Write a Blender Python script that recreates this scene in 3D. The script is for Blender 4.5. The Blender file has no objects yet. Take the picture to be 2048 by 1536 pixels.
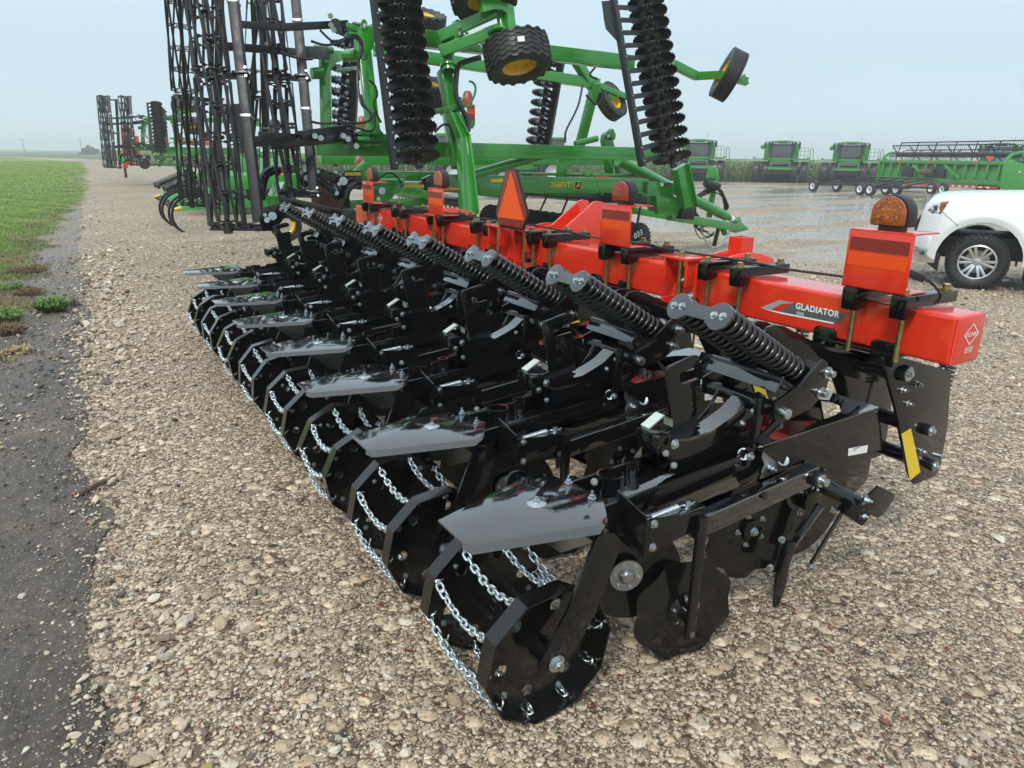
import bpy, bmesh, math, random
from mathutils import Vector as V, Matrix
from mathutils.geometry import delaunay_2d_cdt
import numpy as np
random.seed(7); np.random.seed(7)
SC = bpy.context.scene
COL = SC.collection
PI = math.pi
# ------------------------------------------------------------------ camera
FPX, CAMH, HY, SLOPE, VPX = 1435.0, 1.7, 309.5, 0.0125, 112.0
_roll = math.atan(SLOPE)
_pit = math.atan((768 - HY) * math.cos(_roll) / FPX)
def _basis():
    x = VPX - 1024; y = HY + SLOPE * (VPX - 1024) - 768
    c, s = math.cos(_roll), math.sin(_roll)
    x, y = x * c + y * s, -x * s + y * c
    fw = V((0, math.cos(_pit), -math.sin(_pit))); up = V((0, math.sin(_pit), math.cos(_pit))); ri = V((1, 0, 0))
    d = ri * x + up * (-y) + fw * FPX
    R = Matrix.Rotation(math.atan2(d.x, d.y), 3, 'Z')
    fw, up, ri = R @ fw, R @ up, R @ ri
    return ri * c + up * s, ri * s - up * c, fw
IX, IY, FW = _basis()
CAM = V((0, 0, CAMH))
cd = bpy.data.cameras.new('camera'); cam = bpy.data.objects.new('camera', cd); COL.objects.link(cam)
cd.sensor_width = 36; cd.lens = 36 * FPX / 2048; cd.clip_start = 0.05; cd.clip_end = 6000
cam.matrix_world = Matrix(((IX.x, -IY.x, -FW.x, 0), (IX.y, -IY.y, -FW.y, 0), (IX.z, -IY.z, -FW.z, CAMH), (0, 0, 0, 1)))
SC.camera = cam
# ------------------------------------------------------------------ world, sun, exposure
w = bpy.data.worlds.new('World'); SC.world = w; w.use_nodes = True
nt = w.node_tree; bg = nt.nodes['Background']
SUN_DIR = V((-.55, -.42, .78)).normalized()
SUN_EL, SUN_AZ = math.asin(SUN_DIR.z), math.atan2(SUN_DIR.x, SUN_DIR.y)
sky = nt.nodes.new('ShaderNodeTexSky'); sky.sky_type = 'NISHITA'; sky.sun_disc = False
sky.sun_elevation = SUN_EL; sky.sun_rotation = SUN_AZ; sky.air_density = 1.0; sky.dust_density = 6.0; sky.ozone_density = 1.0
# rain cloud deck over the clear sky: even pale grey-blue, a little lighter near the horizon
tc = nt.nodes.new('ShaderNodeTexCoord'); sep = nt.nodes.new('ShaderNodeSeparateXYZ'); nt.links.new(tc.outputs['Generated'], sep.inputs[0])
ramp = nt.nodes.new('ShaderNodeValToRGB'); nt.links.new(sep.outputs['Z'], ramp.inputs['Fac'])
e = ramp.color_ramp.elements
e[0].position = 0.0; e[0].color = (7.3, 9.0, 9.9, 1); e[1].position = 1.0; e[1].color = (10.5, 11.6, 12.2, 1)
m1 = e.new(0.12); m1.color = (6.2, 8.2, 9.4, 1)
m2 = e.new(0.35); m2.color = (7.9, 9.8, 11.0, 1)
nz = nt.nodes.new('ShaderNodeTexNoise'); nz.inputs['Scale'].default_value = 2.2; nz.inputs['Detail'].default_value = 4
mp = nt.nodes.new('ShaderNodeMapping'); mp.inputs['Scale'].default_value = (1, 1, 2.5)
nt.links.new(tc.outputs['Generated'], mp.inputs[0]); nt.links.new(mp.outputs[0], nz.inputs['Vector'])
mr = nt.nodes.new('ShaderNodeMapRange'); mr.inputs['To Min'].default_value = 0.9; mr.inputs['To Max'].default_value = 1.1
nt.links.new(nz.outputs['Fac'], mr.inputs['Value'])
vm = nt.nodes.new('ShaderNodeMix'); vm.data_type = 'RGBA'; vm.blend_type = 'MULTIPLY'; vm.inputs['Factor'].default_value = 1
nt.links.new(ramp.outputs['Color'], vm.inputs['A']); nt.links.new(mr.outputs[0], vm.inputs['B'])
mix = nt.nodes.new('ShaderNodeMix'); mix.data_type = 'RGBA'; mix.inputs['Factor'].default_value = 0.93
nt.links.new(sky.outputs['Color'], mix.inputs['A']); nt.links.new(vm.outputs['Result'], mix.inputs['B'])
nt.links.new(mix.outputs['Result'], bg.inputs['Color']); bg.inputs['Strength'].default_value = 0.075
sd = bpy.data.lights.new('sun', 'SUN'); sd.energy = 1.5; sd.angle = math.radians(12); sd.color = (1.0, 0.97, 0.93)
so = bpy.data.objects.new('sun', sd); COL.objects.link(so)
so.rotation_euler = SUN_DIR.to_track_quat('Z', 'Y').to_euler()
vs = SC.view_settings; vs.view_transform = 'Standard'; vs.look = 'None'; vs.exposure = 0.5; vs.gamma = 1; vs.use_curve_mapping = False
SC.cycles.volume_bounces = 1; SC.cycles.max_bounces = 5; SC.cycles.diffuse_bounces = 2; SC.cycles.glossy_bounces = 3; SC.cycles.transmission_bounces = 2; SC.cycles.transparent_max_bounces = 4; SC.cycles.caustics_reflective = False; SC.cycles.caustics_refractive = False; SC.cycles.use_denoising = True; SC.cycles.use_adaptive_sampling = True; SC.cycles.adaptive_threshold = 0.02
SC.cycles.volume_step_rate = 4
# ------------------------------------------------------------------ pixel (2048 wide) + one known coordinate -> world point
def at(px, py, Y=None, Z=None, X=None):
    r = IX * (px - 1024) + IY * (py - 768) + FW * FPX
    t = (X / r.x) if X is not None else (Y / r.y) if Y is not None else ((Z - CAMH) / r.z)
    return CAM + r * t
def atp(px, py, y0, k, z0=1.65):      # on the leaning plane y = y0 + k (z - z0)
    r = IX * (px - 1024) + IY * (py - 768) + FW * FPX
    t = (y0 + k * (CAMH - z0)) / (r.y - k * r.z)
    return CAM + r * t
def atd(px, py, d):
    return CAM + (IX * (px - 1024) + IY * (py - 768) + FW * FPX) * (d / FPX)
def ground_z(x, y):
    t = min(1, max(0, (x - 3) / 9)); z = -0.2 * t * t * (3 - 2 * t)
    if x > 12: z -= 0.0055 * (min(x, 90) - 12)
    return z
# ------------------------------------------------------------------ mesh helpers
class B:
    def __init__(s): s.v = []; s.f = []
    def add(s, vs_, fs):
        o = len(s.v); s.v += [tuple(q) for q in vs_]; s.f += [tuple(i + o for i in f) for f in fs]; return s
    def __iadd__(s, o): s.add(o.v, o.f); return s
    def move(s, M): s.v = [tuple(M @ V(q)) for q in s.v]; return s
def frame(d, up=(0, 0, 1)):
    d = V(d).normalized(); up = V(up)
    if abs(d.dot(up.normalized())) > 0.98: up = V((0, 1, 0)) if abs(d.y) < 0.9 else V((1, 0, 0))
    a = d.cross(up).normalized(); b = a.cross(d).normalized(); return d, a, b
def BOX(c, s, rz=0, R=None):
    x, y, z = [q / 2 for q in s]
    vs_ = [V((i * x, j * y, k * z)) for i in (-1, 1) for j in (-1, 1) for k in (-1, 1)]
    R = R or Matrix.Rotation(rz, 3, 'Z')
    return B().add([R @ q + V(c) for q in vs_], [(0, 1, 3, 2), (4, 6, 7, 5), (0, 4, 5, 1), (2, 3, 7, 6), (0, 2, 6, 4), (1, 5, 7, 3)])
def BEAM(p, q, w, h, up=(0, 0, 1)):   # w across, h along up
    p, q = V(p), V(q); d, a, b = frame(q - p, up); a *= w / 2; b *= h / 2
    r = [p - a - b, p + a - b, p + a + b, p - a + b, q - a - b, q + a - b, q + a + b, q - a + b]
    return B().add(r, [(3, 2, 1, 0), (4, 5, 6, 7), (0, 1, 5, 4), (1, 2, 6, 5), (2, 3, 7, 6), (3, 0, 4, 7)])
def CYL(p, q, r, n=14, r2=None, cap=True):
    p, q = V(p), V(q); d, a, b = frame(q - p); r2 = r if r2 is None else r2
    vs_ = [p + (a * math.cos(2 * PI * i / n) + b * math.sin(2 * PI * i / n)) * r for i in range(n)] + [q + (a * math.cos(2 * PI * i / n) + b * math.sin(2 * PI * i / n)) * r2 for i in range(n)]
    fs = [(i, (i + 1) % n, n + (i + 1) % n, n + i) for i in range(n)]
    if cap: fs += [tuple(range(n - 1, -1, -1)), tuple(range(n, 2 * n))]
    return B().add(vs_, fs)
def LATHE(c, axis, prof, n=24, closed=False):   # prof: (radius, height along axis)
    c = V(c); d, a, b = frame(axis); vs_ = []; m = len(prof)
    for i in range(n):
        u = a * math.cos(2 * PI * i / n) + b * math.sin(2 * PI * i / n)
        vs_ += [c + u * r + d * h for r, h in prof]
    fs = []
    for i in range(n):
        j = (i + 1) % n
        for k in range(m if closed else m - 1):
            l = (k + 1) % m; fs.append((i * m + k, j * m + k, j * m + l, i * m + l))
    return B().add(vs_, fs)
def SWEEP(pts, r, n=6, closed=False):
    pts = [V(p) for p in pts]; m = len(pts); vs_ = []; a = None
    for i, p in enumerate(pts):
        if closed: d = pts[(i + 1) % m] - pts[i - 1]
        else: d = pts[min(i + 1, m - 1)] - pts[max(i - 1, 0)]
        d.normalize()
        if a is None: _, a, _b = frame(d)
        a = (a - d * a.dot(d)).normalized(); b = d.cross(a)
        vs_ += [p + (a * math.cos(2 * PI * k / n) + b * math.sin(2 * PI * k / n)) * r for k in range(n)]
    fs = []
    for i in range(m if closed else m - 1):
        j = (i + 1) % m
        for k in range(n): fs.append((i * n + k, i * n + (k + 1) % n, j * n + (k + 1) % n, j * n + k))
    if not closed: fs += [tuple(range(n - 1, -1, -1)), tuple(range((m - 1) * n, m * n))]
    return B().add(vs_, fs)
def smooth_path(pts, n=6):
    pts = [V(p) for p in pts]; out = []
    for i in range(len(pts) - 1):
        p0, p1, p2, p3 = pts[max(i - 1, 0)], pts[i], pts[i + 1], pts[min(i + 2, len(pts) - 1)]
        for k in range(n):
            t = k / n; out.append(0.5 * ((2 * p1) + (p2 - p0) * t + (2 * p0 - 5 * p1 + 4 * p2 - p3) * t * t + (3 * p1 - p0 - 3 * p2 + p3) * t ** 3))
    return out + [pts[-1]]
def CABLE(pts, r, n=6, k=6): return SWEEP(smooth_path(pts, k), r, n)
def COIL(p, q, R, r, turns, seg=20, n=8):
    p, q = V(p), V(q); d, a, b = frame(q - p); N = int(turns * seg); pts = []
    for i in range(N + 1):
        t = i / N; th = 2 * PI * turns * t
        pts.append(p + (q - p) * t + (a * math.cos(th) + b * math.sin(th)) * R)
    return SWEEP(pts, r, n)
def PLATE(pts, vec):                  # polygon (3-D, planar) extruded by vec
    pts = [V(p) for p in pts]; n = len(pts); vec = V(vec)
    nrm = V((0, 0, 0))
    for i in range(n): nrm += (pts[i]).cross(pts[(i + 1) % n])
    if nrm.dot(vec) > 0: pts.reverse()
    vs_ = pts + [p + vec for p in pts]
    fs = [tuple(range(n)), tuple(range(2 * n - 1, n - 1, -1))] + [((i + 1) % n, i, n + i, n + (i + 1) % n) for i in range(n)]
    return B().add(vs_, fs)
def HPLATE(outer, holes, o, a, b, vec):   # 2-D outline with holes in plane (o,a,b), extruded by vec
    o, a, b, vec = V(o), V(a), V(b), V(vec)
    loops = [outer] + holes; vin = []; ein = []; rings = []
    for L in loops:
        s = len(vin); vin += [V((x, y)) for x, y in L]; n = len(L); ring = list(range(s, s + n)); rings.append(ring)
        ein += [(ring[i], ring[(i + 1) % n]) for i in range(n)]
    r = delaunay_2d_cdt(vin, ein, [], 0, 1e-6)
    vo, fo = r[0], r[2]
    def inside(p, L):
        c = False; n = len(L)
        for i in range(n):
            x1, y1 = L[i]; x2, y2 = L[i - 1]
            if (y1 > p[1]) != (y2 > p[1]) and p[0] < (x2 - x1) * (p[1] - y1) / (y2 - y1) + x1: c = not c
        return c
    keep = []
    for f in fo:
        cx = sum(vo[i].x for i in f) / len(f); cy = sum(vo[i].y for i in f) / len(f)
        if inside((cx, cy), outer) and not any(inside((cx, cy), h) for h in holes): keep.append(tuple(f))
    n = len(vo); P = [o + a * q.x + b * q.y for q in vo]
    flip = a.cross(b).dot(vec) > 0
    bot = [tuple(reversed(f)) if flip else f for f in keep]
    top = [tuple(i + n for i in reversed(f)) for f in bot]
    cnt = {}
    for f in bot:
        for i in range(len(f)):
            e_ = (f[i], f[(i + 1) % len(f)]); cnt[e_] = 1
    side = [(q, p, p + n, q + n) for (p, q) in cnt if (q, p) not in cnt]
    return B().add(P + [p + vec for p in P], bot + top + side)
def circ(x, y, r, n=16, ry=None): return [(x + r * math.cos(2 * PI * i / n), y + (ry or r) * math.sin(2 * PI * i / n)) for i in range(n)]
def SPHERE(c, r, nu=12, nv=8, s=(1, 1, 1)):
    prof = [(r * math.sin(PI * k / nv), -r * math.cos(PI * k / nv)) for k in range(nv + 1)]
    b = LATHE((0, 0, 0), (0, 0, 1), [(max(p[0], 1e-5), p[1]) for p in prof], nu)
    b.v = [(x * s[0] + c[0], y * s[1] + c[1], z * s[2] + c[2]) for x, y, z in b.v]; return b
def HEX(p, ax, r, h, washer=True, nut=0.0):  # bolt head standing on point p along ax
    ax = V(ax).normalized(); p = V(p); b = B()
    if washer: r *= .88; b += CYL(p, p + ax * h * .22, r * 1.5, 14)
    b += CYL(p + ax * h * .2, p + ax * h * .9, r, 6); b += CYL(p + ax * h * .88, p + ax * h, r * .95, 6, r * .8)
    if nut: b += CYL(p + ax * h, p + ax * (h + nut), r * .5, 10)
    return b
def LINK(c, d, side, L, W, r):        # one chain link
    d = V(d).normalized(); side = V(side); side = (side - d * side.dot(d)).normalized(); R = W / 2 - r; hl = L / 2 - r - R; pts = []
    for k in range(7): th = -PI / 2 + PI * k / 6; pts.append(V(c) + d * (hl + R * math.cos(th)) + side * R * math.sin(th))
    for k in range(7): th = PI / 2 + PI * k / 6; pts.append(V(c) + d * (-hl + R * math.cos(th)) + side * R * math.sin(th))
    return SWEEP(pts, r, 6, True)
MATS = {}
def mesh_of(name, b, mat, bevel=0.0, smooth=38, seg=2):
    me = bpy.data.meshes.new(name); me.from_pydata(b.v, [], b.f)
    if bevel:
        bm = bmesh.new(); bm.from_mesh(me); bmesh.ops.recalc_face_normals(bm, faces=bm.faces)
        ed = [q for q in bm.edges if len(q.link_faces) == 2 and q.calc_face_angle(0) > 0.6]
        try: bmesh.ops.bevel(bm, geom=ed, offset=bevel, segments=seg, profile=0.6, affect='EDGES', clamp_overlap=True)
        except Exception: pass
        bm.to_mesh(me); bm.free()
    if smooth and len(me.polygons):
        me.polygons.foreach_set('use_smooth', [True] * len(me.polygons)); me.set_sharp_from_angle(angle=math.radians(smooth))
    me.materials.append(MATS[mat]); me.update(); return me
def link(o, parent=None):
    COL.objects.link(o)
    if parent is not None:
        o.parent = parent; o.matrix_parent_inverse = WM[parent.name].inverted()
    return o
WM = {}
def mk(name, b, mat, parent=None, bevel=0.0, smooth=38, seg=2, kind=None, label=None):
    me = b if isinstance(b, bpy.types.Mesh) else mesh_of(name, b, mat, bevel, smooth, seg)
    o = bpy.data.objects.new(name, me); link(o, parent); WM[o.name] = Matrix.Identity(4)
    if kind: o['kind'] = kind
    if label: o['label'] = label
    return o
def inst(o, M, parent=None, name=None):   # copy sharing mesh, placed by matrix
    c = o.copy(); COL.objects.link(c); c.parent = parent
    if parent is not None: c.matrix_parent_inverse = WM[parent.name].inverted()
    c.matrix_basis = M; WM[c.name] = M; return c
def thing(name, loc, label, cat, group=None):
    o = bpy.data.objects.new(name, None); COL.objects.link(o); o.location = loc; o.empty_display_size = 0.2
    WM[o.name] = Matrix.Translation(loc); tag(o, label, cat, group); return o
def tag(o, label, cat, group=None):
    o['label'] = label; o['category'] = cat
    if group: o['group'] = group
    return o
def tree_of(o): return [o] + [q for c in o.children for q in tree_of(c)]
def TEXT(s, o, a, b, size, depth=0.0015, font_shear=0.0, spacing=1.0, bold=0.0):   # flat lettering: origin o, right a, up b
    cu = bpy.data.curves.new('lettering', 'FONT'); cu.body = s; cu.size = 1; cu.align_x = 'CENTER'; cu.align_y = 'CENTER'
    cu.shear = font_shear; cu.space_character = spacing; cu.offset = bold; cu.extrude = 0; cu.resolution_u = 3
    ob = bpy.data.objects.new('lettering', cu); me = bpy.data.meshes.new_from_object(ob)
    a, b = V(a).normalized(), V(b).normalized(); n = a.cross(b)
    g = B().add([V(o) + a * (q.co.x * size) + b * (q.co.y * size) + n * depth for q in me.vertices], [tuple(p.vertices) for p in me.polygons])
    bpy.data.objects.remove(ob); bpy.data.curves.remove(cu); bpy.data.meshes.remove(me)
    return g
# ------------------------------------------------------------------ materials
def mat(name, col, rough=0.5, metal=0.0, coat=0.0, ior=1.5, bump=0.0, bscale=40, var=0.0, vscale=3, rvar=0.0, rscale=8, speck=None, emit=None, trans=0.0, alpha=1.0):
    m = bpy.data.materials.new(name); m.use_nodes = True; n = m.node_tree; p = n.nodes['Principled BSDF']; L = n.links
    p.inputs['Base Color'].default_value = (*col, 1); p.inputs['Roughness'].default_value = rough; p.inputs['Metallic'].default_value = metal
    p.inputs['Coat Weight'].default_value = coat; p.inputs['Coat Roughness'].default_value = 0.05; p.inputs['IOR'].default_value = ior
    p.inputs['Transmission Weight'].default_value = trans; p.inputs['Alpha'].default_value = alpha
    if emit: p.inputs['Emission Color'].default_value = (*emit[0], 1); p.inputs['Emission Strength'].default_value = emit[1]
    t = n.nodes.new('ShaderNodeTexCoord')
    def noise(sc, det=5, ro=.6):
        q = n.nodes.new('ShaderNodeTexNoise'); q.inputs['Scale'].default_value = sc; q.inputs['Detail'].default_value = det; q.inputs['Roughness'].default_value = ro
        L.new(t.outputs['Object'], q.inputs['Vector']); return q
    def rng(src, a, b, lo=.3, hi=.7):
        q = n.nodes.new('ShaderNodeMapRange'); q.inputs['From Min'].default_value = lo; q.inputs['From Max'].default_value = hi
        q.inputs['To Min'].default_value = a; q.inputs['To Max'].default_value = b; L.new(src, q.inputs['Value']); return q.outputs[0]
    colsock = None
    if var:
        q = n.nodes.new('ShaderNodeMix'); q.data_type = 'RGBA'; q.blend_type = 'MULTIPLY'; q.inputs['Factor'].default_value = 1
        q.inputs['A'].default_value = (*col, 1); L.new(rng(noise(vscale).outputs['Fac'], 1 - var, 1 + var), q.inputs['B']); colsock = q.outputs['Result']
    if speck:                          # dried splash dots: (colour, scale, radius, amount noise scale)
        vo = n.nodes.new('ShaderNodeTexVoronoi'); vo.inputs['Scale'].default_value = speck[1]; L.new(t.outputs['Object'], vo.inputs['Vector'])
        dots = rng(vo.outputs['Distance'], 1, 0, speck[2] * .7, speck[2])
        area = rng(noise(speck[3], 4).outputs['Fac'], 0, 1, .52, .75)
        mu = n.nodes.new('ShaderNodeMath'); mu.operation = 'MULTIPLY'; L.new(dots, mu.inputs[0]); L.new(area, mu.inputs[1])
        q = n.nodes.new('ShaderNodeMix'); q.data_type = 'RGBA'; q.inputs['B'].default_value = (*speck[0], 1)
        L.new(mu.outputs[0], q.inputs['Factor'])
        if colsock: L.new(colsock, q.inputs['A'])
        else: q.inputs['A'].default_value = (*col, 1)
        colsock = q.outputs['Result']
    if colsock: L.new(colsock, p.inputs['Base Color'])
    if rvar: L.new(rng(noise(rscale).outputs['Fac'], max(.02, rough - rvar), rough + rvar), p.inputs['Roughness'])
    if bump:
        bp = n.nodes.new('ShaderNodeBump'); bp.inputs['Strength'].default_value = bump; bp.inputs['Distance'].default_value = 0.01
        L.new(noise(bscale, 4).outputs['Fac'], bp.inputs['Height']); L.new(bp.outputs[0], p.inputs['Normal'])
        if coat: L.new(bp.outputs[0], p.inputs['Coat Normal'])
    MATS[name] = m; return m
mat('black', (.005, .005, .0055), .11, 0, .15, 1.45, bump=.03, bscale=14, rvar=.08, rscale=6)
mat('black_wet', (.006, .006, .0065), .05, 0, 1.0, 1.8, bump=.035, bscale=26, rvar=.04, rscale=30)
mat('black_splash', (.006, .0058, .0055), .16, 0, .25, 1.45, bump=.03, bscale=14, rvar=.08, speck=((.34, .28, .2), 170, .19, 5))
mat('black_matt', (.010, .010, .011), .36, 0, .1, 1.45, rvar=.1)
mat('spring_black', (.007, .007, .008), .2, 0, .3, 1.5, rvar=.08)
mat('steel_grey', (.011, .012, .014), .45, 0, .0, 1.45, rvar=.1, var=.15)
mat('red', (.72, .034, .012), .2, 0, .6, 1.5, bump=.02, bscale=30, rvar=.06, var=.05)
mat('red_dark', (.55, .03, .012), .3, 0, .3, var=.1)
mat('green', (.030, .255, .024), .2, 0, .6, 1.5, bump=.02, bscale=12, rvar=.08, var=.1)
mat('green_dull', (.04, .225, .036), .38, 0, .2, 1.5, rvar=.1, var=.15)
mat('green_snout', (.04, .30, .05), .3, 0, .3, var=.1)
mat('yellow', (.78, .50, .01), .3, 0, .4, rvar=.1, var=.08)
mat('decal_yellow', (.8, .55, .03), .35)
mat('zinc', (.50, .54, .56), .30, 1, rvar=.12, rscale=60, var=.15, vscale=20)
mat('chain_zinc', (.68, .74, .76), .24, 1, rvar=.1, rscale=80)
mat('zinc_dull', (.36, .37, .37), .38, 1, rvar=.1, var=.2, vscale=8)
mat('zinc_pale', (.62, .66, .60), .35, .6, rvar=.1, var=.1)
mat('brass', (.40, .31, .14), .38, 1, rvar=.15, var=.3, vscale=25)
mat('rubber', (.016, .016, .017), .6, 0, .12, bump=.15, bscale=60, rvar=.15, var=.2)
mat('rubber_dusty', (.035, .034, .033), .7, 0, 0, bump=.1, bscale=40, var=.3)
mat('hose', (.012, .012, .013), .4)
mat('white_paint', (.80, .83, .85), .12, 0, .8, rvar=.04)
mat('white_decal', (.82, .82, .82), .4)
mat('grey_decal', (.10, .10, .11), .4, var=.2, vscale=60)
mat('silver_decal', (.45, .45, .46), .35, .3)
mat('reflector_orange', (.80, .055, .004), .3, 0, .5)
mat('reflector_red', (.22, .006, .007), .25, 0, .5, bump=.1, bscale=400)
mat('sign_orange', (.90, .085, .006), .35)
mat('lens_amber', (.30, .06, .004), .08, 0, .9, bump=.35, bscale=110, var=.55, vscale=34)
mat('lens_red', (.25, .006, .01), .08, 0, .9, bump=.15, bscale=160, var=.45, vscale=60)
mat('diode_amber', (.44, .11, .008), .2, 0, .5)
mat('diode_red', (.36, .01, .014), .2, 0, .5)
mat('lens_rust', (.35, .07, .03), .2, 0, .8, bump=.5, bscale=120, var=.3, vscale=60)
mat('glass_dark', (.02, .025, .028), .05, 0, 1.0, 1.6)
mat('glass_sky', (.10, .25, .42), .06, 0, 1.0, 1.6, var=.5, vscale=2)  # window's sky reflection put into the base colour as blue
mat('chrome', (.75, .76, .77), .12, 1)
mat('alloy', (.70, .71, .72), .25, 1, rvar=.06)
mat('plastic_black', (.014, .014, .014), .45)
mat('rust', (.10, .035, .018), .7, .2, var=.4, vscale=15, bump=.2)
mat('blue_paint', (.02, .10, .35), .3, 0, .4)
mat('rim_white', (.72, .73, .74), .4, var=.1)
mat('wood_old', (.10, .06, .04), .8, var=.4, vscale=30, bump=.4)
mat('brick_red', (.25, .095, .07), .75, var=.3, vscale=40, bump=.3)
mat('pole_wood', (.12, .10, .09), .9)
mat('leaf_bush', (.13, .30, .05), .6, var=.5, vscale=20)
mat('leaf_far', (.045, .085, .04), .7, var=.4, vscale=.3)
mat('bark', (.05, .04, .03), .9)
mat('stem_brown', (.16, .085, .045), .8, var=.4, vscale=30)
mat('straw', (.42, .32, .16), .8, var=.3, vscale=30)
# ================================================================== setting: ground, field, lawn, gravel, far land
def interp(tab, y):
    if y <= tab[0][0]: return tab[0][1]
    for (a, p), (b, q) in zip(tab, tab[1:]):
        if y <= b: return p + (q - p) * (y - a) / (b - a)
    return tab[-1][1]
LAWN = [(-40, -6), (0, -2.4), (4, -1.25), (8, -.78), (12, -.66), (16, -.62), (22, -.3), (30, .28), (50, 1.0), (75, 1.9), (118, 2.8), (160, 3.2)]
GRAV = [(-40, -.3), (2, -.18), (3, -.15), (4.2, -.13), (7, -.12), (9.8, .02), (15, .12), (25, .4), (43, .9), (60, 1.35), (75, 2.0), (118, 2.9), (160, 3.3)]
RIGHT = [(-40, 195), (34, 75), (47.5, 54), (69, 20), (100, 12), (160, 8)]
def wob(y, s=1.0, seed=0.0):
    return s * (.5 * math.sin(y * 2.3 + seed) + .3 * math.sin(y * 5.1 + 1.3 + seed) + .2 * math.sin(y * 11.7 + 2 + seed * 2))
def nodes_of(name):
    m = bpy.data.materials.new(name); m.use_nodes = True; MATS[name] = m; n = m.node_tree
    return m, n, n.nodes['Principled BSDF'], n.links, n.nodes.new('ShaderNodeTexCoord')
def N(n, typ, **kw):
    q = n.nodes.new(typ)
    for k, v in kw.items():
        if k in q.inputs: q.inputs[k].default_value = v
        else: setattr(q, k, v)
    return q
def RAMP(n, L, src, stops, interp_='LINEAR'):
    r = n.nodes.new('ShaderNodeValToRGB'); r.color_ramp.interpolation = interp_; el = r.color_ramp.elements
    el[0].position, el[0].color = stops[0][0], (*stops[0][1], 1); el[1].position, el[1].color = stops[-1][0], (*stops[-1][1], 1)
    for p, c in stops[1:-1]: q = el.new(p); q.color = (*c, 1)
    L.new(src, r.inputs['Fac']); return r.outputs['Color']
def MIXC(n, L, fac, a, b, mode='MIX'):
    q = n.nodes.new('ShaderNodeMix'); q.data_type = 'RGBA'; q.blend_type = mode
    for sock, v in (('Factor', fac), ('A', a), ('B', b)):
        if isinstance(v, (int, float)): q.inputs[sock].default_value = v
        elif isinstance(v, tuple): q.inputs[sock].default_value = (*v, 1)
        else: L.new(v, q.inputs[sock])
    return q.outputs['Result']
def MR(n, L, src, lo, hi, a, b):
    q = n.nodes.new('ShaderNodeMapRange'); q.inputs['From Min'].default_value = lo; q.inputs['From Max'].default_value = hi
    q.inputs['To Min'].default_value = a; q.inputs['To Max'].default_value = b; L.new(src, q.inputs['Value']); return q.outputs[0]
def MATH(n, L, op, a, b):
    q = n.nodes.new('ShaderNodeMath'); q.operation = op
    for i, v in enumerate((a, b)):
        if isinstance(v, (int, float)): q.inputs[i].default_value = v
        else: L.new(v, q.inputs[i])
    return q.outputs[0]
STONES = [(0, (.17, .125, .085)), (.25, (.40, .305, .205)), (.5, (.62, .49, .34)), (.75, (.78, .635, .455)), (.9, (.43, .36, .28)), (1, (.86, .76, .60))]
# -- gravel
m, n, p, L, t = nodes_of('gravel')
v1 = N(n, 'ShaderNodeTexVoronoi', Scale=48.0); v2 = N(n, 'ShaderNodeTexVoronoi', Scale=115.0); v3 = N(n, 'ShaderNodeTexVoronoi', Scale=19.0)
warp = N(n, 'ShaderNodeTexNoise', Scale=30.0, Detail=2.0); L.new(t.outputs['Object'], warp.inputs['Vector'])
wv = N(n, 'ShaderNodeVectorMath', operation='MULTIPLY_ADD'); L.new(warp.outputs['Color'], wv.inputs[0]); wv.inputs[1].default_value = (.02, .02, .02); L.new(t.outputs['Object'], wv.inputs[2])
for q in (v1, v2, v3): L.new(wv.outputs[0], q.inputs['Vector'])
s1 = N(n, 'ShaderNodeSeparateColor'); L.new(v1.outputs['Color'], s1.inputs[0]); s2_ = N(n, 'ShaderNodeSeparateColor'); L.new(v2.outputs['Color'], s2_.inputs[0]); s3_ = N(n, 'ShaderNodeSeparateColor'); L.new(v3.outputs['Color'], s3_.inputs[0])
c1 = RAMP(n, L, s1.outputs[0], STONES); c2 = RAMP(n, L, s2_.outputs[0], STONES); c3 = RAMP(n, L, s3_.outputs[0], STONES)
pick = RAMP(n, L, s1.outputs[1], [(.42, (0, 0, 0)), (.46, (1, 1, 1))]); pick3 = RAMP(n, L, s3_.outputs[1], [(.80, (0, 0, 0)), (.82, (1, 1, 1))])
c = MIXC(n, L, pick, c2, c1); c = MIXC(n, L, pick3, c, c3)
red = RAMP(n, L, s1.outputs[2], [(.985, (0, 0, 0)), (.988, (1, 1, 1))]); c = MIXC(n, L, red, c, (.30, .085, .05))
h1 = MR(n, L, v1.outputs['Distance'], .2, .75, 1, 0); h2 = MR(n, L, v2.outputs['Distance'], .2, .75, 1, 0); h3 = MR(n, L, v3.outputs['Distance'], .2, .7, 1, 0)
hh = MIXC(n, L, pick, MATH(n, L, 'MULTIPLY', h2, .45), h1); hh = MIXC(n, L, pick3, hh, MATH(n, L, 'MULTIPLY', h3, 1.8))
fines_shade = RAMP(n, L, hh, [(.0, (.20, .18, .16)), (.38, (1, 1, 1))]); c = MIXC(n, L, 1.0, c, fines_shade, 'MULTIPLY')  # dark fines plus the shadow between stones, multiplied into the colour
big = N(n, 'ShaderNodeTexNoise', Scale=.35, Detail=6.0, Roughness=.6); L.new(t.outputs['Object'], big.inputs['Vector'])
fin = N(n, 'ShaderNodeTexNoise', Scale=260.0, Detail=2.0); L.new(t.outputs['Object'], fin.inputs['Vector'])
c = MIXC(n, L, 1.0, c, RAMP(n, L, big.outputs['Fac'], [(.3, (.78, .77, .76)), (.7, (1.08, 1.07, 1.05))]), 'MULTIPLY')
c = MIXC(n, L, 1.0, c, RAMP(n, L, fin.outputs['Fac'], [(.3, (.7, .7, .7)), (.7, (1.25, 1.25, 1.25))]), 'MULTIPLY')
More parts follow.
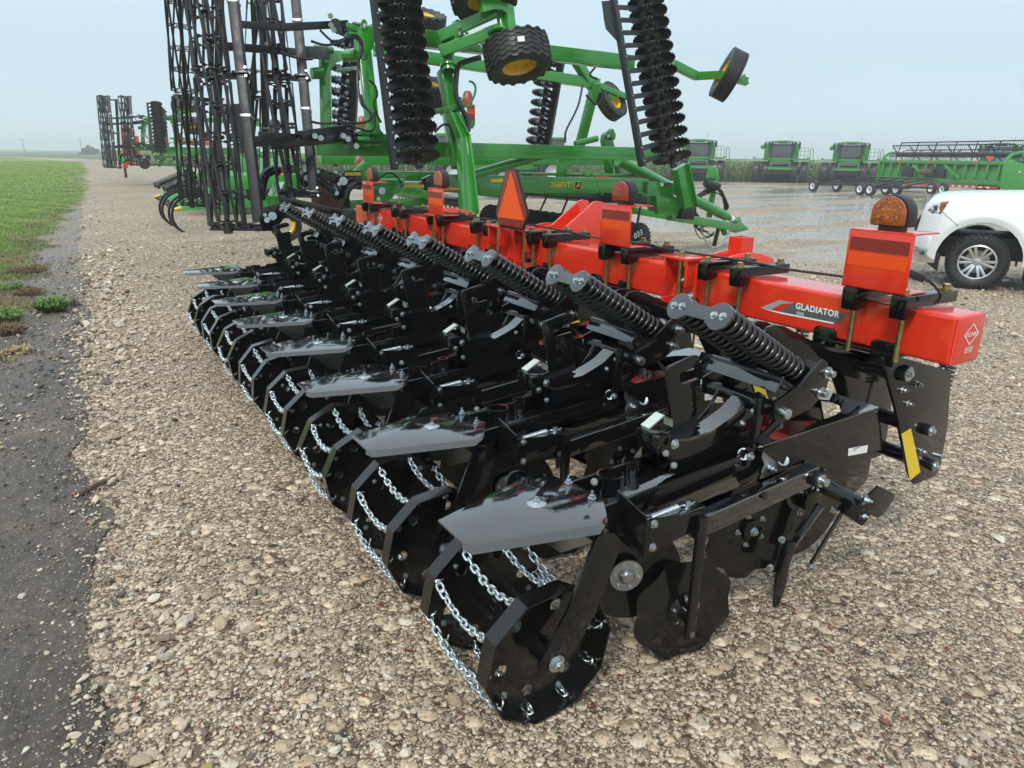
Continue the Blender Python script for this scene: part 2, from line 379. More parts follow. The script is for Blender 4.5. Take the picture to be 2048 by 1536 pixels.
# standing water lies in shallow wheel tracks on the right-hand yard
mp = N(n, 'ShaderNodeMapping'); mp.inputs['Rotation'].default_value = (0, 0, math.radians(31)); mp.inputs['Scale'].default_value = (.09, .42, 1); L.new(t.outputs['Object'], mp.inputs[0])
pn = N(n, 'ShaderNodeTexNoise', Scale=1.0, Detail=7.0, Roughness=.68, Distortion=.4); L.new(mp.outputs[0], pn.inputs['Vector'])
sx = N(n, 'ShaderNodeSeparateXYZ'); L.new(t.outputs['Object'], sx.inputs[0])
reg = MR(n, L, sx.outputs['X'], 9.5, 15, 0, 1)
wet = MATH(n, L, 'MULTIPLY', MR(n, L, pn.outputs['Fac'], .475, .515, 0, 1), reg)
c = MIXC(n, L, MATH(n, L, 'MULTIPLY', wet, .75), c, (.30, .28, .25)); L.new(c, p.inputs['Base Color'])
L.new(MR(n, L, wet, 0, 1, .62, .09), p.inputs['Roughness'])
bp = N(n, 'ShaderNodeBump', Distance=.012); L.new(MR(n, L, wet, 0, 1, .9, .12), bp.inputs['Strength']); L.new(hh, bp.inputs['Height']); L.new(bp.outputs[0], p.inputs['Normal'])
# -- dirt
m, n, p, L, t = nodes_of('dirt')
a = N(n, 'ShaderNodeTexNoise', Scale=1.3, Detail=8.0, Roughness=.7); b_ = N(n, 'ShaderNodeTexNoise', Scale=70.0, Detail=6.0, Roughness=.7); vv = N(n, 'ShaderNodeTexVoronoi', Scale=85.0)
for q in (a, b_, vv): L.new(t.outputs['Object'], q.inputs['Vector'])
c = RAMP(n, L, a.outputs['Fac'], [(.3, (.07, .058, .05)), (.48, (.11, .09, .072)), (.6, (.16, .13, .10)), (.72, (.24, .195, .145))])
c = MIXC(n, L, 1.0, c, RAMP(n, L, b_.outputs['Fac'], [(.3, (.55, .55, .55)), (.7, (1.45, 1.45, 1.45))]), 'MULTIPLY')
sc_ = N(n, 'ShaderNodeSeparateColor'); L.new(vv.outputs['Color'], sc_.inputs[0])
grit = MATH(n, L, 'MULTIPLY', RAMP(n, L, sc_.outputs[0], [(.80, (0, 0, 0)), (.82, (1, 1, 1))]), MR(n, L, vv.outputs['Distance'], .25, .4, 1, 0))
sy = N(n, 'ShaderNodeSeparateXYZ'); L.new(t.outputs['Object'], sy.inputs[0]); dryf = MATH(n, L, 'MULTIPLY', MR(n, L, sy.outputs['Y'], 6, 16, 0, 1), MR(n, L, a.outputs['Fac'], .4, .6, .4, 1)); c = MIXC(n, L, dryf, c, (.26, .215, .165)); c = MIXC(n, L, grit, c, (.40, .33, .24)); L.new(c, p.inputs['Base Color'])
L.new(MATH(n, L, 'MAXIMUM', MR(n, L, a.outputs['Fac'], .38, .58, .26, .7), MATH(n, L, 'MULTIPLY', dryf, .8)), p.inputs['Roughness'])
bp = N(n, 'ShaderNodeBump', Distance=.02, Strength=.9); L.new(b_.outputs['Fac'], bp.inputs['Height']); L.new(bp.outputs[0], p.inputs['Normal'])
# -- lawn soil, field soil, far land
def simple_ground(name, stops, scale, rough=.9, fine=30.0):
    m, n, p, L, t = nodes_of(name)
    a = N(n, 'ShaderNodeTexNoise', Scale=scale, Detail=8.0, Roughness=.65); b_ = N(n, 'ShaderNodeTexNoise', Scale=fine, Detail=5.0)
    for q in (a, b_): L.new(t.outputs['Object'], q.inputs['Vector'])
    c = RAMP(n, L, a.outputs['Fac'], stops); c = MIXC(n, L, 1.0, c, RAMP(n, L, b_.outputs['Fac'], [(.3, (.7, .7, .7)), (.7, (1.3, 1.3, 1.3))]), 'MULTIPLY')
    L.new(c, p.inputs['Base Color']); p.inputs['Roughness'].default_value = rough; return m
simple_ground('lawn_ground', [(.3, (.10, .19, .02)), (.5, (.17, .28, .03)), (.62, (.24, .32, .05)), (.75, (.24, .22, .08))], .5)
simple_ground('field_ground', [(.3, (.07, .12, .04)), (.7, (.10, .17, .055))], .1)
simple_ground('far_ground', [(.3, (.07, .11, .05)), (.55, (.10, .14, .06)), (.7, (.15, .15, .09))], .012)
rs0 = random.Random(4)
def strip(name, fl, fr, ys, nx, mt, dz, power=1.6, rough_=0):
    vs_ = []; fs = []
    for y in ys:
        x0, x1 = fl(y), fr(y)
        for i in range(nx + 1):
            x = x0 + (x1 - x0) * (i / nx) ** power; vs_.append((x, y, ground_z(x, y) + dz + (.006 * rough_ * (math.sin(x * 31 + y * 17) + math.sin(y * 29 - x * 13) + rs0.uniform(-1, 1)) if rough_ and 0 < i < nx else 0)))
    for j in range(len(ys) - 1):
        for i in range(nx): k = j * (nx + 1) + i; fs.append((k, k + 1, k + nx + 2, k + nx + 1))
    o = mk(name, B().add(vs_, fs), mt, None, smooth=0, kind='structure'); return o
ys = list(np.concatenate([np.arange(-40, 0, 4.0), np.arange(0, 14, .12), np.arange(14, 50, .6), np.arange(50, 161, 4.0)]))
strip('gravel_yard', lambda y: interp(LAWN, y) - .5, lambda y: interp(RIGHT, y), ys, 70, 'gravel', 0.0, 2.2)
strip('dirt_strip', lambda y: interp(LAWN, y) - .45, lambda y: interp(GRAV, y) + wob(y, .05) + .04 * math.sin(y * 3.7 + .5) + .02 * math.sin(y * 9.1) + (.02 if y < 12 else -.05), [y for y in ys if y <= 80], 40, 'dirt', .012, 1, .8)
strip('lawn', lambda y: -140, lambda y: interp(LAWN, y) - .1 + wob(y, .22, 2), ys, 24, 'lawn_ground', .010, .25)
# far land in one sheet to the horizon
xs = [-2500, -800, -300, -140, -60, -20, 0, 3, 5, 8, 12, 20, 40, 60, 90, 200, 600, 1500, 3500]; yy = [-600, -40, 0, 40, 80, 120, 160, 250, 400, 700, 1300, 2500, 4500]
vs_ = [(x, y, ground_z(x, y) - .06) for y in yy for x in xs]; k = len(xs)
mk('terrain', B().add(vs_, [(j * k + i, j * k + i + 1, (j + 1) * k + i + 1, (j + 1) * k + i) for j in range(len(yy) - 1) for i in range(k - 1)]), 'far_ground', None, smooth=0, kind='structure')
# the lane bends off to the left beyond the lawn
cl = smooth_path([(4.5, 112, 0), (4.0, 135, 0), (-2, 165, 0), (-16, 196, 0), (-42, 225, 0), (-80, 240, 0)], 10); vs_ = []
for i, q in enumerate(cl):
    d = (cl[min(i + 1, len(cl) - 1)] - cl[max(i - 1, 0)]).normalized(); s = V((-d.y, d.x, 0)) * 4.2
    vs_ += [tuple(q + s + V((0, 0, .02))), tuple(q - s + V((0, 0, .02)))]
mk('lane', B().add(vs_, [(2 * i, 2 * i + 1, 2 * i + 3, 2 * i + 2) for i in range(len(cl) - 1)]), 'gravel', None, smooth=0, kind='structure')
# ------------------------------------------------------------------ scatter (loose stuff only)
def proto(name, b, mt, smooth=60):
    me = mesh_of(name, b, mt, 0, smooth); return bpy.data.objects.new(name, me)
def scatter(name, protos, pts, rots, scl, idx, label, tone=None, mt=None):
    me = bpy.data.meshes.new(name); me.from_pydata([tuple(q) for q in pts], [], [])
    for an, ty, data in (('rot', 'FLOAT_VECTOR', np.asarray(rots, 'f').ravel()), ('scl', 'FLOAT_VECTOR', np.asarray(scl, 'f').ravel()), ('idx', 'INT', np.asarray(idx, 'i'))):
        at_ = me.attributes.new(an, ty, 'POINT'); at_.data.foreach_set('vector' if ty == 'FLOAT_VECTOR' else 'value', data)
    if tone is not None: at_ = me.attributes.new('tone', 'FLOAT', 'POINT'); at_.data.foreach_set('value', np.asarray(tone, 'f'))
    o = bpy.data.objects.new(name, me); COL.objects.link(o); o['kind'] = 'stuff'; o['label'] = label; WM[o.name] = Matrix.Identity(4)
    c = bpy.data.collections.new(name + '_pieces')
    for q in protos: c.objects.link(q)
    g = bpy.data.node_groups.new(name, 'GeometryNodeTree'); g.interface.new_socket('Geometry', in_out='INPUT', socket_type='NodeSocketGeometry'); g.interface.new_socket('Geometry', in_out='OUTPUT', socket_type='NodeSocketGeometry')
    gi, go = g.nodes.new('NodeGroupInput'), g.nodes.new('NodeGroupOutput'); ci = g.nodes.new('GeometryNodeCollectionInfo'); ci.inputs['Collection'].default_value = c; ci.inputs['Separate Children'].default_value = True; ci.inputs['Reset Children'].default_value = True
    ip = g.nodes.new('GeometryNodeInstanceOnPoints'); ip.inputs['Pick Instance'].default_value = True
    def attr(nm, ty):
        q = g.nodes.new('GeometryNodeInputNamedAttribute'); q.data_type = ty; q.inputs['Name'].default_value = nm; return q.outputs['Attribute']
    g.links.new(gi.outputs[0], ip.inputs['Points']); g.links.new(ci.outputs[0], ip.inputs['Instance']); g.links.new(attr('idx', 'INT'), ip.inputs['Instance Index'])
    er = g.nodes.new('FunctionNodeEulerToRotation'); g.links.new(attr('rot', 'FLOAT_VECTOR'), er.inputs[0]); g.links.new(er.outputs[0], ip.inputs['Rotation'])
    g.links.new(attr('scl', 'FLOAT_VECTOR'), ip.inputs['Scale']); g.links.new(ip.outputs[0], go.inputs[0])
    md = o.modifiers.new('scatter', 'NODES'); md.node_group = g; return o
def stone_proto(k):
    rnd = random.Random(k); bm = bmesh.new(); bmesh.ops.create_icosphere(bm, subdivisions=2, radius=.5)
    ax = [V((rnd.uniform(-1, 1), rnd.uniform(-1, 1), rnd.uniform(-1, 1))).normalized() for _ in range(12)]; cut = [rnd.uniform(.24, .42) for _ in ax]
    for q in bm.verts:
        for d, h in zip(ax, cut):
            e_ = q.co.dot(d)
            if e_ > h: q.co -= d * (e_ - h) * .97
        q.co += V((rnd.gauss(0, .012), rnd.gauss(0, .012), rnd.gauss(0, .012)))
    b = B().add([q.co for q in bm.verts], [tuple(v.index for v in f.verts) for f in bm.faces]); bm.free()
    return proto('stone', b, 'loose_stone', 16)
m, n, p, L, t = nodes_of('loose_stone')
at_ = N(n, 'ShaderNodeAttribute', attribute_type='INSTANCER', attribute_name='tone'); oi = N(n, 'ShaderNodeObjectInfo')
c = RAMP(n, L, at_.outputs['Fac'], [(0, (.10, .09, .085)), (.04, (.18, .145, .11)), (.15, (.47, .355, .235)), (.40, (.69, .565, .42)), (.75, (.83, .71, .545)), (.87, (.50, .43, .35)), (.93, (.86, .76, .61)), (.985, (.86, .81, .70)), (.988, (.30, .11, .075)), (.994, (.36, .16, .10)), (.996, (.48, .34, .14)), (1, (.09, .09, .095))])
nz = N(n, 'ShaderNodeTexNoise', Scale=9.0, Detail=6.0, Roughness=.75); L.new(t.outputs['Object'], nz.inputs['Vector'])
c = MIXC(n, L, 1.0, c, RAMP(n, L, nz.outputs['Fac'], [(.3, (.42, .39, .36)), (.47, (.9, .9, .9)), (.6, (1.1, 1.1, 1.1)), (.7, (1.3, 1.3, 1.27))]), 'MULTIPLY'); L.new(c, p.inputs['Base Color'])
L.new(MR(n, L, nz.outputs['Fac'], .3, .7, .4, .7), p.inputs['Roughness'])
bp = N(n, 'ShaderNodeBump', Strength=.5, Distance=.05); L.new(nz.outputs['Fac'], bp.inputs['Height']); L.new(bp.outputs[0], p.inputs['Normal'])
def in_view(P, pad=.08):
    q = P - np.array(CAM); z = q @ np.array(FW); u = FPX * (q @ np.array(IX)) / z; v = FPX * (q @ np.array(IY)) / z
    return (z > .4) & (abs(u) < 1024 * (1 + pad) + 150) & (v < 768 * (1 + pad) + 200)
rs = np.random.RandomState(3)
def ring_points(n, d0, d1, power):      # density falls with distance so the picture shows an even grain
    a = rs.uniform(-.35, 1.45, n); u = rs.uniform(0, 1, n)
    d = (d0 ** power + u * (d1 ** power - d0 ** power)) ** (1 / power)
    P = np.stack([d * np.sin(a), d * np.cos(a), np.zeros(n)], 1); return P
P = np.concatenate([ring_points(175000, 1.0, 15, .75), ring_points(55000, 5, 30, .7)])
P = P[in_view(P, .15)]; d = np.hypot(P[:, 0], P[:, 1])
ge = np.array([interp(GRAV, y) for y in P[:, 1]]); off = P[:, 0] - ge
keep = (off > -.03 + rs.normal(0, .06, len(P))) | (rs.uniform(0, 1, len(P)) < .16 * np.exp(off * 4.5))
keep &= (off > -1.2) & ((P[:, 0] < 3.4) | (d > 2.5))
P, off, d = P[keep], off[keep], d[keep]
bank = np.exp(-((off - .25) / .35) ** 2)          # coarse stones lie along the edge of the gravel
sz = np.exp(rs.normal(math.log(.0074), .45, len(P))) * (1 + .9 * bank * rs.uniform(0, 1, len(P)))
bigm = rs.uniform(0, 1, len(P)) < (.012 + .05 * bank); sz[bigm] *= rs.uniform(1.7, 3.2, bigm.sum()); sz = np.minimum(sz, .06)
sz *= np.clip(d / 4.2, 1, 1.9)
P[:, 2] = [ground_z(x, y) for x, y in P[:, :2]]; P[:, 2] += sz * .22 + np.where(off < .06, .014, 0)
S = sz[:, None] * np.stack([rs.uniform(.8, 1.5, len(P)), rs.uniform(.7, 1.1, len(P)), rs.uniform(.45, .8, len(P))], 1)
Rt = np.stack([rs.normal(0, .25, len(P)), rs.normal(0, .25, len(P)), rs.uniform(0, 6.28, len(P))], 1)
tone_ = rs.uniform(0, 1, len(P))
# crumbs of soil and grit on the bare dirt
Pd = ring_points(60000, 1.0, 14, 1.0); god = np.array([interp(GRAV, y) for y in Pd[:, 1]]); lo = np.array([interp(LAWN, y) for y in Pd[:, 1]]); sel = in_view(Pd, .15) & (Pd[:, 0] < god + .1) & (Pd[:, 0] > lo - .5); Pd = Pd[sel]; cl_ = .5 + .5 * np.sin(Pd[:, 0] * 9 + Pd[:, 1] * 4) * np.sin(Pd[:, 1] * 6.3 - Pd[:, 0] * 3); szd = np.exp(rs.normal(math.log(.0065), .5, len(Pd))) * (.6 + cl_) * np.clip(np.hypot(Pd[:, 0], Pd[:, 1]) / 3, 1, 2.5); szd = np.minimum(szd, .05); Pd[:, 2] = .014 + szd * .12
P = np.concatenate([P, Pd]); S = np.concatenate([S, szd[:, None] * np.stack([rs.uniform(.8, 1.3, len(Pd)), rs.uniform(.8, 1.2, len(Pd)), rs.uniform(.35, .7, len(Pd))], 1)]); Rt = np.concatenate([Rt, np.stack([rs.normal(0, .3, len(Pd)), rs.normal(0, .3, len(Pd)), rs.uniform(0, 6.28, len(Pd))], 1)]); tone_ = np.concatenate([tone_, np.where(rs.uniform(0, 1, len(Pd)) < .22, rs.uniform(.1, .9, len(Pd)), rs.uniform(0, .045, len(Pd)))])
scatter('gravel_stones', [stone_proto(k) for k in range(9)], P, Rt, S, rs.randint(0, 9, len(P)), 'loose tan crushed stone spread over the whole yard', tone=tone_)
# -- grass
for nm, cols in (('grass_blade', [(0, (.10, .17, .02)), (.45, (.18, .29, .035)), (.8, (.27, .37, .065)), (1, (.42, .42, .14))]), ('dry_blade', [(0, (.07, .045, .025)), (.5, (.16, .10, .05)), (1, (.30, .21, .10))]), ('corn_leaf', [(0, (.10, .17, .05)), (.6, (.19, .28, .09)), (1, (.31, .38, .16))])):
    m, n, p, L, t = nodes_of(nm); at_ = N(n, 'ShaderNodeAttribute', attribute_type='INSTANCER', attribute_name='tone')
    L.new(RAMP(n, L, at_.outputs['Fac'], cols), p.inputs['Base Color']); p.inputs['Roughness'].default_value = .5
    p.inputs['Subsurface Weight'].default_value = 0.0
def tuft(seed, nb, h, spread, wd, lean=.5):
    r = random.Random(seed); b = B()
    for _ in range(nb):
        a = r.uniform(0, 6.28); o = V((r.gauss(0, spread), r.gauss(0, spread), 0)); dd = V((math.cos(a), math.sin(a), 0)); s = V((-dd.y, dd.x, 0)) * wd
        hh = h * r.uniform(.5, 1.1); l = r.uniform(.1, lean) * hh
        b.add([o - s, o + s, o + dd * l * .4 + V((0, 0, hh * .6)) + s * .7, o + dd * l * .4 + V((0, 0, hh * .6)) - s * .7, o + dd * l + V((0, 0, hh))], [(0, 1, 2, 3), (3, 2, 4)])
    return b
def field_pts(n, d0, d1, a0, a1, power=1.0):
    a = rs.uniform(a0, a1, n); u = rs.uniform(0, 1, n); d = (d0 ** power + u * (d1 ** power - d0 ** power)) ** (1 / power)
    return np.stack([d * np.sin(a), d * np.cos(a), np.zeros(n)], 1)
P = np.concatenate([field_pts(110000, 7, 40, -.45, .08, .8), field_pts(60000, 30, 130, -.45, .06, .8)])
e_ = np.array([interp(LAWN, y) for y in P[:, 1]]); off = e_ - P[:, 0] + .12 * np.sin(P[:, 1] * 2.1) + .10 * np.sin(P[:, 1] * 5.3 + 1); d = np.hypot(P[:, 0], P[:, 1])
patch = np.sin(P[:, 0] * 3.1 + 1) * np.sin(P[:, 1] * 1.7) + .6 * np.sin(P[:, 0] * 7 + P[:, 1] * 3.3)
keep = in_view(P, .1) & (off > -.05 + .12 * rs.normal(0, 1, len(P))); P, off, d, patch = P[keep], off[keep], d[keep], patch[keep]
dry = rs.uniform(0, 1, len(P)) < np.clip(.62 - off * .75 + .2 * patch, .01, .9) * np.clip(1.5 - P[:, 1] / 22, .08, 1)
P[:, 2] = .012
for nm, sel, mt, lab, h in (('lawn_grass', ~dry, 'grass_blade', 'short green mown grass left of the gravel lane', .055), ('dry_grass', dry, 'dry_blade', 'brown dying grass along the edge of the lawn', .065)):
    Q = P[sel]; dq = d[sel]; s = np.clip(dq / 15, .7, 2.6) * rs.uniform(.7, 1.4, len(Q)); sh = s * np.clip(11 / dq, .35, 1.1)
    scatter(nm, [proto('tuft', tuft(k, 14, h * .75, .042, .0026, 1.3), mt) for k in range(5)], Q, np.stack([np.zeros(len(Q)), np.zeros(len(Q)), rs.uniform(0, 6.28, len(Q))], 1), np.stack([s, s, sh], 1), rs.randint(0, 5, len(Q)), lab, tone=np.clip(.5 + .22 * patch[sel] + rs.normal(0, .2, len(Q)), 0, 1))
# -- crop field beyond the yard
def corn(seed):
    r = random.Random(seed); b = B()
    for _ in range(3):
        o = V((r.gauss(0, .12), r.gauss(0, .12), 0)); b += CYL(o, o + V((0, 0, 1.0)), .012, 4, .006)
        for k in range(7):
            a = r.uniform(0, 6.28); z = .2 + .12 * k; dd = V((math.cos(a), math.sin(a), 0)); s = V((-dd.y, dd.x, 0)) * .035; q = o + V((0, 0, z))
            b.add([q - s * .5, q + s * .5, q + dd * .22 + V((0, 0, .16)) + s, q + dd * .22 + V((0, 0, .16)) - s, q + dd * .46 + V((0, 0, .02))], [(0, 1, 2, 3), (3, 2, 4)])
    return b
EDGE = [(20, 69), (54, 48.5), (75, 35), (120, 8)]
def beyond(P, m_=1.2):
    xs_ = np.array([q[0] for q in EDGE]); ysx = np.array([q[1] for q in EDGE]); yl = np.interp(P[:, 0], xs_, ysx)
    ylr = np.where(P[:, 0] < 20, 69 + (20 - P[:, 0]) * 5, yl); return P[:, 1] > ylr + m_
a_ = rs.uniform(.05, 1.28, 150000); dd_ = 56 + 150 * rs.uniform(0, 1, 150000) ** 1.7; P = np.stack([dd_ * np.sin(a_), dd_ * np.cos(a_), 0 * a_], 1)
P[:, 1] = np.round(P[:, 1] / .76) * .76 + rs.normal(0, .07, len(P))
P = P[beyond(P) & in_view(P, .05) & (P[:, 0] > 8)][:60000]; P[:, 2] = [ground_z(x, y) - .02 for x, y in P[:, :2]]
s = rs.uniform(.85, 1.15, len(P)) * np.clip(np.hypot(P[:, 0], P[:, 1]) / 90, .9, 1.6)
scatter('corn_crop', [proto('corn', corn(k), 'corn_leaf') for k in range(4)], P, np.stack([0 * s, 0 * s, rs.uniform(0, 6.28, len(P))], 1), np.stack([s, s, rs.uniform(1.4, 1.75, len(P))], 1), rs.randint(0, 4, len(P)), 'green corn field standing behind the parked combines', tone=np.clip(rs.normal(.5, .25, len(P)), 0, 1))
# ================================================================== strip-till implement (red toolbar, eight black row units)
ST = thing('strip_till_implement', (2.7, 4.3, 0), 'wet black and red strip-till implement with eight row units in the foreground', 'tillage implement')
TX0, TX1, TZ0, TZ1, TY0, TY1 = 2.582, 2.758, 1.006, 1.184, 1.28, 7.42
def P3(pts, Y): return [at(x, y, Y=Y) for x, y in pts]
bar = mk('toolbar', BOX(((TX0 + TX1) / 2, (TY0 + TY1) / 2, (TZ0 + TZ1) / 2), (TX1 - TX0, TY1 - TY0, TZ1 - TZ0)), 'red', ST, .016, seg=4)
# welded end cap, its logo and lettering
mk('end_cap', BOX(((TX0 + TX1) / 2, TY0 - .004, (TZ0 + TZ1) / 2), (.164, .008, .164)), 'red', bar, .003)
sm = B()
for i in range(90):
    t_ = i / 90 * 4; k = int(t_); f = t_ - k; r = .082; cx, cz = (TX0 + TX1) / 2, (TZ0 + TZ1) / 2
    px_, pz_ = [(-r + 2 * r * f, -r), (r, -r + 2 * r * f), (r - 2 * r * f, r), (-r, r - 2 * r * f)][k]
    sm += SPHERE((cx + px_, TY0 - .001, cz + pz_), .0055, 6, 4)
mk('weld_bead', sm, 'red', bar, smooth=60, kind='stuff')
ec = V(((TX0 + TX1) / 2 + .004, TY0 - .0085, (TZ0 + TZ1) / 2 - .002)); EA, EB = V((1, 0, 0)), V((0, 0, 1))
def diamond_logo(c, a, b, s, parent, sub=True):
    c, a, b = V(c), V(a), V(b); n = a.cross(b).normalized()
    q = [c + a * s * 1.12, c + b * s * .95, c - a * s * 1.12, c - b * s * .95]; qi = [c + (v - c) * .86 for v in q]
    o = B().add([v + n * .0012 for v in q + qi], [(i, (i + 1) % 4, 4 + (i + 1) % 4, 4 + i) for i in range(4)])
    mk('logo_diamond', o, 'white_decal', parent, smooth=0)
    mk('logo_lettering', TEXT('KUHN', c - b * s * .02, a, b, s * .56, .0016, .25, .92, .012), 'white_decal', parent, smooth=0)
    if sub:
        mk('logo_lettering', TEXT('KRAUSE', c - b * s * 1.32, a, b, s * .34, .0016, .25, 1.0, .01), 'white_decal', parent, smooth=0)
        for k in (1.13, 1.52):
            ln = B().add([c + a * x * s * .62 - b * s * k + b * y * s * .025 + n * .0014 for x, y in ((-1, -1), (1, -1), (1, 1), (-1, 1))], [(0, 1, 2, 3)])
            mk('logo_line', ln, 'white_decal', parent, smooth=0)
diamond_logo(ec + V((0, 0, .022)), EA, EB, .043, bar)
diamond_logo((TX0 - .0008, 6.72, TZ0 + .1), (0, -1, 0), (0, 0, 1), .05, bar)
# model decal on the rear face: a = away from viewer's left (+Y is left), so text runs along -Y
def face(px, py): return at(px, py, X=TX0 - .0012)
A_, U_ = V((0, -1, 0)), V((0, 0, 1))
def decal(name, pts, mt, dx=0.0, parent=None):
    q = [face(*p_) + V((-dx, 0, 0)) for p_ in pts]; mk(name, B().add(q, [tuple(range(len(q)))]), mt, parent or bar, smooth=0)
decal('decal_field', [(1556, 622), (1586, 606), (1694, 629), (1673, 648)], 'grey_decal')
decal('decal_chevron', [(1521, 615), (1559, 600), (1590, 606), (1563, 608), (1541, 620)], 'silver_decal', .0004)
decal('decal_chevron', [(1546, 619), (1574, 607), (1583, 608), (1557, 622)], 'red', .0006)
decal('decal_line', [(1521, 616), (1668, 645), (1667, 648), (1560, 627)], 'white_decal', .0008)
mk('decal_lettering', TEXT('GLADIATOR', face(1634, 620.5) + V((-.001, 0, 0)), A_, U_, .0355, .0008, 0, 1.06, .03), 'white_decal', bar, smooth=0)
mk('decal_lettering', TEXT('1210', face(1600, 627.5) + V((-.001, 0, 0)), A_, U_, .019, .0008, 0, 1.0, .02), 'white_decal', bar, smooth=0)
# ------------------------------------------------------------------ one row unit (row nearest the camera), traced in profile planes
NR, SP = 8, .762
RU = mk('row_unit', B(), 'black', ST)           # its own mesh is filled below
rb = B()
def sp(name, g, mt='black', bevel=.0025, **k): return mk(name, g, mt, RU, bevel, **k)
def prof(name, pts, Y, th, mt='black', bevel=.0025): return sp(name, PLATE(P3(pts, Y), (0, th, 0)), mt, bevel)
# frame side plates -> own mesh of the row unit
FR = [(1297, 866), (1330, 868), (1342, 882), (1358, 886), (1405, 870), (1421, 865), (1470, 830), (1508, 790), (1520, 784), (1532, 792), (1534, 815), (1515, 890), (1500, 912), (1440, 930), (1358, 950), (1342, 946), (1335, 905), (1297, 898)]
fz = P3(FR, 1.65)
frame_pts = [(q.x, q.z) for q in fz]
def XZ(pts, y): return [V((x, y, z)) for x, z in pts]
g = PLATE(XZ(frame_pts, 1.650), (0, .010, 0)); g += PLATE(XZ(frame_pts, 1.704), (0, .010, 0))
RU.data = mesh_of('row_unit', g, 'black', .002)
# curved top flange of the frame
tf = P3([(1345, 882), (1375, 879), (1405, 870), (1421, 865), (1446, 848), (1470, 830), (1490, 808), (1508, 790)], 1.65)
fl = B(); n_ = len(tf)
fl.add([V((q.x, 1.646, q.z + .006)) for q in tf] + [V((q.x, 1.720, q.z + .006)) for q in tf] + [V((q.x, 1.646, q.z - .004)) for q in tf] + [V((q.x, 1.720, q.z - .004)) for q in tf],
       [(i, i + 1, n_ + i + 1, n_ + i) for i in range(n_ - 1)] + [(2 * n_ + i + 1, 2 * n_ + i, 3 * n_ + i, 3 * n_ + i + 1) for i in range(n_ - 1)] + [(i + 1, i, 2 * n_ + i, 2 * n_ + i + 1) for i in range(n_ - 1)] + [(n_ + i, n_ + i + 1, 3 * n_ + i + 1, 3 * n_ + i) for i in range(n_ - 1)])
sp('top_flange', fl, 'black_wet', 0)
# rear beam the cover and tube rings bolt to, and lower rails
b0, b1 = at(1205, 1010, Y=1.63), at(1500, 925, Y=1.63)
sp('main_beam', BEAM((b0.x - .1, 1.69, .545), (2.12, 1.69, .60), .15, .10), 'black_wet', .008)
sp('side_rail', BEAM((1.28, 1.60, .60), (2.05, 1.60, .655), .012, .075), 'black', .002)
sp('side_rail', BEAM((1.28, 1.795, .60), (2.05, 1.795, .655), .012, .075), 'black', .002)
# quadrant handle plate with teeth
q1 = [(1336, 744), (1339, 735), (1388, 712), (1398, 712), (1402, 720), (1399, 731), (1380, 739), (1364, 746), (1360, 752), (1360, 765), (1366, 768), (1398, 757), (1402, 760), (1400, 778)]
for k in range(9): y = 782 + 8.2 * k; q1 += [(1401, y), (1401, y + 3), (1394, y + 4), (1394, y + 7)]
q1 += [(1403, 868), (1348, 884), (1344, 850)]
qm = P3(q1, 1.70); sp('depth_quadrant', PLATE(qm, (0, .016, 0)), 'black', .0025)
# bent zinc latch in front of it
lt = P3([(1318, 872), (1301, 866), (1298, 857), (1327, 832), (1331, 831), (1345, 838), (1344, 853)], 1.665)
w_ = V((0, .042, 0)); lb = B(); k = len(lt); lb.add(lt + [q + w_ for q in lt], [(i, i + 1, k + i + 1, k + i) for i in range(k - 1)])
lb.add([q + V((.003, 0, -.004)) for q in lt] + [q + w_ + V((.003, 0, -.004)) for q in lt], [(i + 1, i, k + i, k + i + 1) for i in range(k - 1)])
sp('latch', lb, 'zinc_pale', 0)
sp('latch_block', BOX((at(1310, 880, Y=1.66).x, 1.66, at(1310, 880, Y=1.66).z), (.06, .09, .06)), 'black', .006)
# two compression springs and their dumb-bell end plate
YN, YF = 1.60, 1.785
sa = at(1441, 635, Y=YN); sb_ = at(1588, 742, Y=YN); ax = (sa - sb_); ax.y = 0; ax = V((ax.x, 0, ax.z)).normalized(); ln = (V((sa.x, 0, sa.z)) - V((sb_.x, 0, sb_.z))).length
ub = V((0, -1, 0)).cross(ax); ub = ub if ub.z > 0 else -ub
for y in (YN, YF):
    p0 = V((sb_.x, y, sb_.z)); p1 = p0 + ax * (ln - .006)
    sp('spring', COIL(p0, p1, .0395, .0096, 14.5, 22, 8), 'spring_black', 0, smooth=70)
    sp('spring_rod', CYL(p0 - ax * .05, p1, .018, 12), 'black', 0)
pc = V((sa.x, (YN + YF) / 2, sa.z)); ya = V((0, 1, 0)); hw = (YF - YN) / 2; out = []
for k in range(17):
    th = -2.35 + 4.7 * k / 16; out.append((hw + .049 * math.cos(th), .049 * math.sin(th)))
out = out + [(hw * .45, .024), (-hw * .45, .024)]
for k in range(17):
    th = PI - 2.35 + 4.7 * k / 16; out.append((-hw + .049 * math.cos(th), .049 * math.sin(th)))
out += [(-hw * .45, -.024), (hw * .45, -.024)]
sp('spring_plate', PLATE([pc + ya * u + ub * v for u, v in out], ax * .010), 'black_wet', .0018)
for y in (-1, 1):
    for s in (-.018, .018):
        sp('bolt', HEX(pc + ya * (y * hw + s) - ub * s * .1 + ax * .010, ax, .0105, .013), 'zinc', 0)
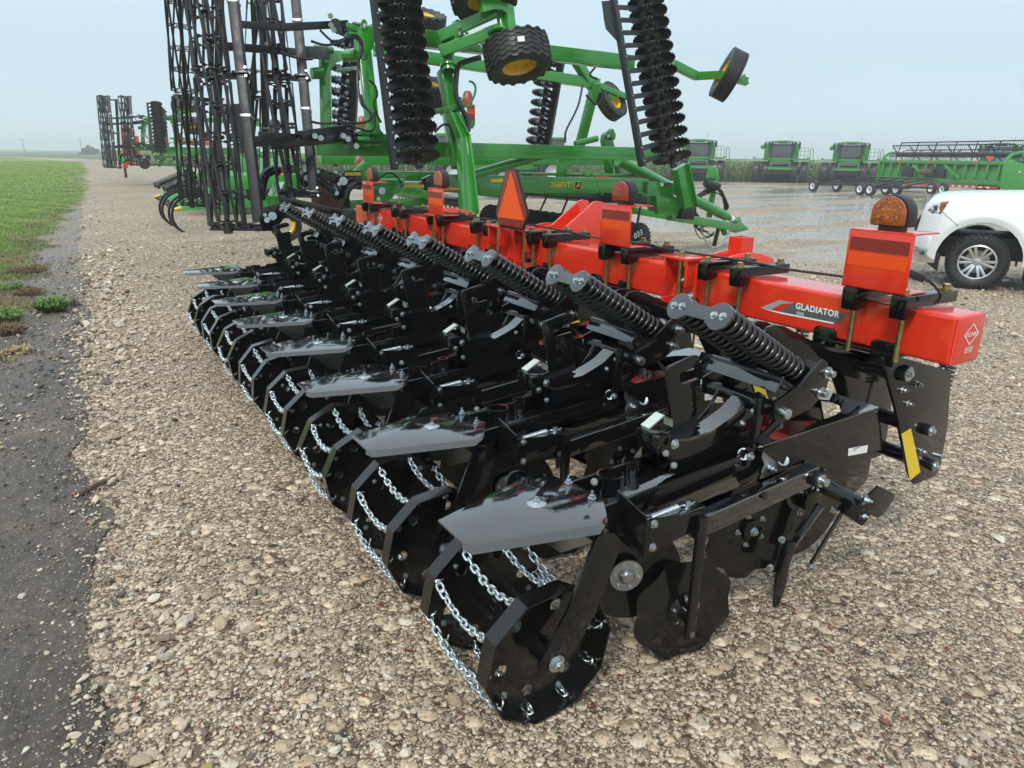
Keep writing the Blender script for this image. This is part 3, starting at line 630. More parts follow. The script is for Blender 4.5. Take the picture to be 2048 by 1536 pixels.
# spring seat tray and near lug
fo = V((sb_.x, 0, sb_.z)) - ax * .018
def seat(u, v, y): return V((fo.x, y, fo.z)) - ax * u + ub * v
sp('spring_seat', PLATE([seat(0, .06, 1.535), seat(0, -.075, 1.535), seat(0, -.075, 1.86), seat(0, .06, 1.86)], -ax * .012), 'black', .002)
sp('seat_tray', PLATE([seat(0, -.062, 1.535), seat(-.16, -.062, 1.535), seat(-.16, -.062, 1.86), seat(0, -.062, 1.86)], ub * -.010), 'black', .002)
sp('seat_flange', PLATE([seat(-.15, -.055, 1.535), seat(-.15, -.118, 1.535), seat(-.15, -.118, 1.86), seat(-.15, -.055, 1.86)], -ax * .008), 'black_wet', .0015)
for y in (1.525, 1.858):
    sp('seat_lug', PLATE([seat(-.06, -.06, y), seat(.0, .075, y), seat(.03, .075, y), seat(.085, .03, y), seat(.10, -.02, y), seat(.06, -.10, y), seat(-.04, -.19, y), seat(-.10, -.20, y), seat(-.14, -.15, y)], (0, .012, 0)), 'black', .002)
    s_ = -1 if y < 1.7 else 1
    for u, v in ((.055, .045), (.07, -.03)):
        c_ = seat(u, v, y + (.006)); e1 = c_ + V((0, s_ * .006, 0))
        sp('pin', CYL(e1, e1 + V((0, s_ * .030, 0)), .0125, 14), 'zinc', .002)
        sp('washer', CYL(e1, e1 + V((0, s_ * .006, 0)), .022, 16), 'zinc', 0)
    c_ = seat(-.085, -.165, y + .006)
    sp('pivot_pin', CYL(c_, c_ + V((0, s_ * .038, 0)), .019, 16), 'zinc', .002)
sp('pivot_tube', CYL(seat(-.085, -.165, 1.535), seat(-.085, -.165, 1.855), .028, 18), 'black', 0)
# curved upper link behind the spring, lower arm channel, hanger plates
UL = [(1535, 672), (1545, 657), (1560, 652), (1578, 655), (1640, 687), (1700, 702), (1740, 722), (1738, 765), (1690, 752), (1645, 748), (1600, 742), (1560, 715)]
uz = [(q.x, q.z) for q in P3(UL, 1.64)]
for y in (1.66, 1.735): sp('upper_link', PLATE(XZ(uz, y), (0, .012, 0)), 'black', .002)
LA = [(1527, 898), (1560, 884), (1640, 855), (1700, 836), (1757, 822), (1768, 900), (1700, 910), (1573, 934)]
lz = [(q.x, q.z) for q in P3(LA, 1.53)]
sp('lower_arm', PLATE(XZ(lz, 1.53), (0, .012, 0)), 'black', .002)
sp('lower_arm', PLATE(XZ(lz, 1.80), (0, .012, 0)), 'black', .002)
tz = lz[:5]
outl = [(0.0, 0.0), (.40, 0.0), (.40, .27), (0.0, .27)]
d_ = V((tz[-1][0] - tz[0][0], 0, tz[-1][1] - tz[0][1])); LL = d_.length; d_.normalize()
hole = circ(LL * .62, .135, LL * .25, 24, .095)
sp('arm_top_plate', HPLATE([(0, 0), (LL, 0), (LL, .282), (0, .282)], [hole], V((tz[0][0], 1.53, tz[0][1] + .008)), d_, V((0, 1, 0)), (0, 0, .008)), 'black_wet', 0)
lab_ = P3([(1697, 897), (1736, 890), (1734, 905), (1696, 912)], 1.5285)
sp('part_label', B().add(lab_, [(0, 1, 2, 3)]), 'white_decal', 0, smooth=0)
for i in range(3):
    for j in range(2 if i < 2 else 1):
        a0 = at(1703 + (1 if i == 1 else 0), 898.2 + 3.6 * i, Y=1.5279); sp('label_print', BOX((a0.x + .022 * (1 - .4 * (i == 2)) + .005 + .001 * j, 1.5279, a0.z + .0035 * 1.6 * 1), (.040 * (1 - .55 * (i == 2)), .0004, .0028)), 'grey_decal', 0, smooth=0); break
HG = [(1763, 718), (1772, 706), (1822, 720), (1900, 742), (1893, 850), (1878, 936), (1868, 952), (1826, 968), (1815, 945), (1790, 820)]
hz = [(q.x, min(q.z, 1.002)) for q in P3(HG, 1.50)]
for y in (1.494, 1.752): sp('hanger_plate', PLATE(XZ(hz, y), (0, .014, 0)), 'black', .002)
for y in (1.47, 1.725):
    sp('clamp_lug', PLATE([V((2.566, y, .955)), V((2.566, y, 1.035)), V((2.566, y + .015, 1.048)), V((2.566, y + .085, 1.048)), V((2.566, y + .10, 1.035)), V((2.566, y + .10, .955))], (.012, 0, 0)), 'black', .002)
sp('clamp_shelf', BOX((2.67, 1.63, .999), (.24, .34, .012)), 'black', .002)
def hw_pt(px, py, y=1.494): q = at(px, py, Y=y); return V((q.x, y, q.z))
for px, py, r in ((1806, 745, .034), (1851, 858, .026), (1859, 928, .026)):
    c_ = hw_pt(px, py); sp('pivot_tube', CYL(c_ + V((0, .01, 0)), c_ + V((0, .27, 0)), r * 1.25, 18), 'black', 0)
    sp('pivot_boss', CYL(c_ + V((0, .006, 0)), c_ + V((0, -.022, 0)), r * .95, 18), 'black_matt', .002)
    sp('washer', CYL(c_ + V((0, -.022, 0)), c_ + V((0, -.027, 0)), r * .85, 18), 'zinc', 0)
    sp('bolt', HEX(c_ + V((0, -.026, 0)), (0, -1, 0), .0125, .016), 'zinc', 0)
for px, py in ((1803, 779), (1814, 806), (1832, 767), (1841, 901)): sp('bolt', HEX(hw_pt(px, py), (0, -1, 0), .0095, .02, nut=.008), 'zinc', 0)
c_ = hw_pt(1873, 915); sp('pin', CYL(c_ + V((.03, .05, 0)), c_ + V((.03, -.01, 0)), .011), 'zinc', .001)
yq = P3([(1803, 868), (1822, 856), (1841, 944), (1820, 961)], 1.4925); sp('reflective_tape', B().add(yq, [(0, 1, 2, 3)]), 'decal_yellow', 0, smooth=0)
# spring damper in front of the hanger
sx = at(1890, 790, Y=1.60)
sp('damper_spring', COIL((sx.x + .02, 1.62, 1.0), (sx.x + .0, 1.62, .70), .031, .0065, 15, 18, 6), 'spring_black', 0, smooth=70)
sp('damper_rod', CYL((sx.x + .02, 1.62, 1.02), (sx.x - .01, 1.62, .50), .008, 10), 'zinc_dull', 0)
# front coulter disc, notched row-cleaner disc
def disc_mesh(c, nrm, R, th=.005, notch=0, depth=.0, wave=0, dish=0.0, n=96, hub=0.0):
    d, a, b = frame(nrm); c = V(c); rings = [0.06, .35, .7, .9, 1.0]; vs_ = []; fs = []
    for side in (1, -1):
        for r in rings:
            for i in range(n):
                t_ = 2 * PI * i / n; rr = r
                if notch and r > .8:
                    k = math.cos(notch * t_); rr = r * (1 - depth * (r - .8) / .2 * ((.5 + .5 * k) if wave else max(0, k) ** 1.2))
                z = dish * (r * r) + (wave * math.sin(8 * t_) * max(0, r - .35) if wave else 0)
                vs_.append(c + (a * math.cos(t_) + b * math.sin(t_)) * R * rr + d * (z + side * th / 2))
    m_ = len(rings)
    for s in range(2):
        for k in range(m_ - 1):
            for i in range(n):
                j = (i + 1) % n; q = [s * m_ * n + k * n + i, s * m_ * n + k * n + j, s * m_ * n + (k + 1) * n + j, s * m_ * n + (k + 1) * n + i]
                fs.append(tuple(q) if s else tuple(reversed(q)))
    o = (m_ - 1) * n
    for i in range(n): j = (i + 1) % n; fs.append((o + i, o + j, m_ * n + o + j, m_ * n + o + i))
    return B().add(vs_, fs)
def hub_bolts(c, nrm, R, k, r=.009, h=.012, ph=0.0, name='bolt'):
    d, a, b = frame(nrm)
    for i in range(k):
        t_ = 2 * PI * i / k + ph; sp(name, HEX(V(c) + (a * math.cos(t_) + b * math.sin(t_)) * R, d, r, h, nut=.006), 'zinc', 0)
cc = at(1612, 992, Y=1.69); sp('coulter_disc', disc_mesh(cc, (0, -1, 0), .272, .006), 'black_splash', 0)
sp('coulter_hub', CYL(cc + V((0, -.003, 0)), cc + V((0, -.04, 0)), .055, 20), 'black', .003); hub_bolts(cc + V((0, -.004, 0)), (0, -1, 0), .075, 4, .011, .016, .6)
nn = V((-.18, -1, .05)).normalized(); c2 = at(1500, 1058, Y=1.62)
sp('notched_disc', disc_mesh(c2, nn, .205, .006, 7, .10, n=120), 'black_splash', 0)
sp('disc_hub', CYL(c2, c2 + nn * .022, .045, 20), 'black', .003); sp('bolt', HEX(c2 + nn * .022, nn, .014, .016), 'zinc', 0); hub_bolts(c2 + nn * .004, nn, .062, 5, .0085, .012)
sp('shank_plate', PLATE(P3([(1330, 952), (1420, 936), (1530, 915), (1640, 905), (1745, 905), (1735, 960), (1660, 1040), (1600, 1075), (1480, 1060), (1420, 1075), (1340, 1040)], 1.735), (0, .014, 0)), 'black', .003)
sp('shank_plate', PLATE(P3([(1250, 985), (1330, 955), (1420, 936), (1440, 1010), (1330, 1060), (1260, 1075)], 1.77), (0, .012, 0)), 'black', .003)
# row-cleaner axle, arms and deflector
h0, h1 = at(1632, 962, Y=1.58), at(1722, 1012, Y=1.44)
sp('cleaner_axle', CYL(h0, h1, .032, 18), 'black', .002)
sp('cleaner_flange', CYL(h0 - (h1 - h0).normalized() * .006, h0 + (h1 - h0).normalized() * .008, .062, 24), 'black', .001)
for px, py in ((1664, 968), (1660, 1018), (1625, 974)):
    q = at(px, py, Y=1.56); sp('bolt', HEX(q, h1 - h0, .0105, .018, nut=.008), 'zinc', 0)
sp('cleaner_arm', BEAM(at(1700, 1000, Y=1.46), at(1622, 1128, Y=1.50), .010, .030, (1, 0, .6)), 'black', .002)
sp('cleaner_arm', BEAM(at(1640, 1010, Y=1.50), at(1572, 1105, Y=1.55), .030, .040, (1, 0, .6)), 'black', .002)
sp('wear_pad', BEAM(at(1568, 1078, Y=1.52), at(1548, 1142, Y=1.52), .022, .045, (1, 0, .5)), 'black', .003)
sp('wear_pad', BEAM(at(1583, 1083, Y=1.50), at(1563, 1148, Y=1.50), .018, .045, (1, 0, .5)), 'black', .003)
sp('knife_point', PLATE(P3([(1556, 1140), (1578, 1142), (1570, 1180), (1552, 1226), (1549, 1226), (1551, 1180)], 1.54), (0, .012, 0)), 'black_splash', .002)
for px, py in ((1563, 1078), (1540, 1134), (1622, 1136)): sp('bolt', HEX(at(px, py, Y=1.50), (-.6, -.8, 0), .010, .02), 'zinc', 0)
sp('deflector', PLATE(P3([(1716, 1004), (1733, 994), (1757, 972), (1791, 988), (1789, 996), (1772, 1024), (1757, 1037), (1738, 1028), (1716, 1024)], 1.43), (0, .008, 0)), 'black', .002)
sp('axle_block', BEAM(at(1690, 1012, Y=1.45), at(1725, 1036, Y=1.42), .05, .055), 'black', .004)
for px, py, r in ((1730, 999, .012), (1722, 1030, .014)): q = at(px, py, Y=1.415); sp('washer', CYL(q + V((0, .008, 0)), q, r * 1.7, 16), 'zinc', 0); sp('bolt', HEX(q, (.3, -1, 0), r, .018, nut=.01), 'zinc', 0)
# depth arm: box tube, clevis bracket, tension spring, rear shank and wavy disc
t0, t1 = at(1392, 1042, Y=1.50), at(1626, 946, Y=1.50)
sp('depth_arm', BEAM((t0.x - .02, 1.50, t0.z - .02), (t1.x, 1.50, t1.z), .05, .075), 'black_wet', .007, seg=3)
q = V((t1.x - .01, 1.475, t1.z - .01)); sp('arm_boss', CYL(q, q + V((0, -.018, 0)), .032, 20), 'black_matt', .002); sp('washer', CYL(q + V((0, -.018, 0)), q + V((0, -.024, 0)), .025, 18), 'zinc', 0); sp('pin', CYL(q + V((0, -.02, 0)), q + V((0, -.045, 0)), .0165, 16), 'zinc', .002)
q = at(1527, 990, Y=1.474); sp('arm_plug', CYL(q, q + V((0, -.008, 0)), .014, 16), 'black_matt', .001)
k0, k1 = at(1270, 1030, Y=1.60), at(1292, 1110, Y=1.47)
bx0, bx1 = at(1289, 1043, Y=1.47).x, at(1396, 1043, Y=1.47).x
bz1, bz0 = at(1340, 1042, Y=1.47).z, at(1297, 1108, Y=1.47).z
sp('clevis_plate', PLATE([V((bx0, 1.465, bz1 + .03)), V((bx1, 1.465, bz1 + .005)), V((bx1, 1.465, bz0 + .035)), V((bx0, 1.465, bz0))], (0, .008, 0)), 'black', .002)
sp('clevis_plate', PLATE([V((bx0, 1.60, bz1 + .03)), V((bx1, 1.60, bz1 + .03)), V((bx1, 1.60, bz0 + .035)), V((bx0, 1.60, bz0))], (0, .008, 0)), 'black', .002)
sp('clevis_back', PLATE([V((bx0, 1.465, bz0)), V((bx0, 1.465, bz1 + .045)), V((bx0, 1.608, bz1 + .075)), V((bx0, 1.608, bz0))], (.008, 0, 0)), 'black', .002)
for zz in (bz1 + .012, bz0 + .025): sp('bolt', HEX((bx0 + .035, 1.465, zz), (0, -1, 0), .0105, .012), 'zinc', 0)
s0, s1 = at(1302, 1036, Y=1.50), at(1356, 1014, Y=1.50)
sp('tension_spring', COIL(s0, s1, .0095, .0026, 20, 14, 6), 'zinc', 0, smooth=70)
sp('spring_hook', CABLE([s0, s0 + (s0 - s1).normalized() * .02, s0 + (s0 - s1).normalized() * .03 + V((0, 0, -.008))], .003), 'zinc', 0); sp('spring_hook', CABLE([s1, s1 + (s1 - s0).normalized() * .018, s1 + (s1 - s0).normalized() * .026 + V((0, -.006, 0))], .003), 'zinc', 0)
q = at(1373, 1032, Y=1.50); sp('clevis_pin', CYL(q, q + V((0, 0, .055)), .0105, 14), 'zinc', .001); sp('cotter', CABLE([q + V((-.012, 0, .04)), q + V((.008, -.002, .04)), q + V((.028, -.004, .046))], .002), 'zinc', 0)
sp('spring_shelf', PLATE([V((bx0, 1.465, bz1 + .004)), V((bx1 + .02, 1.465, bz1 + .012)), V((bx1 + .02, 1.53, bz1 + .012)), V((bx0, 1.53, bz1 + .004))], (0, 0, .006)), 'black_wet', .001)
sh0, sh1 = at(1404, 1034, Y=1.455), at(1401, 1266, Y=1.455)
sp('shank', BEAM((sh0.x, 1.452, sh0.z), (sh0.x - .005, 1.452, sh1.z), .016, .038, (1, 0, 0)), 'black', .002)
wn = V((-.22, -1, .03)).normalized(); wc = at(1366, 1224, Y=1.51); wc.z += .012
sp('wavy_disc', disc_mesh(wc, wn, .198, .005, 8, .085, .006, .0, 128), 'black_splash', 0, smooth=60)
sp('disc_hub', LATHE(wc, wn, [(.001, 0), (.062, 0), (.062, .008), (.034, .02), (.03, .05), (.001, .052)], 24), 'black', 0); hub_bolts(wc + wn * .008, wn, .047, 5, .0085, .011, .3)
q = V((sh0.x - .003, 1.443, sh1.z + .022)); sp('shank_rivet', CYL(q, q + V((0, -.003, 0)), .011, 14), 'zinc_dull', 0)
# inner closing disc with zinc hub cap
dn = V((-.35, -1, -.02)).normalized(); dc = at(1262, 1142, Y=1.60); sp('closing_disc', disc_mesh(dc, dn, .17, .006, dish=.02), 'black_splash', 0)
zc = dc + dn * .02 + V((-.03, 0, .005)); sp('hub_cap', LATHE(zc, dn, [(.001, .022), (.018, .020), (.026, .012), (.028, .004), (.058, .003), (.058, -.004)], 28), 'zinc_dull', 0); hub_bolts(zc + dn * .003, dn, .044, 6, .0065, .007, .2)
# tube rings
rz = .675
for px, py, r in ((1221, 947, .046), (1263, 920, .027)):
    c_ = at(px, py, Z=rz); sp('tube_ring', LATHE((c_.x, c_.y, rz - .13), (0, 0, 1), [(r, 0), (r, .13), (r - .006, .13), (r - .006, 0)], 32, True), 'black_wet', 0)
r1, r2 = at(1221, 947, Z=rz), at(1263, 920, Z=rz)
for s in (-1, 1):
    dd = (r2 - r1).normalized(); nn_ = V((-dd.y, dd.x, 0)) * s
    sp('ring_strap', BEAM(r1 - dd * .05 + nn_ * .006 + V((0, 0, -.06)), r1 - dd * .085 + nn_ * .02 + V((0, 0, -.06)), .004, .12), 'black_wet', 0)
    sp('ring_strap', BEAM(r2 + dd * .026 + nn_ * .008 + V((0, 0, -.06)), r2 + dd * .14 + nn_ * .035 + V((0, 0, -.06)), .004, .12), 'black', 0)
for px, py in ((1188, 963), (1331, 906), (1347, 930)): sp('bolt', HEX(at(px, py, Y=1.60), (-.3, -1, 0), .009, .014), 'zinc', 0)
# lock arm above, hook plate, zinc gusset
sp('lock_arm', BEAM(at(1494, 906, Y=1.575), at(1556, 842, Y=1.575), .010, .034), 'black', .002)
q = at(1500, 912, Y=1.565); sp('bolt', HEX(q, (0, -1, 0), .012, .014), 'zinc', 0); sp('washer', CYL(at(1488, 908, Y=1.60), at(1488, 908, Y=1.59), .022, 18), 'zinc', 0)
sp('hook_plate', PLATE(P3([(1478, 912), (1487, 900), (1526, 900), (1530, 925), (1520, 960), (1480, 968), (1470, 945), (1478, 930), (1492, 934), (1494, 922)], 1.585), (0, .010, 0)), 'black', .002)
sp('gusset', PLATE(P3([(1528, 898), (1597, 920), (1592, 930), (1530, 955), (1524, 945), (1530, 930), (1524, 915)], 1.552), (0, .006, 0)), 'zinc_dull', .001)
sp('bolt', HEX(at(1540, 935, Y=1.551), (0, -1, 0), .013, .018, nut=.01), 'zinc', 0); sp('collar', CYL(at(1567, 921, Y=1.551), at(1567, 921, Y=1.535), .020, 18), 'zinc', .002)
sp('pivot_strut', BEAM(at(1521, 795, Y=1.57), at(1506, 895, Y=1.57), .03, .022), 'black', .004)
sp('stay', CABLE(P3([(1398, 840), (1420, 812), (1434, 786), (1437, 784)], 1.78), .008), 'black', 0)
for px, py in ((1505, 822), (1484, 846), (1349, 888)): sp('bolt', HEX(at(px, py, Y=1.598), (0, -1, 0), .009 if px > 1400 else .013, .012), 'zinc', 0)
for px, py in ((1548, 818), (1560, 806)): q = at(px, py, Y=1.70); sp('bolt', HEX(q, (0, -1, 0), .016, .02), 'zinc', 0)
# cover plate with bent lip
cv = [at(x, y, Z=.67) for x, y in ((876, 1040), (1069, 943), (1110, 952), (1164, 974), (1205, 994), (1214, 1030), (1198, 1050), (945, 1090), (925, 1086))]
sp('cover_plate', PLATE(cv, (0, 0, -.006)), 'black_wet', .0015)
l0, l1, l2, l3 = cv[7], cv[6], cv[5], cv[8]; dn_ = V((-.012, -.022, -.016))
sp('cover_lip', B().add([l3, l0, l1, l2, l2 + dn_ * .7, l1 + dn_, l0 + dn_, l3 + dn_ * .7], [(0, 7, 6, 1), (1, 6, 5, 2), (2, 5, 4, 3)]), 'black_wet', 0)
q = at(1073, 1006, Z=.67); sp('washer', LATHE(q, (0, 0, 1), [(.001, .006), (.02, .006), (.031, .002), (.032, 0)], 24), 'zinc', 0); sp('bolt', HEX(q + V((0, 0, .005)), (0, 0, 1), .0105, .010, nut=.006), 'zinc', 0)
for px, py in ((1137, 966), (1184, 997)): sp('bolt', HEX(at(px, py, Z=.671), (0, 0, 1), .0105, .014, nut=.012), 'zinc', 0)
sp('cover_bracket', PLATE([V((1.0, 1.60, .66)), V((1.3, 1.60, .66)), V((1.3, 1.60, .52)), V((1.16, 1.60, .52))], (0, .006, 0)), 'zinc_dull', .001)
# basket arms, hub and basket
AR = [(1192, 1080), (1199, 1070), (1213, 1064), (1230, 1067), (1241, 1080), (1241, 1095), (1194, 1221), (1165, 1275), (1115, 1345), (1095, 1353), (1082, 1345), (1078, 1330), (1137, 1221)]
az = [(q.x, q.z) for q in P3(AR, 1.475)]
for y in (1.475, 1.975): sp('basket_arm', PLATE(XZ(az, y), (0, .012, 0)), 'black', .002)
ax_top = at(1216, 1088, Y=1.475)
sp('arm_cross_tube', CYL((ax_top.x, 1.48, ax_top.z), (ax_top.x, 1.98, ax_top.z), .022, 14), 'black', 0)
sp('arm_mount', BEAM((ax_top.x, 1.70, ax_top.z), (b0.x, 1.70, .55), .14, .05), 'black', .004)
dv = P3([(1137, 1198), (1059, 1224), (996, 1295), (971, 1385), (999, 1444), (1064, 1463), (1143, 1428), (1198, 1362), (1220, 1284), (1204, 1224)], 1.50)
bc = V((sum(q.x for q in dv) / 10, 0, sum(q.z for q in dv) / 10)); BR = sum((V((q.x, 0, q.z)) - bc).length for q in dv) / 10; bc.z = BR * 1.0 + .002
ang0 = math.atan2(dv[1].z - bc.z, dv[1].x - bc.x)
def ringpt(r, i, y, ph=0.0): t_ = ang0 + 2 * PI * (i + ph) / 10; return V((bc.x + r * math.cos(t_), y, bc.z + r * math.sin(t_)))
for y0, y1, yp in ((1.500, 1.562, 1.556), (1.905, 1.967, 1.910)):
    o = [((BR - .003) * math.cos(ang0 + 2 * PI * i / 10), (BR - .003) * math.sin(ang0 + 2 * PI * i / 10)) for i in range(10)]
    holes = [circ(.64 * BR * math.cos(t_), .64 * BR * math.sin(t_), .021, 14) for t_ in [ang0 + .3 + 2 * PI * k / 6 for k in range(6)]]
    sp('basket_plate', HPLATE(o, holes, V((bc.x, yp, bc.z)), V((1, 0, 0)), V((0, 0, 1)), (0, .006, 0)), 'black_splash', 0)
    rim = B()
    for r in (BR, BR - .006):
        rim.add([ringpt(r, i, y) for y in (y0, y1) for i in range(10)], [(i, (i + 1) % 10, 10 + (i + 1) % 10, 10 + i) if r == BR else ((i + 1) % 10, i, 10 + i, 10 + (i + 1) % 10) for i in range(10)])
    rim.add([ringpt(r, i, y) for y in (y0, y1) for r in (BR, BR - .006) for i in range(10)], [((i + 1) % 10, i, 10 + i, 10 + (i + 1) % 10) for i in range(10)] + [(20 + i, 20 + (i + 1) % 10, 30 + (i + 1) % 10, 30 + i) for i in range(10)])
    sp('basket_rim', rim, 'black_splash', 0, smooth=20)
    sgn = -1 if y0 < 1.7 else 1; yo = yp if sgn < 0 else yp + .006
    for k in range(5):
        t_ = ang0 + .62 + 2 * PI * k / 5; sp('bolt', HEX((bc.x + .78 * BR * math.cos(t_), yo, bc.z + .78 * BR * math.sin(t_)), (0, sgn, 0), .0085, .011), 'zinc', 0)
    for k in range(5):
        t_ = ang0 + .3 + 2 * PI * k / 5; yi = yp + .006 if sgn < 0 else yp; sp('bolt', HEX((bc.x + .78 * BR * math.cos(t_), yi, bc.z + .78 * BR * math.sin(t_)), (0, -sgn, 0), .0085, .010), 'zinc', 0)
sp('basket_hub', CYL((bc.x, 1.55, bc.z), (bc.x, 1.92, bc.z), .042, 20), 'black', 0)
for y in (1.475, 1.987):
    sg = -1 if y < 1.7 else 1; sp('axle_nut', HEX((bc.x, y, bc.z), (0, sg, 0), .022, .02, nut=.01), 'zinc', 0); sp('axle_boss', CYL((bc.x, y, bc.z), (bc.x, 1.56 if sg < 0 else 1.91, bc.z), .034, 18), 'black', 0)
for i in range(10):
    p0, p1 = ringpt(BR - .014, i, 1.535), ringpt(BR - .014, i, 1.932); ch = B(); rr = random.Random(i * 7 + 3)
    up_ = math.sin(ang0 + 2 * PI * i / 10); sag = .055 if up_ > -.3 else (.012 if up_ < -.85 else .03); NL = 14; pts = []
    for k in range(NL + 1):
        t_ = k / NL; q = p0.lerp(p1, t_) + V((0, 0, -sag * 4 * t_ * (1 - t_))); pts.append(q)
    for k in range(NL):
        mid = (pts[k] + pts[k + 1]) / 2; mid.z = max(mid.z, .014); dd = pts[k + 1] - pts[k]; u = V((0, 0, 1)); rad = V((mid.x - bc.x, 0, mid.z - bc.z)).normalized(); tang = V((-rad.z, 0, rad.x))
        side = (rad + tang * rr.uniform(-.4, .4)) if k % 2 else (tang + rad * rr.uniform(-.4, .4)); ch += LINK(mid, dd, side, dd.length + .0175, .031, .005)
    sp('chain', ch, 'chain_zinc', 0, smooth=70)
    for yk in (1.547, 1.92):
        ck = ringpt(BR - .026, i, yk); t_ = ang0 + 2 * PI * i / 10 + .35; sp('chain_clip', SWEEP([ck + V((0, .014 * math.cos(a_), 0)) + V((math.cos(t_), 0, math.sin(t_))) * .016 * math.sin(a_) for a_ in [2 * PI * j / 10 for j in range(9)]], .0035, 6), 'chain_zinc', 0, smooth=70)
# rows two to eight: copies that share the meshes
KIDS = {q.name: [] for q in [RU] + list(bpy.data.objects) if q.type == 'MESH'}
kids = [o for o in COL.objects if o.parent == RU]
bkset = set(o for o in kids if o.name.split('.')[0] in ('basket_plate', 'basket_rim', 'chain', 'chain_clip'))
for r in range(1, NR):
    u = RU.copy(); COL.objects.link(u); u.location = (0, SP * r, 0)
    rv = random.Random(r * 11 + 1); spin = Matrix.Translation(bc + V((0, 0, 0))) @ Matrix.Rotation(rv.uniform(-.28, .28), 4, 'Y') @ Matrix.Translation(-bc)
    for c in kids:
        q = c.copy(); COL.objects.link(q); q.parent = u
        if c in bkset: q.matrix_basis = spin
        elif c.name.startswith('depth_quadrant'): q.matrix_basis = Matrix.Translation((rv.uniform(-.012, .012), 0, rv.uniform(-.02, .015)))
# ------------------------------------------------------------------ clamps, U-bolt rods
cl_b = PLATE([V((2.50, 0, 1.186)), V((2.50, 0, 1.236)), V((2.83, 0, 1.236)), V((2.83, 0, 1.192)), V((2.575, 0, 1.192)), V((2.56, 0, 1.16)), V((2.515, 0, 1.15)), V((2.505, 0, 1.15))], (0, .062, 0))
YC0, YC1 = at(1803, 650, X=2.545).y - .031, at(1704, 645, X=2.545).y - .031
cl_m = mesh_of('top_clamp', cl_b, 'black', .004); rod_m = mesh_of('clamp_rod', CYL((2.545, .031, 1.16), (2.545, .031, .985), .0105, 12), 'brass'); nut_m = mesh_of('clamp_nut', HEX((0, 0, 0), (0, 0, 1), .017, .022), 'brass')
shade_m = mesh_of('rod_shade', B(), 'red')
for r in range(NR):
    for y in (YC0, YC1):
        k = bar and bpy.data.objects.new('top_clamp', cl_m); link(k, bar); k.location = (0, y + SP * r, 0)
        o = bpy.data.objects.new('clamp_rod', rod_m); link(o, bar); o.location = (0, y + SP * r, 0)
        for x in (2.53, 2.80): o = bpy.data.objects.new('clamp_nut', nut_m); link(o, bar); o.location = (x, y + .031 + SP * r, 1.236)
# ------------------------------------------------------------------ lamp brackets
def lamp_bracket(tl, tr, br_, bl, lens, X=2.50, lamp=True, tape=True):
    c = [at(*p_, X=X) for p_ in (tl, tr, br_, bl)]
    y0 = (c[0].y + c[3].y) / 2; y1 = (c[1].y + c[2].y) / 2; z1 = (c[0].z + c[1].z) / 2; z0 = max(1.238, (c[2].z + c[3].z) / 2); W = y0 - y1; H = z1 - z0
    br0 = mk('lamp_bracket', PLATE([V((X, y0, z0)), V((X, y0, z1)), V((X, y1, z1)), V((X, y1, z0))], (.006, 0, 0)), 'red', ST, .0015)
    mk('bracket_flange', BOX((X + .075, (y0 + y1) / 2, z1 + .0035), (.15, W, .006)), 'red', br0, .0015)
    mk('bracket_foot', BOX((X + .07, (y0 + y1) / 2, z0 + .003), (.14, W, .006)), 'red', br0, .0015)
    def band(n_, v0, v1, mt): mk(n_, PLATE([V((X - .0015, y0 - W * .045, z0 + H * v0)), V((X - .0015, y0 - W * .045, z0 + H * v1)), V((X - .0015, y1 + W * .045, z0 + H * v1)), V((X - .0015, y1 + W * .045, z0 + H * v0))], (.001, 0, 0)), mt, br0)
    if tape: band('red_reflector', .665, .89, 'reflector_red'); band('orange_reflector', .40, .63, 'reflector_orange')
    if lamp:
        yc = (y0 + y1) / 2; R = W * .28; zb = z1 + .022; pr = [(-R, 0)] + [(R * math.cos(PI - PI * k / 16), R * .62 + R * .95 * math.sin(PI * k / 16)) for k in range(17)] + [(R, 0)]
        X0 = X + .035
        hs = mk('lamp_housing', PLATE([V((X0, yc + u, zb + v)) for u, v in pr], (.055, 0, 0)), 'plastic_black', br0, .004)
        mk('lamp_lens', PLATE([V((X0 - .001, yc + u * .92, zb + R * .06 + v * .92)) for u, v in pr], (-.014, 0, 0)), lens, br0, .005)
        for (u, v) in ((-.5, .45), (0, .4), (.5, .45), (-.3, .8), (.3, .8), (-.6, .95), (.6, .95), (0, 1.15), (-.3, 1.25), (.3, 1.25), (0, .8)):
            mk('lamp_diode', SPHERE((X0 - .015, yc + u * R, zb + v * R), R * .10, 8, 6, (.12, 1, 1)), lens.replace('lens', 'diode') if 'rust' not in lens else lens, br0, smooth=80)
        mk('lamp_stem', BOX((X0 + .03, yc, z1 + .016), (.05, R * 1.2, .03)), 'plastic_black', br0, .004)
    return br0
lb0 = lamp_bracket((1700, 459), (1830, 473), (1808, 600), (1681, 580), 'lens_amber')
lamp_bracket((1204, 409), (1263, 415), (1257, 503), (1197, 490), 'lens_red')
lamp_bracket((855, 376), (887, 380), (885, 438), (857, 432), 'lens_rust')
lamp_bracket((725, 363), (746, 366), (745, 412), (726, 408), 'lens_amber')
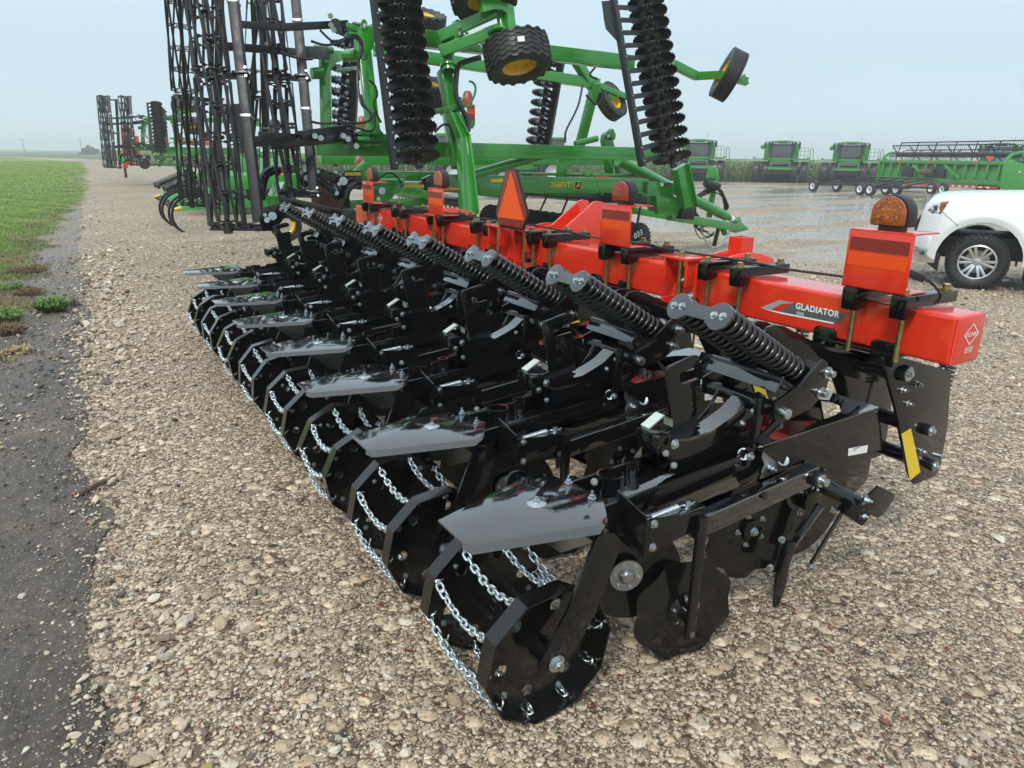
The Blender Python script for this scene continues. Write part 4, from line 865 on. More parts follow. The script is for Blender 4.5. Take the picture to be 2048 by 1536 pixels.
# slow-moving-vehicle triangle
c0 = at(1022, 395, X=2.46); ty = .0
def smv(pts, mt, dx, name):
    q = [at(*p_, X=2.46) for p_ in pts]; mk(name, PLATE([v + V((dx, 0, 0)) for v in q], (.003, 0, 0)), mt, smv_o if name != 'warning_triangle' else ST, 0)
smv_o = mk('warning_triangle', PLATE([at(*p_, X=2.46) for p_ in ((1012, 337), (1034, 338), (1058, 430), (1047, 461), (999, 453), (990, 426))], (.006, 0, 0)), 'black_matt', ST, .001)
smv([(1014, 341), (1032, 342), (1055, 430), (1045, 457), (1000, 449), (993, 425)], 'reflector_red', -.0035, 'triangle_border')
smv([(1023, 343), (1049, 441), (997, 434)], 'sign_orange', -.007, 'triangle_centre')
mk('sign_post', BEAM((2.475, at(1022, 445, X=2.46).y, 1.19), (2.475, at(1022, 445, X=2.46).y, 1.42), .03, .008, (1, 0, 0)), 'red', ST, .001)
# ------------------------------------------------------------------ red hitch brackets wrapped round the bar
def hitch_bracket(y):
    for dy in (-.075, .075):
        mk('mount_plate', PLATE([V((2.50, y + dy, 1.10)), V((2.50, y + dy, 1.225)), V((2.86, y + dy, 1.225)), V((2.86, y + dy, .95)), V((2.50, y + dy, .95)), V((2.50, y + dy, 1.03)), V((2.575, y + dy, 1.03)), V((2.575, y + dy, 1.10))], (0, .016, 0)), 'red', ST, .002)
    mk('mount_cap', BOX((2.54, y + .008, 1.232), (.10, .19, .014)), 'red', ST, .002); mk('mount_foot', BOX((2.54, y + .008, .943), (.10, .19, .014)), 'red', ST, .002)
    mk('mount_rod', CYL((2.54, y + .008, 1.23), (2.54, y + .008, .94), .013, 12), 'brass', ST); mk('mount_nut', HEX((2.54, y + .008, 1.239), (0, 0, 1), .019, .022), 'brass', ST)
for px in (1362, 1050, 998, 872):
    hitch_bracket(at(px, 560 if px > 1200 else 520, X=2.54).y)
yb = at(1388, 560, X=2.57).y; mk('splice_plate', BOX((2.568, yb, 1.09), (.020, .05, .25)), 'red', ST, .002); mk('bolt', HEX((2.556, yb, 1.05), (-1, 0, 0), .016, .02), 'zinc', ST); mk('bolt', HEX((2.556, yb + .06, 1.12), (-1, 0, 0), .014, .02), 'zinc', ST)
# mast plates and lift arms on the tractor side
def fplate(name, pts, X, th=.018): return mk(name, PLATE([at(*p_, X=X) for p_ in pts], (th, 0, 0)), 'red', ST, .002)
ma = at(1197, 403, X=3.2)
for yo in (0, .17):
    q = [at(*p_, Y=ma.y) for p_ in ((1108, 476), (1188, 404), (1196, 402), (1206, 404), (1215, 430), (1222, 500), (1120, 505))]
    mk('mast_plate', PLATE([v + V((0, yo, 0)) for v in q], (0, .02, 0)), 'red', ST, .003)
for px in (1470, 1100, 900):
    ym = at(px, 520 if px > 1300 else 470, X=2.95).y
    for yo in (-.06, .06):
        pts = [V((2.76, ym + yo, 1.19))] + [V((2.76 + .42 * k / 8, ym + yo, 1.19 + .045 * math.sin(PI * k / 8))) for k in range(1, 9)] + [V((3.22, ym + yo, 1.0)), V((2.76, ym + yo, 1.0))]
        mk('lift_arm', PLATE(pts, (0, .018, 0)), 'red', ST, .003)
sq = at(1480, 505, X=3.05); mk('stand_socket', HPLATE([(-.045, -.045), (.045, -.045), (.045, .045), (-.045, .045)], [[(-.036, -.036), (.036, -.036), (.036, .036), (-.036, .036)]], V((3.05, sq.y, 1.10)), V((1, 0, 0)), V((0, 1, 0)), (0, 0, .20)), 'red', ST, 0)
mk('socket_base', BOX((3.05, sq.y, 1.10), (.2, .36, .05)), 'red', ST, .004)
fb = at(1600, 560, X=2.95); mk('front_tube', BEAM((2.93, fb.y - .35, 1.10), (2.93, fb.y + 1.6, 1.10), .11, .10), 'red', ST, .01, seg=3)
for y in (fb.y - .1, fb.y + .6): mk('tube_web', BOX((2.82, y, 1.10), (.13, .02, .09)), 'red', ST, .002)
# wiring along the bar
wp = [at(*p_, Z=1.2) for p_ in ((1690, 585), (1640, 578), (1560, 560), (1500, 545), (1440, 532), (1400, 520), (1330, 512), (1290, 508))]
mk('wiring_harness', CABLE([V((2.66 + .015 * math.sin(i * 2.1), q.y, 1.192 + (.05 if i % 2 else .048))) for i, q in enumerate(wp)], .006), 'hose', ST)
mk('wiring_harness', CABLE([(2.64, 2.9, 1.25), (2.62, 3.3, 1.245), (2.66, 3.9, 1.25), (2.6, 4.3, 1.26), (2.65, 5.0, 1.245), (2.62, 6.0, 1.25), (2.64, 6.8, 1.25)], .006), 'hose', ST)
q = at(1812, 565, X=2.52); mk('lamp_lead', CABLE([q + V((0, .0, .03)), q + V((.05, -.05, .01)), q + V((.09, -.08, -.04)), q + V((.10, -.06, -.075))], .005), 'hose', ST); mk('lamp_plug', BEAM(q + V((-.005, .01, .04)), q + V((.04, -.04, .015)), .02, .026), 'plastic_black', ST, .003)
# ================================================================== folded green disc machine
KW = .4
def WN(px, py, o=0.0): return atp(px, py, 8.9 + o, KW)
def WF(px, py, o=0.0): return atp(px, py, 14.4 + o, -KW)
VT = thing('folding_disc_harrow', (6.5, 11.6, 0), 'big green folding disc harrow with wings folded upright behind the red toolbar', 'disc harrow', 'green folding disc harrows')
def vp(name, g, mt='green', bevel=.012, parent=None, **k): return mk(name, g, mt, parent or VT, bevel, **k)
def fluted_disc(R=.28, nf=25, n=100, wav=.016):
    vs_ = []; fs = []; rings = (.06, .28, .45, .62, .82, 1.0)
    for s in (1, -1):
        for r in rings:
            for i in range(n):
                t_ = 2 * PI * i / n; f = max(0, (r - .4) / .6); rr = r * (1 - .035 * f * (.5 + .5 * math.cos(nf * t_)))
                vs_.append((R * rr * math.cos(t_), R * rr * math.sin(t_), s * .003 + wav * f ** .7 * math.sin(nf * t_) + .022 * (1 - min(1, r / .45))))
    m_ = len(rings)
    for s in range(2):
        for k in range(m_ - 1):
            for i in range(n):
                j = (i + 1) % n; q = (s * m_ * n + k * n + i, s * m_ * n + k * n + j, s * m_ * n + (k + 1) * n + j, s * m_ * n + (k + 1) * n + i); fs.append(q if s == 0 else q[::-1])
    o = (m_ - 1) * n; fs += [(o + i, o + (i + 1) % n, m_ * n + o + (i + 1) % n, m_ * n + o + i) for i in range(n)]
    return B().add(vs_, fs)
DISC = mesh_of('disc', fluted_disc(.295), 'black_matt', 0, 50); DISC_SP = mesh_of('spool', LATHE((0, 0, 0), (0, 0, 1), [(.001, -.07), (.055, -.07), (.058, -.045), (.045, -.04), (.045, .04), (.058, .045), (.055, .07), (.001, .07)], 18), 'black_matt', 0, 40)
def place(me, name, parent, p, axis, spin=0.0):
    d, a, b = frame(axis); M = Matrix(((a.x, b.x, d.x, p[0]), (a.y, b.y, d.y, p[1]), (a.z, b.z, d.z, p[2]), (0, 0, 0, 1))) @ Matrix.Rotation(spin, 4, 'Z')
    o = bpy.data.objects.new(name, me); link(o, parent); o.matrix_basis = M; WM[o.name] = M; return o
def gang(p0, p1, n, b0, b1, arm=True, bw=.075, tilt=None, bmat='steel_grey', armw=.045, every=1):
    p0, p1, b0, b1 = V(p0), V(p1), V(b0), V(b1); ax = (p1 - p0).normalized()
    g = vp('disc_gang', BEAM(b0, b1, bw, bw, (p0 - b0)), bmat, .008)
    mk('gang_shaft', CYL(p0 - ax * .06, p1 + ax * .06, .028, 10), 'black_matt', g)
    for i in range(n):
        t_ = i / (n - 1); p = p0.lerp(p1, t_); place(DISC, 'disc', g, p, ax, i * .7)
        if i < n - 1: place(DISC_SP, 'spool', g, p + (p1 - p0) * (.5 / (n - 1)), ax)
        if arm and i % every == 0:
            q = b0.lerp(b1, (i + .3) / (n - 0.4)); h = p + (p1 - p0) * (.42 / (n - 1)); m_ = (q + h) / 2; dd = (h - q); s = dd.normalized().cross(ax).normalized()
            mk('standard', BEAM(q, h, .014, armw * 1.6, ax), bmat, g, .003); mk('standard_bolt', CYL(q - s * .06, q + s * .06, .013, 8), 'zinc_dull', g)
    place(DISC_SP, 'gang_nut', g, p0 - ax * .08, ax); return g
# near wing gangs
p0, p1 = WN(836, 312), WN(800, 3); ux = (p1 - p0).normalized(); b0, b1 = WN(789, 338, -.10), WN(747, 2, -.10); ub_ = (b1 - b0).normalized()
gang(p0, p0 + ux * 2.42, 14, b0, b0 + ub_ * 2.62)
p0, p1 = WN(1344, 315, -.45), WN(1298, 37, -.45); ux = (p1 - p0).normalized(); b0, b1 = WN(1284, 332, -.62), WN(1234, 40, -.62); ub_ = (b1 - b0).normalized()
gang(p0, p0 + ux * 2.42, 14, b0, b0 + ub_ * 2.6, bw=.085)
sh = [WN(*q, -.62) for q in ((1203, 2), (1236, 0), (1246, 78), (1243, 92), (1212, 58), (1208, 40), (1206, 22))]; vp('gang_shield', PLATE(sh, (.012, .02, 0)), 'steel_grey', .003)
# far wing gangs
p0, p1 = WF(672, 316), WF(700, 20); ux = (p1 - p0).normalized(); b0, b1 = WF(702, 322, -.2), WF(714, 20, -.2); ub_ = (b1 - b0).normalized()
gang(p0, p0 + ux * 2.3, 12, b0, b0 + ub_ * 2.5, bw=.14, bmat='black_matt')
p0, p1 = WF(1072, 318), WF(1104, 90); ux = (p1 - p0).normalized(); b0, b1 = WF(1088, 325, -.2), WF(1128, 90, -.2); ub_ = (b1 - b0).normalized()
gang(p0, p0 + ux * 2.3, 12, b0, b0 + ub_ * 2.4, bw=.13, bmat='black_matt')
# centre gangs under the frame
gang((8.15, 9.35, .36), (7.75, 13.7, .40), 20, (8.35, 9.5, .98), (8.0, 13.6, .98), bw=.16, bmat='black_matt', armw=.03, every=3)
gang((5.35, 9.6, .40), (5.75, 13.7, .40), 20, (5.2, 9.7, .98), (5.6, 13.6, .98), bw=.12, bmat='black_matt', armw=.03)
pd = V((8.15, 9.335, .36)); mk('chalk_mark', TEXT('033', pd + V((-.05, -.022, .10)), (1, 0, .45), (-.45, 0, 1), .13, .004, .1, 1.0, -.006), 'white_decal', [o for o in COL.objects if o.parent == VT and o.name.startswith('disc_gang')][4], smooth=0)
# ------------------------------------------------------------------ wing frame, near side
def wb(name, a, b, w_, h_, oa=0.0, ob=None, mt='green', bevel=.014): return vp(name, BEAM(WN(*a, oa), WN(*b, oa if ob is None else ob), w_, h_), mt, bevel, seg=3)
def wpoly(name, pts, o, th, mt='green', bevel=.006): return vp(name, PLATE([WN(*q, o) for q in pts], (0, th, 0)), mt, bevel)
wb('wing_rail', (630, 294), (1320, 309), .26, .21, .95)
wb('wing_rail', (740, 66), (1262, 126), .22, .22, .75)
wpoly('wing_bracket', [(716, 58), (722, 53), (746, 54), (750, 62), (748, 94), (735, 116), (728, 119), (721, 112), (716, 90)], .5, .16)
wb('wing_post', (729, 108), (747, 272), .17, .16, .6)
wpoly('wing_gusset', [(742, 250), (760, 258), (768, 268), (790, 270), (790, 282), (715, 282), (712, 262), (735, 260)], .62, .14)
wb('hinge_arm', (690, 50), (718, 62), .16, .07, .6); wb('hinge_arm', (690, 70), (718, 72), .16, .06, .6)
vp('lift_eye', SWEEP([WN(728 + 4 * math.cos(t_), 50 + 9 * math.sin(t_), .5) for t_ in [2 * PI * k / 12 for k in range(12)]], .02, 6, True), 'green', 0)
vp('cylinder_tube', CYL(WN(693, 112, 1.2), WN(718, 108, .9), .085, 18), 'green', .01); vp('cylinder_tube', CYL(WN(623, 147, 1.6), WN(646, 146, 1.6), .08, 18), 'green', .01)
vp('cylinder_rod', CYL(WN(676, 140, 1.5), WN(712, 136, 1.0), .025, 12), 'zinc', 0)
wpoly('wing_bracket', [(628, 95), (648, 98), (692, 103), (695, 118), (672, 126), (664, 138), (656, 150), (643, 150), (643, 118), (628, 112)], 1.7, .14); wb('wing_post', (650, 130), (653, 262), .16, .15, 1.75); vp('cylinder_tube', CYL(WN(628, 97, 1.6), WN(666, 101, 1.6), .05, 14), 'green', .006)
wpoly('wing_bracket', [(700, 262), (745, 262), (760, 270), (760, 292), (712, 294)], .7, .2)
wb('hinge_arm', (712, 266), (735, 268), .2, .05, .5); wb('hinge_arm', (712, 277), (735, 278), .2, .05, .5)
# centre mast post, hub and walking-beam arms
wb('mast_post', (888, 140), (906, 236), .17, .17, .55); wb('mast_post', (898, 225), (916, 335), .16, .15, .55)
bp_ = [WN(*q, .25) for q in ((899, 224), (912, 226), (937, 271), (939, 300), (955, 428), (926, 428), (921, 300), (920, 275))]
vp('bent_post', PLATE(bp_, (0, .13, 0)), 'green', .006)
for a, b in (((912, 226), (937, 271)), ((937, 271), (955, 428)), ((899, 224), (920, 275)), ((920, 275), (926, 428))): vp('post_flange', BEAM(WN(*a, .22), WN(*b, .22), .02, .10, (0, 1, 0)), 'green', .003)
wpoly('post_foot', [(925, 425), (950, 425), (975, 470), (925, 460), (915, 440)], .35, .10)
hb0, hb1 = WN(895, 74, .35), WN(898, 142, .35); ah = (hb1 - hb0).normalized(); vp('pivot_hub', LATHE(hb0, ah, [(.001, 0), (.085, 0), (.085, .12), (.13, .12), (.13, .16), (.085, .16), (.085, .40), (.12, .40), (.12, .44), (.09, .44), (.09, .5), (.075, .5), (.07, .42)], 24), 'green', 0)
wb('wheel_arm', (878, 74), (994, 22), .10, .15, .25, -.35); wb('wheel_arm', (880, 104), (1010, 54), .10, .15, .25, -.35)
vp('arm_tube', CYL(WN(999, 28, -.35), WN(1004, 56, -.35), .05, 16), 'green', 0); vp('arm_cap', LATHE(WN(995, 60, -.35), (0, -.32, -.95), [(.001, 0), (.13, 0), (.14, .03), (.12, .05)], 20), 'green', 0)
wpoly('bell_crank', [(910, 42), (916, 38), (922, 42), (925, 58), (930, 78), (912, 82), (910, 62)], .05, .10); vp('crank_pin', CYL(WN(918, 53, .02), WN(918, 53, -.06), .025, 12), 'zinc', 0); vp('crank_pin', CYL(WN(919, 67, .02), WN(919, 67, -.06), .025, 12), 'zinc', 0)
vp('cylinder_rod', CYL(WN(928, 60, .0), WN(962, 95, .4), .022, 10), 'zinc', 0)
wpoly('walking_beam', [(964, -8), (1006, 4), (1020, 7), (1028, 12), (1033, 60), (1018, 62), (1014, 26), (1004, 19), (990, 18), (966, 24)], -.5, .12)
# tyres
def tyre_profile(R, W, rim):
    h = W / 2; return [(rim, -h * .72), (rim + .02, -h * .86), (R * .80, -h), (R * .93, -h * .96), (R * .985, -h * .80), (R, -h * .4), (R, h * .4), (R * .985, h * .80), (R * .93, h * .96), (R * .80, h), (rim + .02, h * .86), (rim, h * .72)]
def zig_tread(R, W, rows, nz_=18):
    b = B(); h = W / 2 * .84
    for k in range(rows):
        z0 = -h + 2 * h * k / (rows - 1); pts = []
        n = nz_ * 4
        vs_ = []
        for i in range(n):
            t_ = 2 * PI * i / n; zz = z0 + .014 * (1 if (i // 2) % 2 else -1)
            fall = .02 * max(0, abs(z0) / h - .7)
            for rr, dz in ((R - .01, -.017), (R + .012 - fall, -.013), (R + .012 - fall, .013), (R - .01, .017)): vs_.append((rr * math.cos(t_), rr * math.sin(t_), zz + dz))
        b.add(vs_, [(i * 4 + j, ((i + 1) % n) * 4 + j, ((i + 1) % n) * 4 + j + 1, i * 4 + j + 1) for i in range(n) for j in range(3)])
    return b
def rib_tread(R, W, rows):
    b = B(); h = W / 2 * .84
    for k in range(rows):
        z0 = -h + 2 * h * k / (rows - 1); w_ = h / rows * .72; b += LATHE((0, 0, 0), (0, 0, 1), [(R - .01, z0 - w_), (R + .01, z0 - w_ * .85), (R + .01, z0 + w_ * .85), (R - .01, z0 + w_)], 48)
    return b
TY_A = mesh_of('tyre', LATHE((0, 0, 0), (0, 0, 1), tyre_profile(.45, .40, .235), 56), 'rubber', 0, 50); TR_A = mesh_of('tread', zig_tread(.45, .40, 6), 'rubber', 0, 30)
RM_A = mesh_of('rim', LATHE((0, 0, 0), (0, 0, 1), [(.248, -.145), (.236, -.15), (.226, -.12), (.205, -.11), (.198, .02), (.12, .04), (.001, .04), (.001, .05), (.19, .055), (.205, .11), (.226, .12), (.236, .15), (.248, .145)], 48), 'yellow', 0, 35)
TY_B = mesh_of('tyre', LATHE((0, 0, 0), (0, 0, 1), tyre_profile(.40, .26, .21), 56), 'rubber', 0, 50); TR_B = mesh_of('tread', rib_tread(.40, .26, 5), 'rubber', 0, 30)
RM_B = mesh_of('rim', LATHE((0, 0, 0), (0, 0, 1), [(.222, -.095), (.21, -.10), (.20, -.07), (.18, -.06), (.15, -.01), (.10, -.015), (.07, -.03), (.001, -.03), (.001, -.015), (.12, .0), (.17, .0), (.18, .06), (.20, .07), (.21, .10), (.222, .095)], 40), 'yellow', 0, 35)
LUG = mesh_of('lug_nut', HEX((0, 0, 0), (0, 0, 1), .012, .014), 'zinc_dull')
def wheel(p, axis, kind='A', parent=None, mats=None):
    tm, rm, tr = (TY_A, RM_A, TR_A) if kind == 'A' else (TY_B, RM_B, TR_B)
    o = place(tm, 'tyre', parent or VT, p, axis); place(tr, 'tread', o, p, axis); place(rm, 'rim', o, p, axis); return o
AXN = V((0, -KW, -1)).normalized(); AXF = V((0, KW, -1)).normalized()
t0 = wheel(WN(1035, 113, -.28), AXN); wheel(WN(966, -20, -.3), AXN)
tg = WN(1010, 94, -.72)
for (px, py, w_, h_) in ((1008, 94, .09, .07),):
    q = WN(px, py, -.28); dirc = (q - WN(1035, 113, -.28)); c_ = WN(1035, 113, -.28); ra = V((dirc.x, -abs(dirc.x) * .2 - .42, 0)); ra = (ra - AXN * ra.dot(AXN)).normalized(); s = ra.cross(AXN)
    o_ = c_ + ra * .468 + AXN * (.0 if px > 1000 else .06); vp('tyre_label', PLATE([o_ + s * w_ / 2 + AXN * h_ / 2, o_ - s * w_ / 2 + AXN * h_ / 2, o_ - s * w_ / 2 - AXN * h_ / 2, o_ + s * w_ / 2 - AXN * h_ / 2], ra * .003), 'white_decal', 0, smooth=0)
ff = (-IX * .90 + V((0, 0, .43)) + FW * .06).normalized(); wheel(WN(1457, 150, -.3), ff, 'B')
for a, b in (((1345, 128), (1392, 152)), ((1392, 152), (1440, 150)), ((1440, 150), (1492, 163))): wb('caster_arm', a, b, .12, .13, -.1, -.1)
vp('caster_axle', CYL(WN(1485, 150, -.1), WN(1494, 170, -.1), .045, 14), 'green', .006); vp('caster_axle', CYL(WN(1457, 150, -.3), WN(1488, 158, -.1), .035, 12), 'green', .004)
wheel(WF(852, 182, .1), AXF); wheel(WF(842, 46, .1), AXF); wheel(WF(1222, 203, -.6), (V((.3, -.85, .5))).normalized(), 'B')
vp('wing_rail', BEAM(WF(750, 100, -.5), WF(1195, 168, -.5), .2, .2), 'green', .014, seg=3); vp('wing_rail', BEAM(WF(640, 318, -.3), WF(1250, 322, -.3), .2, .2), 'green', .014, seg=3)
vp('wing_post', BEAM(WF(1192, 165, -.6), WF(1160, 290, -.6), .17, .17), 'green', .012); vp('wing_post', BEAM(WF(1150, 118, -.5), WF(1185, 175, -.5), .16, .18), 'green', .012)
vp('wheel_arm', BEAM(WF(880, 225, 0), WF(925, 200, -.3), .1, .14), 'green', .01); vp('wing_post', BEAM(WF(930, 230, -.4), WF(915, 320, -.4), .15, .15), 'green', .012)
vp('caster_arm', BEAM(WF(1190, 168, -.6), WF(1258, 196, -.6), .1, .12), 'green', .01); vp('caster_arm', BEAM(WF(1195, 180, -.6), WF(1228, 196, -.6), .1, .1), 'green', .01)
# ------------------------------------------------------------------ main frame on the ground
FY0, FY1, FX0, FX1 = 10.5, 12.9, 4.7, 10.35
def fr(px, py, Y=FY0): return at(px, py, Y=Y)
vp('frame_rail', BEAM(fr(884, 366), fr(1292, 373), .14, .27), 'green', .012, seg=3); vp('frame_rail', BEAM((FX0, FY1, 1.15), (FX1, FY1, 1.12), .14, .27), 'green', .012)
for px in (965, 1205): vp('rail_doubler', PLATE([fr(px + q[0], q[1], FY0 - .08) for q in ((-10, 366), (0, 364), (40, 366), (52, 368), (38, 385), (28, 392), (-2, 392), (-6, 380))], (0, .01, 0)), 'green', .003)
fb0 = PLATE([fr(*q, FY0 - .07) for q in ((1284, 362), (1345, 366), (1347, 392), (1380, 408), (1372, 432), (1330, 430), (1308, 424), (1300, 402), (1284, 392))], (0, .16, 0)); vp('front_box', fb0, 'green', .01)
vp('front_box_lid', PLATE([fr(*q, FY0 - .2) for q in ((1312, 392), (1372, 402), (1378, 410), (1372, 433), (1316, 428))], (0, .12, 0)), 'green', .008)
for X in (4.9, 6.2, 7.6, 9.0, 10.2): vp('frame_cross', BEAM((X, FY0 + .05, 1.12), (X, FY1, 1.12), .16, .2), 'green', .012)
mk('model_lettering', TEXT('2660VT', fr(1121, 369.5, FY0 - .073), (1, 0, -.012), (0, 0, 1), .125, .004, 0, 1.05, .02), 'decal_yellow', VT, smooth=0)
lg = fr(1156, 371, FY0 - .074); s = .065
mk('logo_border', PLATE([lg + V((u * s, 0, v * s)) for u, v in circ(0, 0, 1.28, 4 * 4)][0:0] or [lg + V((u * s * 1.12, -.001, v * s * 1.12)) for u, v in ((-.8, -1), (.8, -1), (1, -.8), (1, .8), (.8, 1), (-.8, 1), (-1, .8), (-1, -.8))], (0, .004, 0)), 'decal_yellow', VT, smooth=0)
mk('logo_field', PLATE([lg + V((u * s, -.004, v * s)) for u, v in ((-.8, -1), (.8, -1), (1, -.8), (1, .8), (.8, 1), (-.8, 1), (-1, .8), (-1, -.8))], (0, .004, 0)), 'black_matt', VT, smooth=0)
mk('logo_deer', PLATE([lg + V((u * s, -.006, v * s)) for u, v in ((-.7, -.35), (-.35, -.1), (-.45, .1), (-.1, .15), (.05, .4), (-.1, .7), (.1, .55), (.2, .8), (.25, .5), (.5, .45), (.3, .3), (.25, .05), (.6, -.2), (.75, -.45), (.5, -.28), (.1, -.15), (-.2, -.2), (-.45, -.5))], (0, .002, 0)), 'decal_yellow', VT, smooth=0)
for px, py, w_, h_, mt in ((995, 361, 26, 7, 'decal_yellow'), (985, 373, 7, 7, 'white_decal'), (998, 373, 14, 7, 'grey_decal'), (1324, 369, 6, 7, 'white_decal'), (1335, 369, 14, 7, 'grey_decal'), (1335, 366, 14, 2, 'reflector_red')):
    vp('decal', PLATE([fr(px + u * w_ / 2, py + v * h_ / 2, FY0 - .0745 - (.001 if mt == 'reflector_red' else 0)) for u, v in ((-1, -1), (1, -1), (1, 1), (-1, 1))], (0, .002, 0)), mt, 0, smooth=0)
vp('brace_tube', CYL(fr(946, 350, 10.1), fr(1086, 309, 10.1), .072, 18), 'green', 0); vp('brace_tube', CYL(fr(905, 305, 11.2), fr(918, 332, 10.5), .07, 16), 'green', 0)
vp('lift_cylinder', CYL(fr(702, 362, 11.5), fr(735, 330, 11.5), .10, 18), 'green', .01)
for px in (1080, 1205): vp('red_block', BEAM(fr(px - 12, 352 + (px - 1080) * .03, 10.7), fr(px + 12, 353 + (px - 1080) * .03, 10.7), .1, .06), 'red_dark', .006)
vp('frame_pipe', CYL(fr(1040, 347, 11.0), fr(1300, 352, 11.0), .03, 10), 'green', 0)
for px in (1166, 1180, 1200): vp('rail_tab', BEAM(fr(px, 343, 10.8), fr(px + 12, 355, 10.8), .02, .06), 'green', .003)
vp('stand_post', BEAM(fr(1212, 310, 11.3), fr(1218, 352, 11.3), .10, .12), 'green', .01); vp('stand_post', BEAM(fr(1228, 312, 11.3), fr(1234, 352, 11.3), .08, .1), 'green', .01)
vp('stand_pin', CYL(fr(1226, 330, 11.1), fr(1228, 350, 11.1), .022, 10), 'zinc', 0)
vp('wing_lock', PLATE([fr(*q, 10.9) for q in ((1210, 270), (1216, 264), (1222, 268), (1228, 285), (1231, 300), (1211, 300), (1208, 280))], (0, .12, 0)), 'green', .006)
vp('wing_lock_hook', PLATE([fr(*q, 10.8) for q in ((1220, 262), (1226, 257), (1228, 260), (1232, 270), (1230, 280), (1226, 276), (1219, 272))], (0, .1, 0)), 'green', .004); vp('lock_pin', CYL(fr(1217, 272, 10.85), fr(1217, 272, 10.75), .03, 12), 'zinc', 0)
vp('lock_cylinder', CYL(fr(1150, 288, 10.9), fr(1194, 277, 10.9), .055, 16), 'green', .006); vp('rail_leg', PLATE([fr(*q, 10.9) for q in ((1120, 312), (1150, 312), (1148, 330), (1138, 335), (1128, 355), (1118, 355))], (0, .1, 0)), 'green', .006)
for px, h_ in ((930, 0), (1245, 0)): vp('rail_pin', CYL(fr(px, 313, 10.0), fr(px, 313, 9.9), .05, 12), 'zinc', 0)
# depth cylinder at the back
vp('depth_cylinder', CYL(fr(738, 367, 10.3), fr(806, 366, 10.3), .065, 18), 'green', .01); vp('cylinder_rod', CYL(fr(806, 366, 10.3), fr(850, 366, 10.3), .028, 12), 'zinc', 0); vp('depth_ruler', BEAM(fr(808, 372, 10.2), fr(848, 372, 10.2), .01, .04), 'decal_yellow', 0)
for k in range(8): vp('ruler_mark', BEAM(fr(811 + 4.6 * k, 370.5, 10.193), fr(811 + 4.6 * k, 373.5, 10.193), .004, .006, (0, 1, 0)), 'black_matt', 0, smooth=0)
vp('cylinder_bracket', PLATE([fr(*q, 10.25) for q in ((744, 373), (806, 371), (800, 385), (790, 388), (770, 425), (758, 428), (750, 410))], (0, .05, 0)), 'green', .005); vp('bracket_pin', CYL(fr(764, 382, 10.2), fr(764, 382, 10.1), .05, 14), 'zinc', 0); vp('bracket_pin', CYL(fr(757, 398, 10.2), fr(757, 398, 10.1), .03, 12), 'zinc', 0)
vp('rear_crank', PLATE([fr(*q, 10.2) for q in ((845, 358), (862, 350), (880, 352), (884, 372), (872, 385), (850, 380))], (0, .08, 0)), 'black', .005); vp('frame_rail', BEAM(fr(700, 352, 11.2), fr(890, 354, 11.2), .14, .16), 'green', .01); vp('rear_tube', BEAM(fr(660, 410, 10.8), fr(880, 402, 10.8), .12, .12), 'green', .01)
vp('hose', CABLE([fr(*q, 10.1) for q in ((752, 364), (765, 352), (778, 346), (792, 352), (803, 366))], .014), 'hose', 0)
# tongue, hitch, jack, hoses
TYC = 11.4
vp('tongue', BEAM(fr(1338, 432, 10.9), fr(1478, 456, TYC), .14, .17), 'green', .01); vp('tongue', BEAM((10.35, FY1 - .3, .62), fr(1478, 456, TYC + .15), .12, .15), 'green', .01)
vp('hitch_plate', PLATE([fr(*q, TYC) for q in ((1466, 446), (1474, 434), (1480, 434), (1484, 446), (1496, 455), (1496, 460), (1470, 466), (1462, 462))], (0, .05, 0)), 'green', .004); vp('leveller_tube', CYL(fr(1236, 320, 10.9), fr(1452, 432, TYC - .1), .105, 22), 'green', 0); vp('leveller_band', CYL(fr(1434, 423, TYC - .1), fr(1440, 426, TYC - .1), .112, 22), 'white_decal', 0); vp('leveller_rod', CYL(fr(1452, 432, TYC - .1), fr(1472, 442, TYC - .1), .06, 14), 'green', 0); vp('leveller_band', CYL(fr(1460, 436, TYC - .1), fr(1465, 439, TYC - .1), .066, 18), 'white_decal', 0)
vp('front_post', PLATE([fr(*q, 10.2) for q in ((1351, 340), (1375, 327), (1392, 408), (1388, 418), (1366, 418))], (0, .12, 0)), 'green', .006)
for a, b in (((1375, 327), (1392, 412)), ((1352, 340), (1368, 418))): vp('post_flange', BEAM(fr(*a, 10.17), fr(*b, 10.17), .018, .11, (0, 1, 0)), 'green', .003)
vp('post_shoe', PLATE([fr(*q, 10.2) for q in ((1366, 416), (1392, 412), (1388, 440), (1362, 438))], (0, .14, 0)), 'black_matt', .004)
vp('tongue_lettering', TEXT('Soil Management System', fr(1402, 440, TYC - .28), (1, 0, -.03), (0, 0, 1), .05, .004), 'decal_yellow', 0, smooth=0)
vp('jack', CYL(fr(1438, 452, TYC), fr(1428, 492, TYC), .045, 14), 'black_matt', 0); vp('jack_collar', CYL(fr(1443, 452, TYC), fr(1450, 468, TYC), .06, 14), 'green', .005); vp('hose_stand', BEAM(fr(1432, 345, TYC), fr(1418, 435, TYC), .08, .1), 'green', .008); vp('hose_stand_head', PLATE([fr(*q, TYC - .06) for q in ((1418, 356), (1424, 334), (1430, 333), (1436, 345), (1440, 358))], (0, .1, 0)), 'green', .006)
vp('document_tube', CYL(fr(1411, 367, TYC - .2), fr(1437, 373, TYC - .2), .075, 18), 'plastic_black', .01); vp('hose_loop', SWEEP([fr(1430 + 5 * math.cos(t_), 352 - 20 * math.sin(t_), TYC) for t_ in [PI * k / 10 for k in range(11)]], .014), 'zinc_pale', 0)
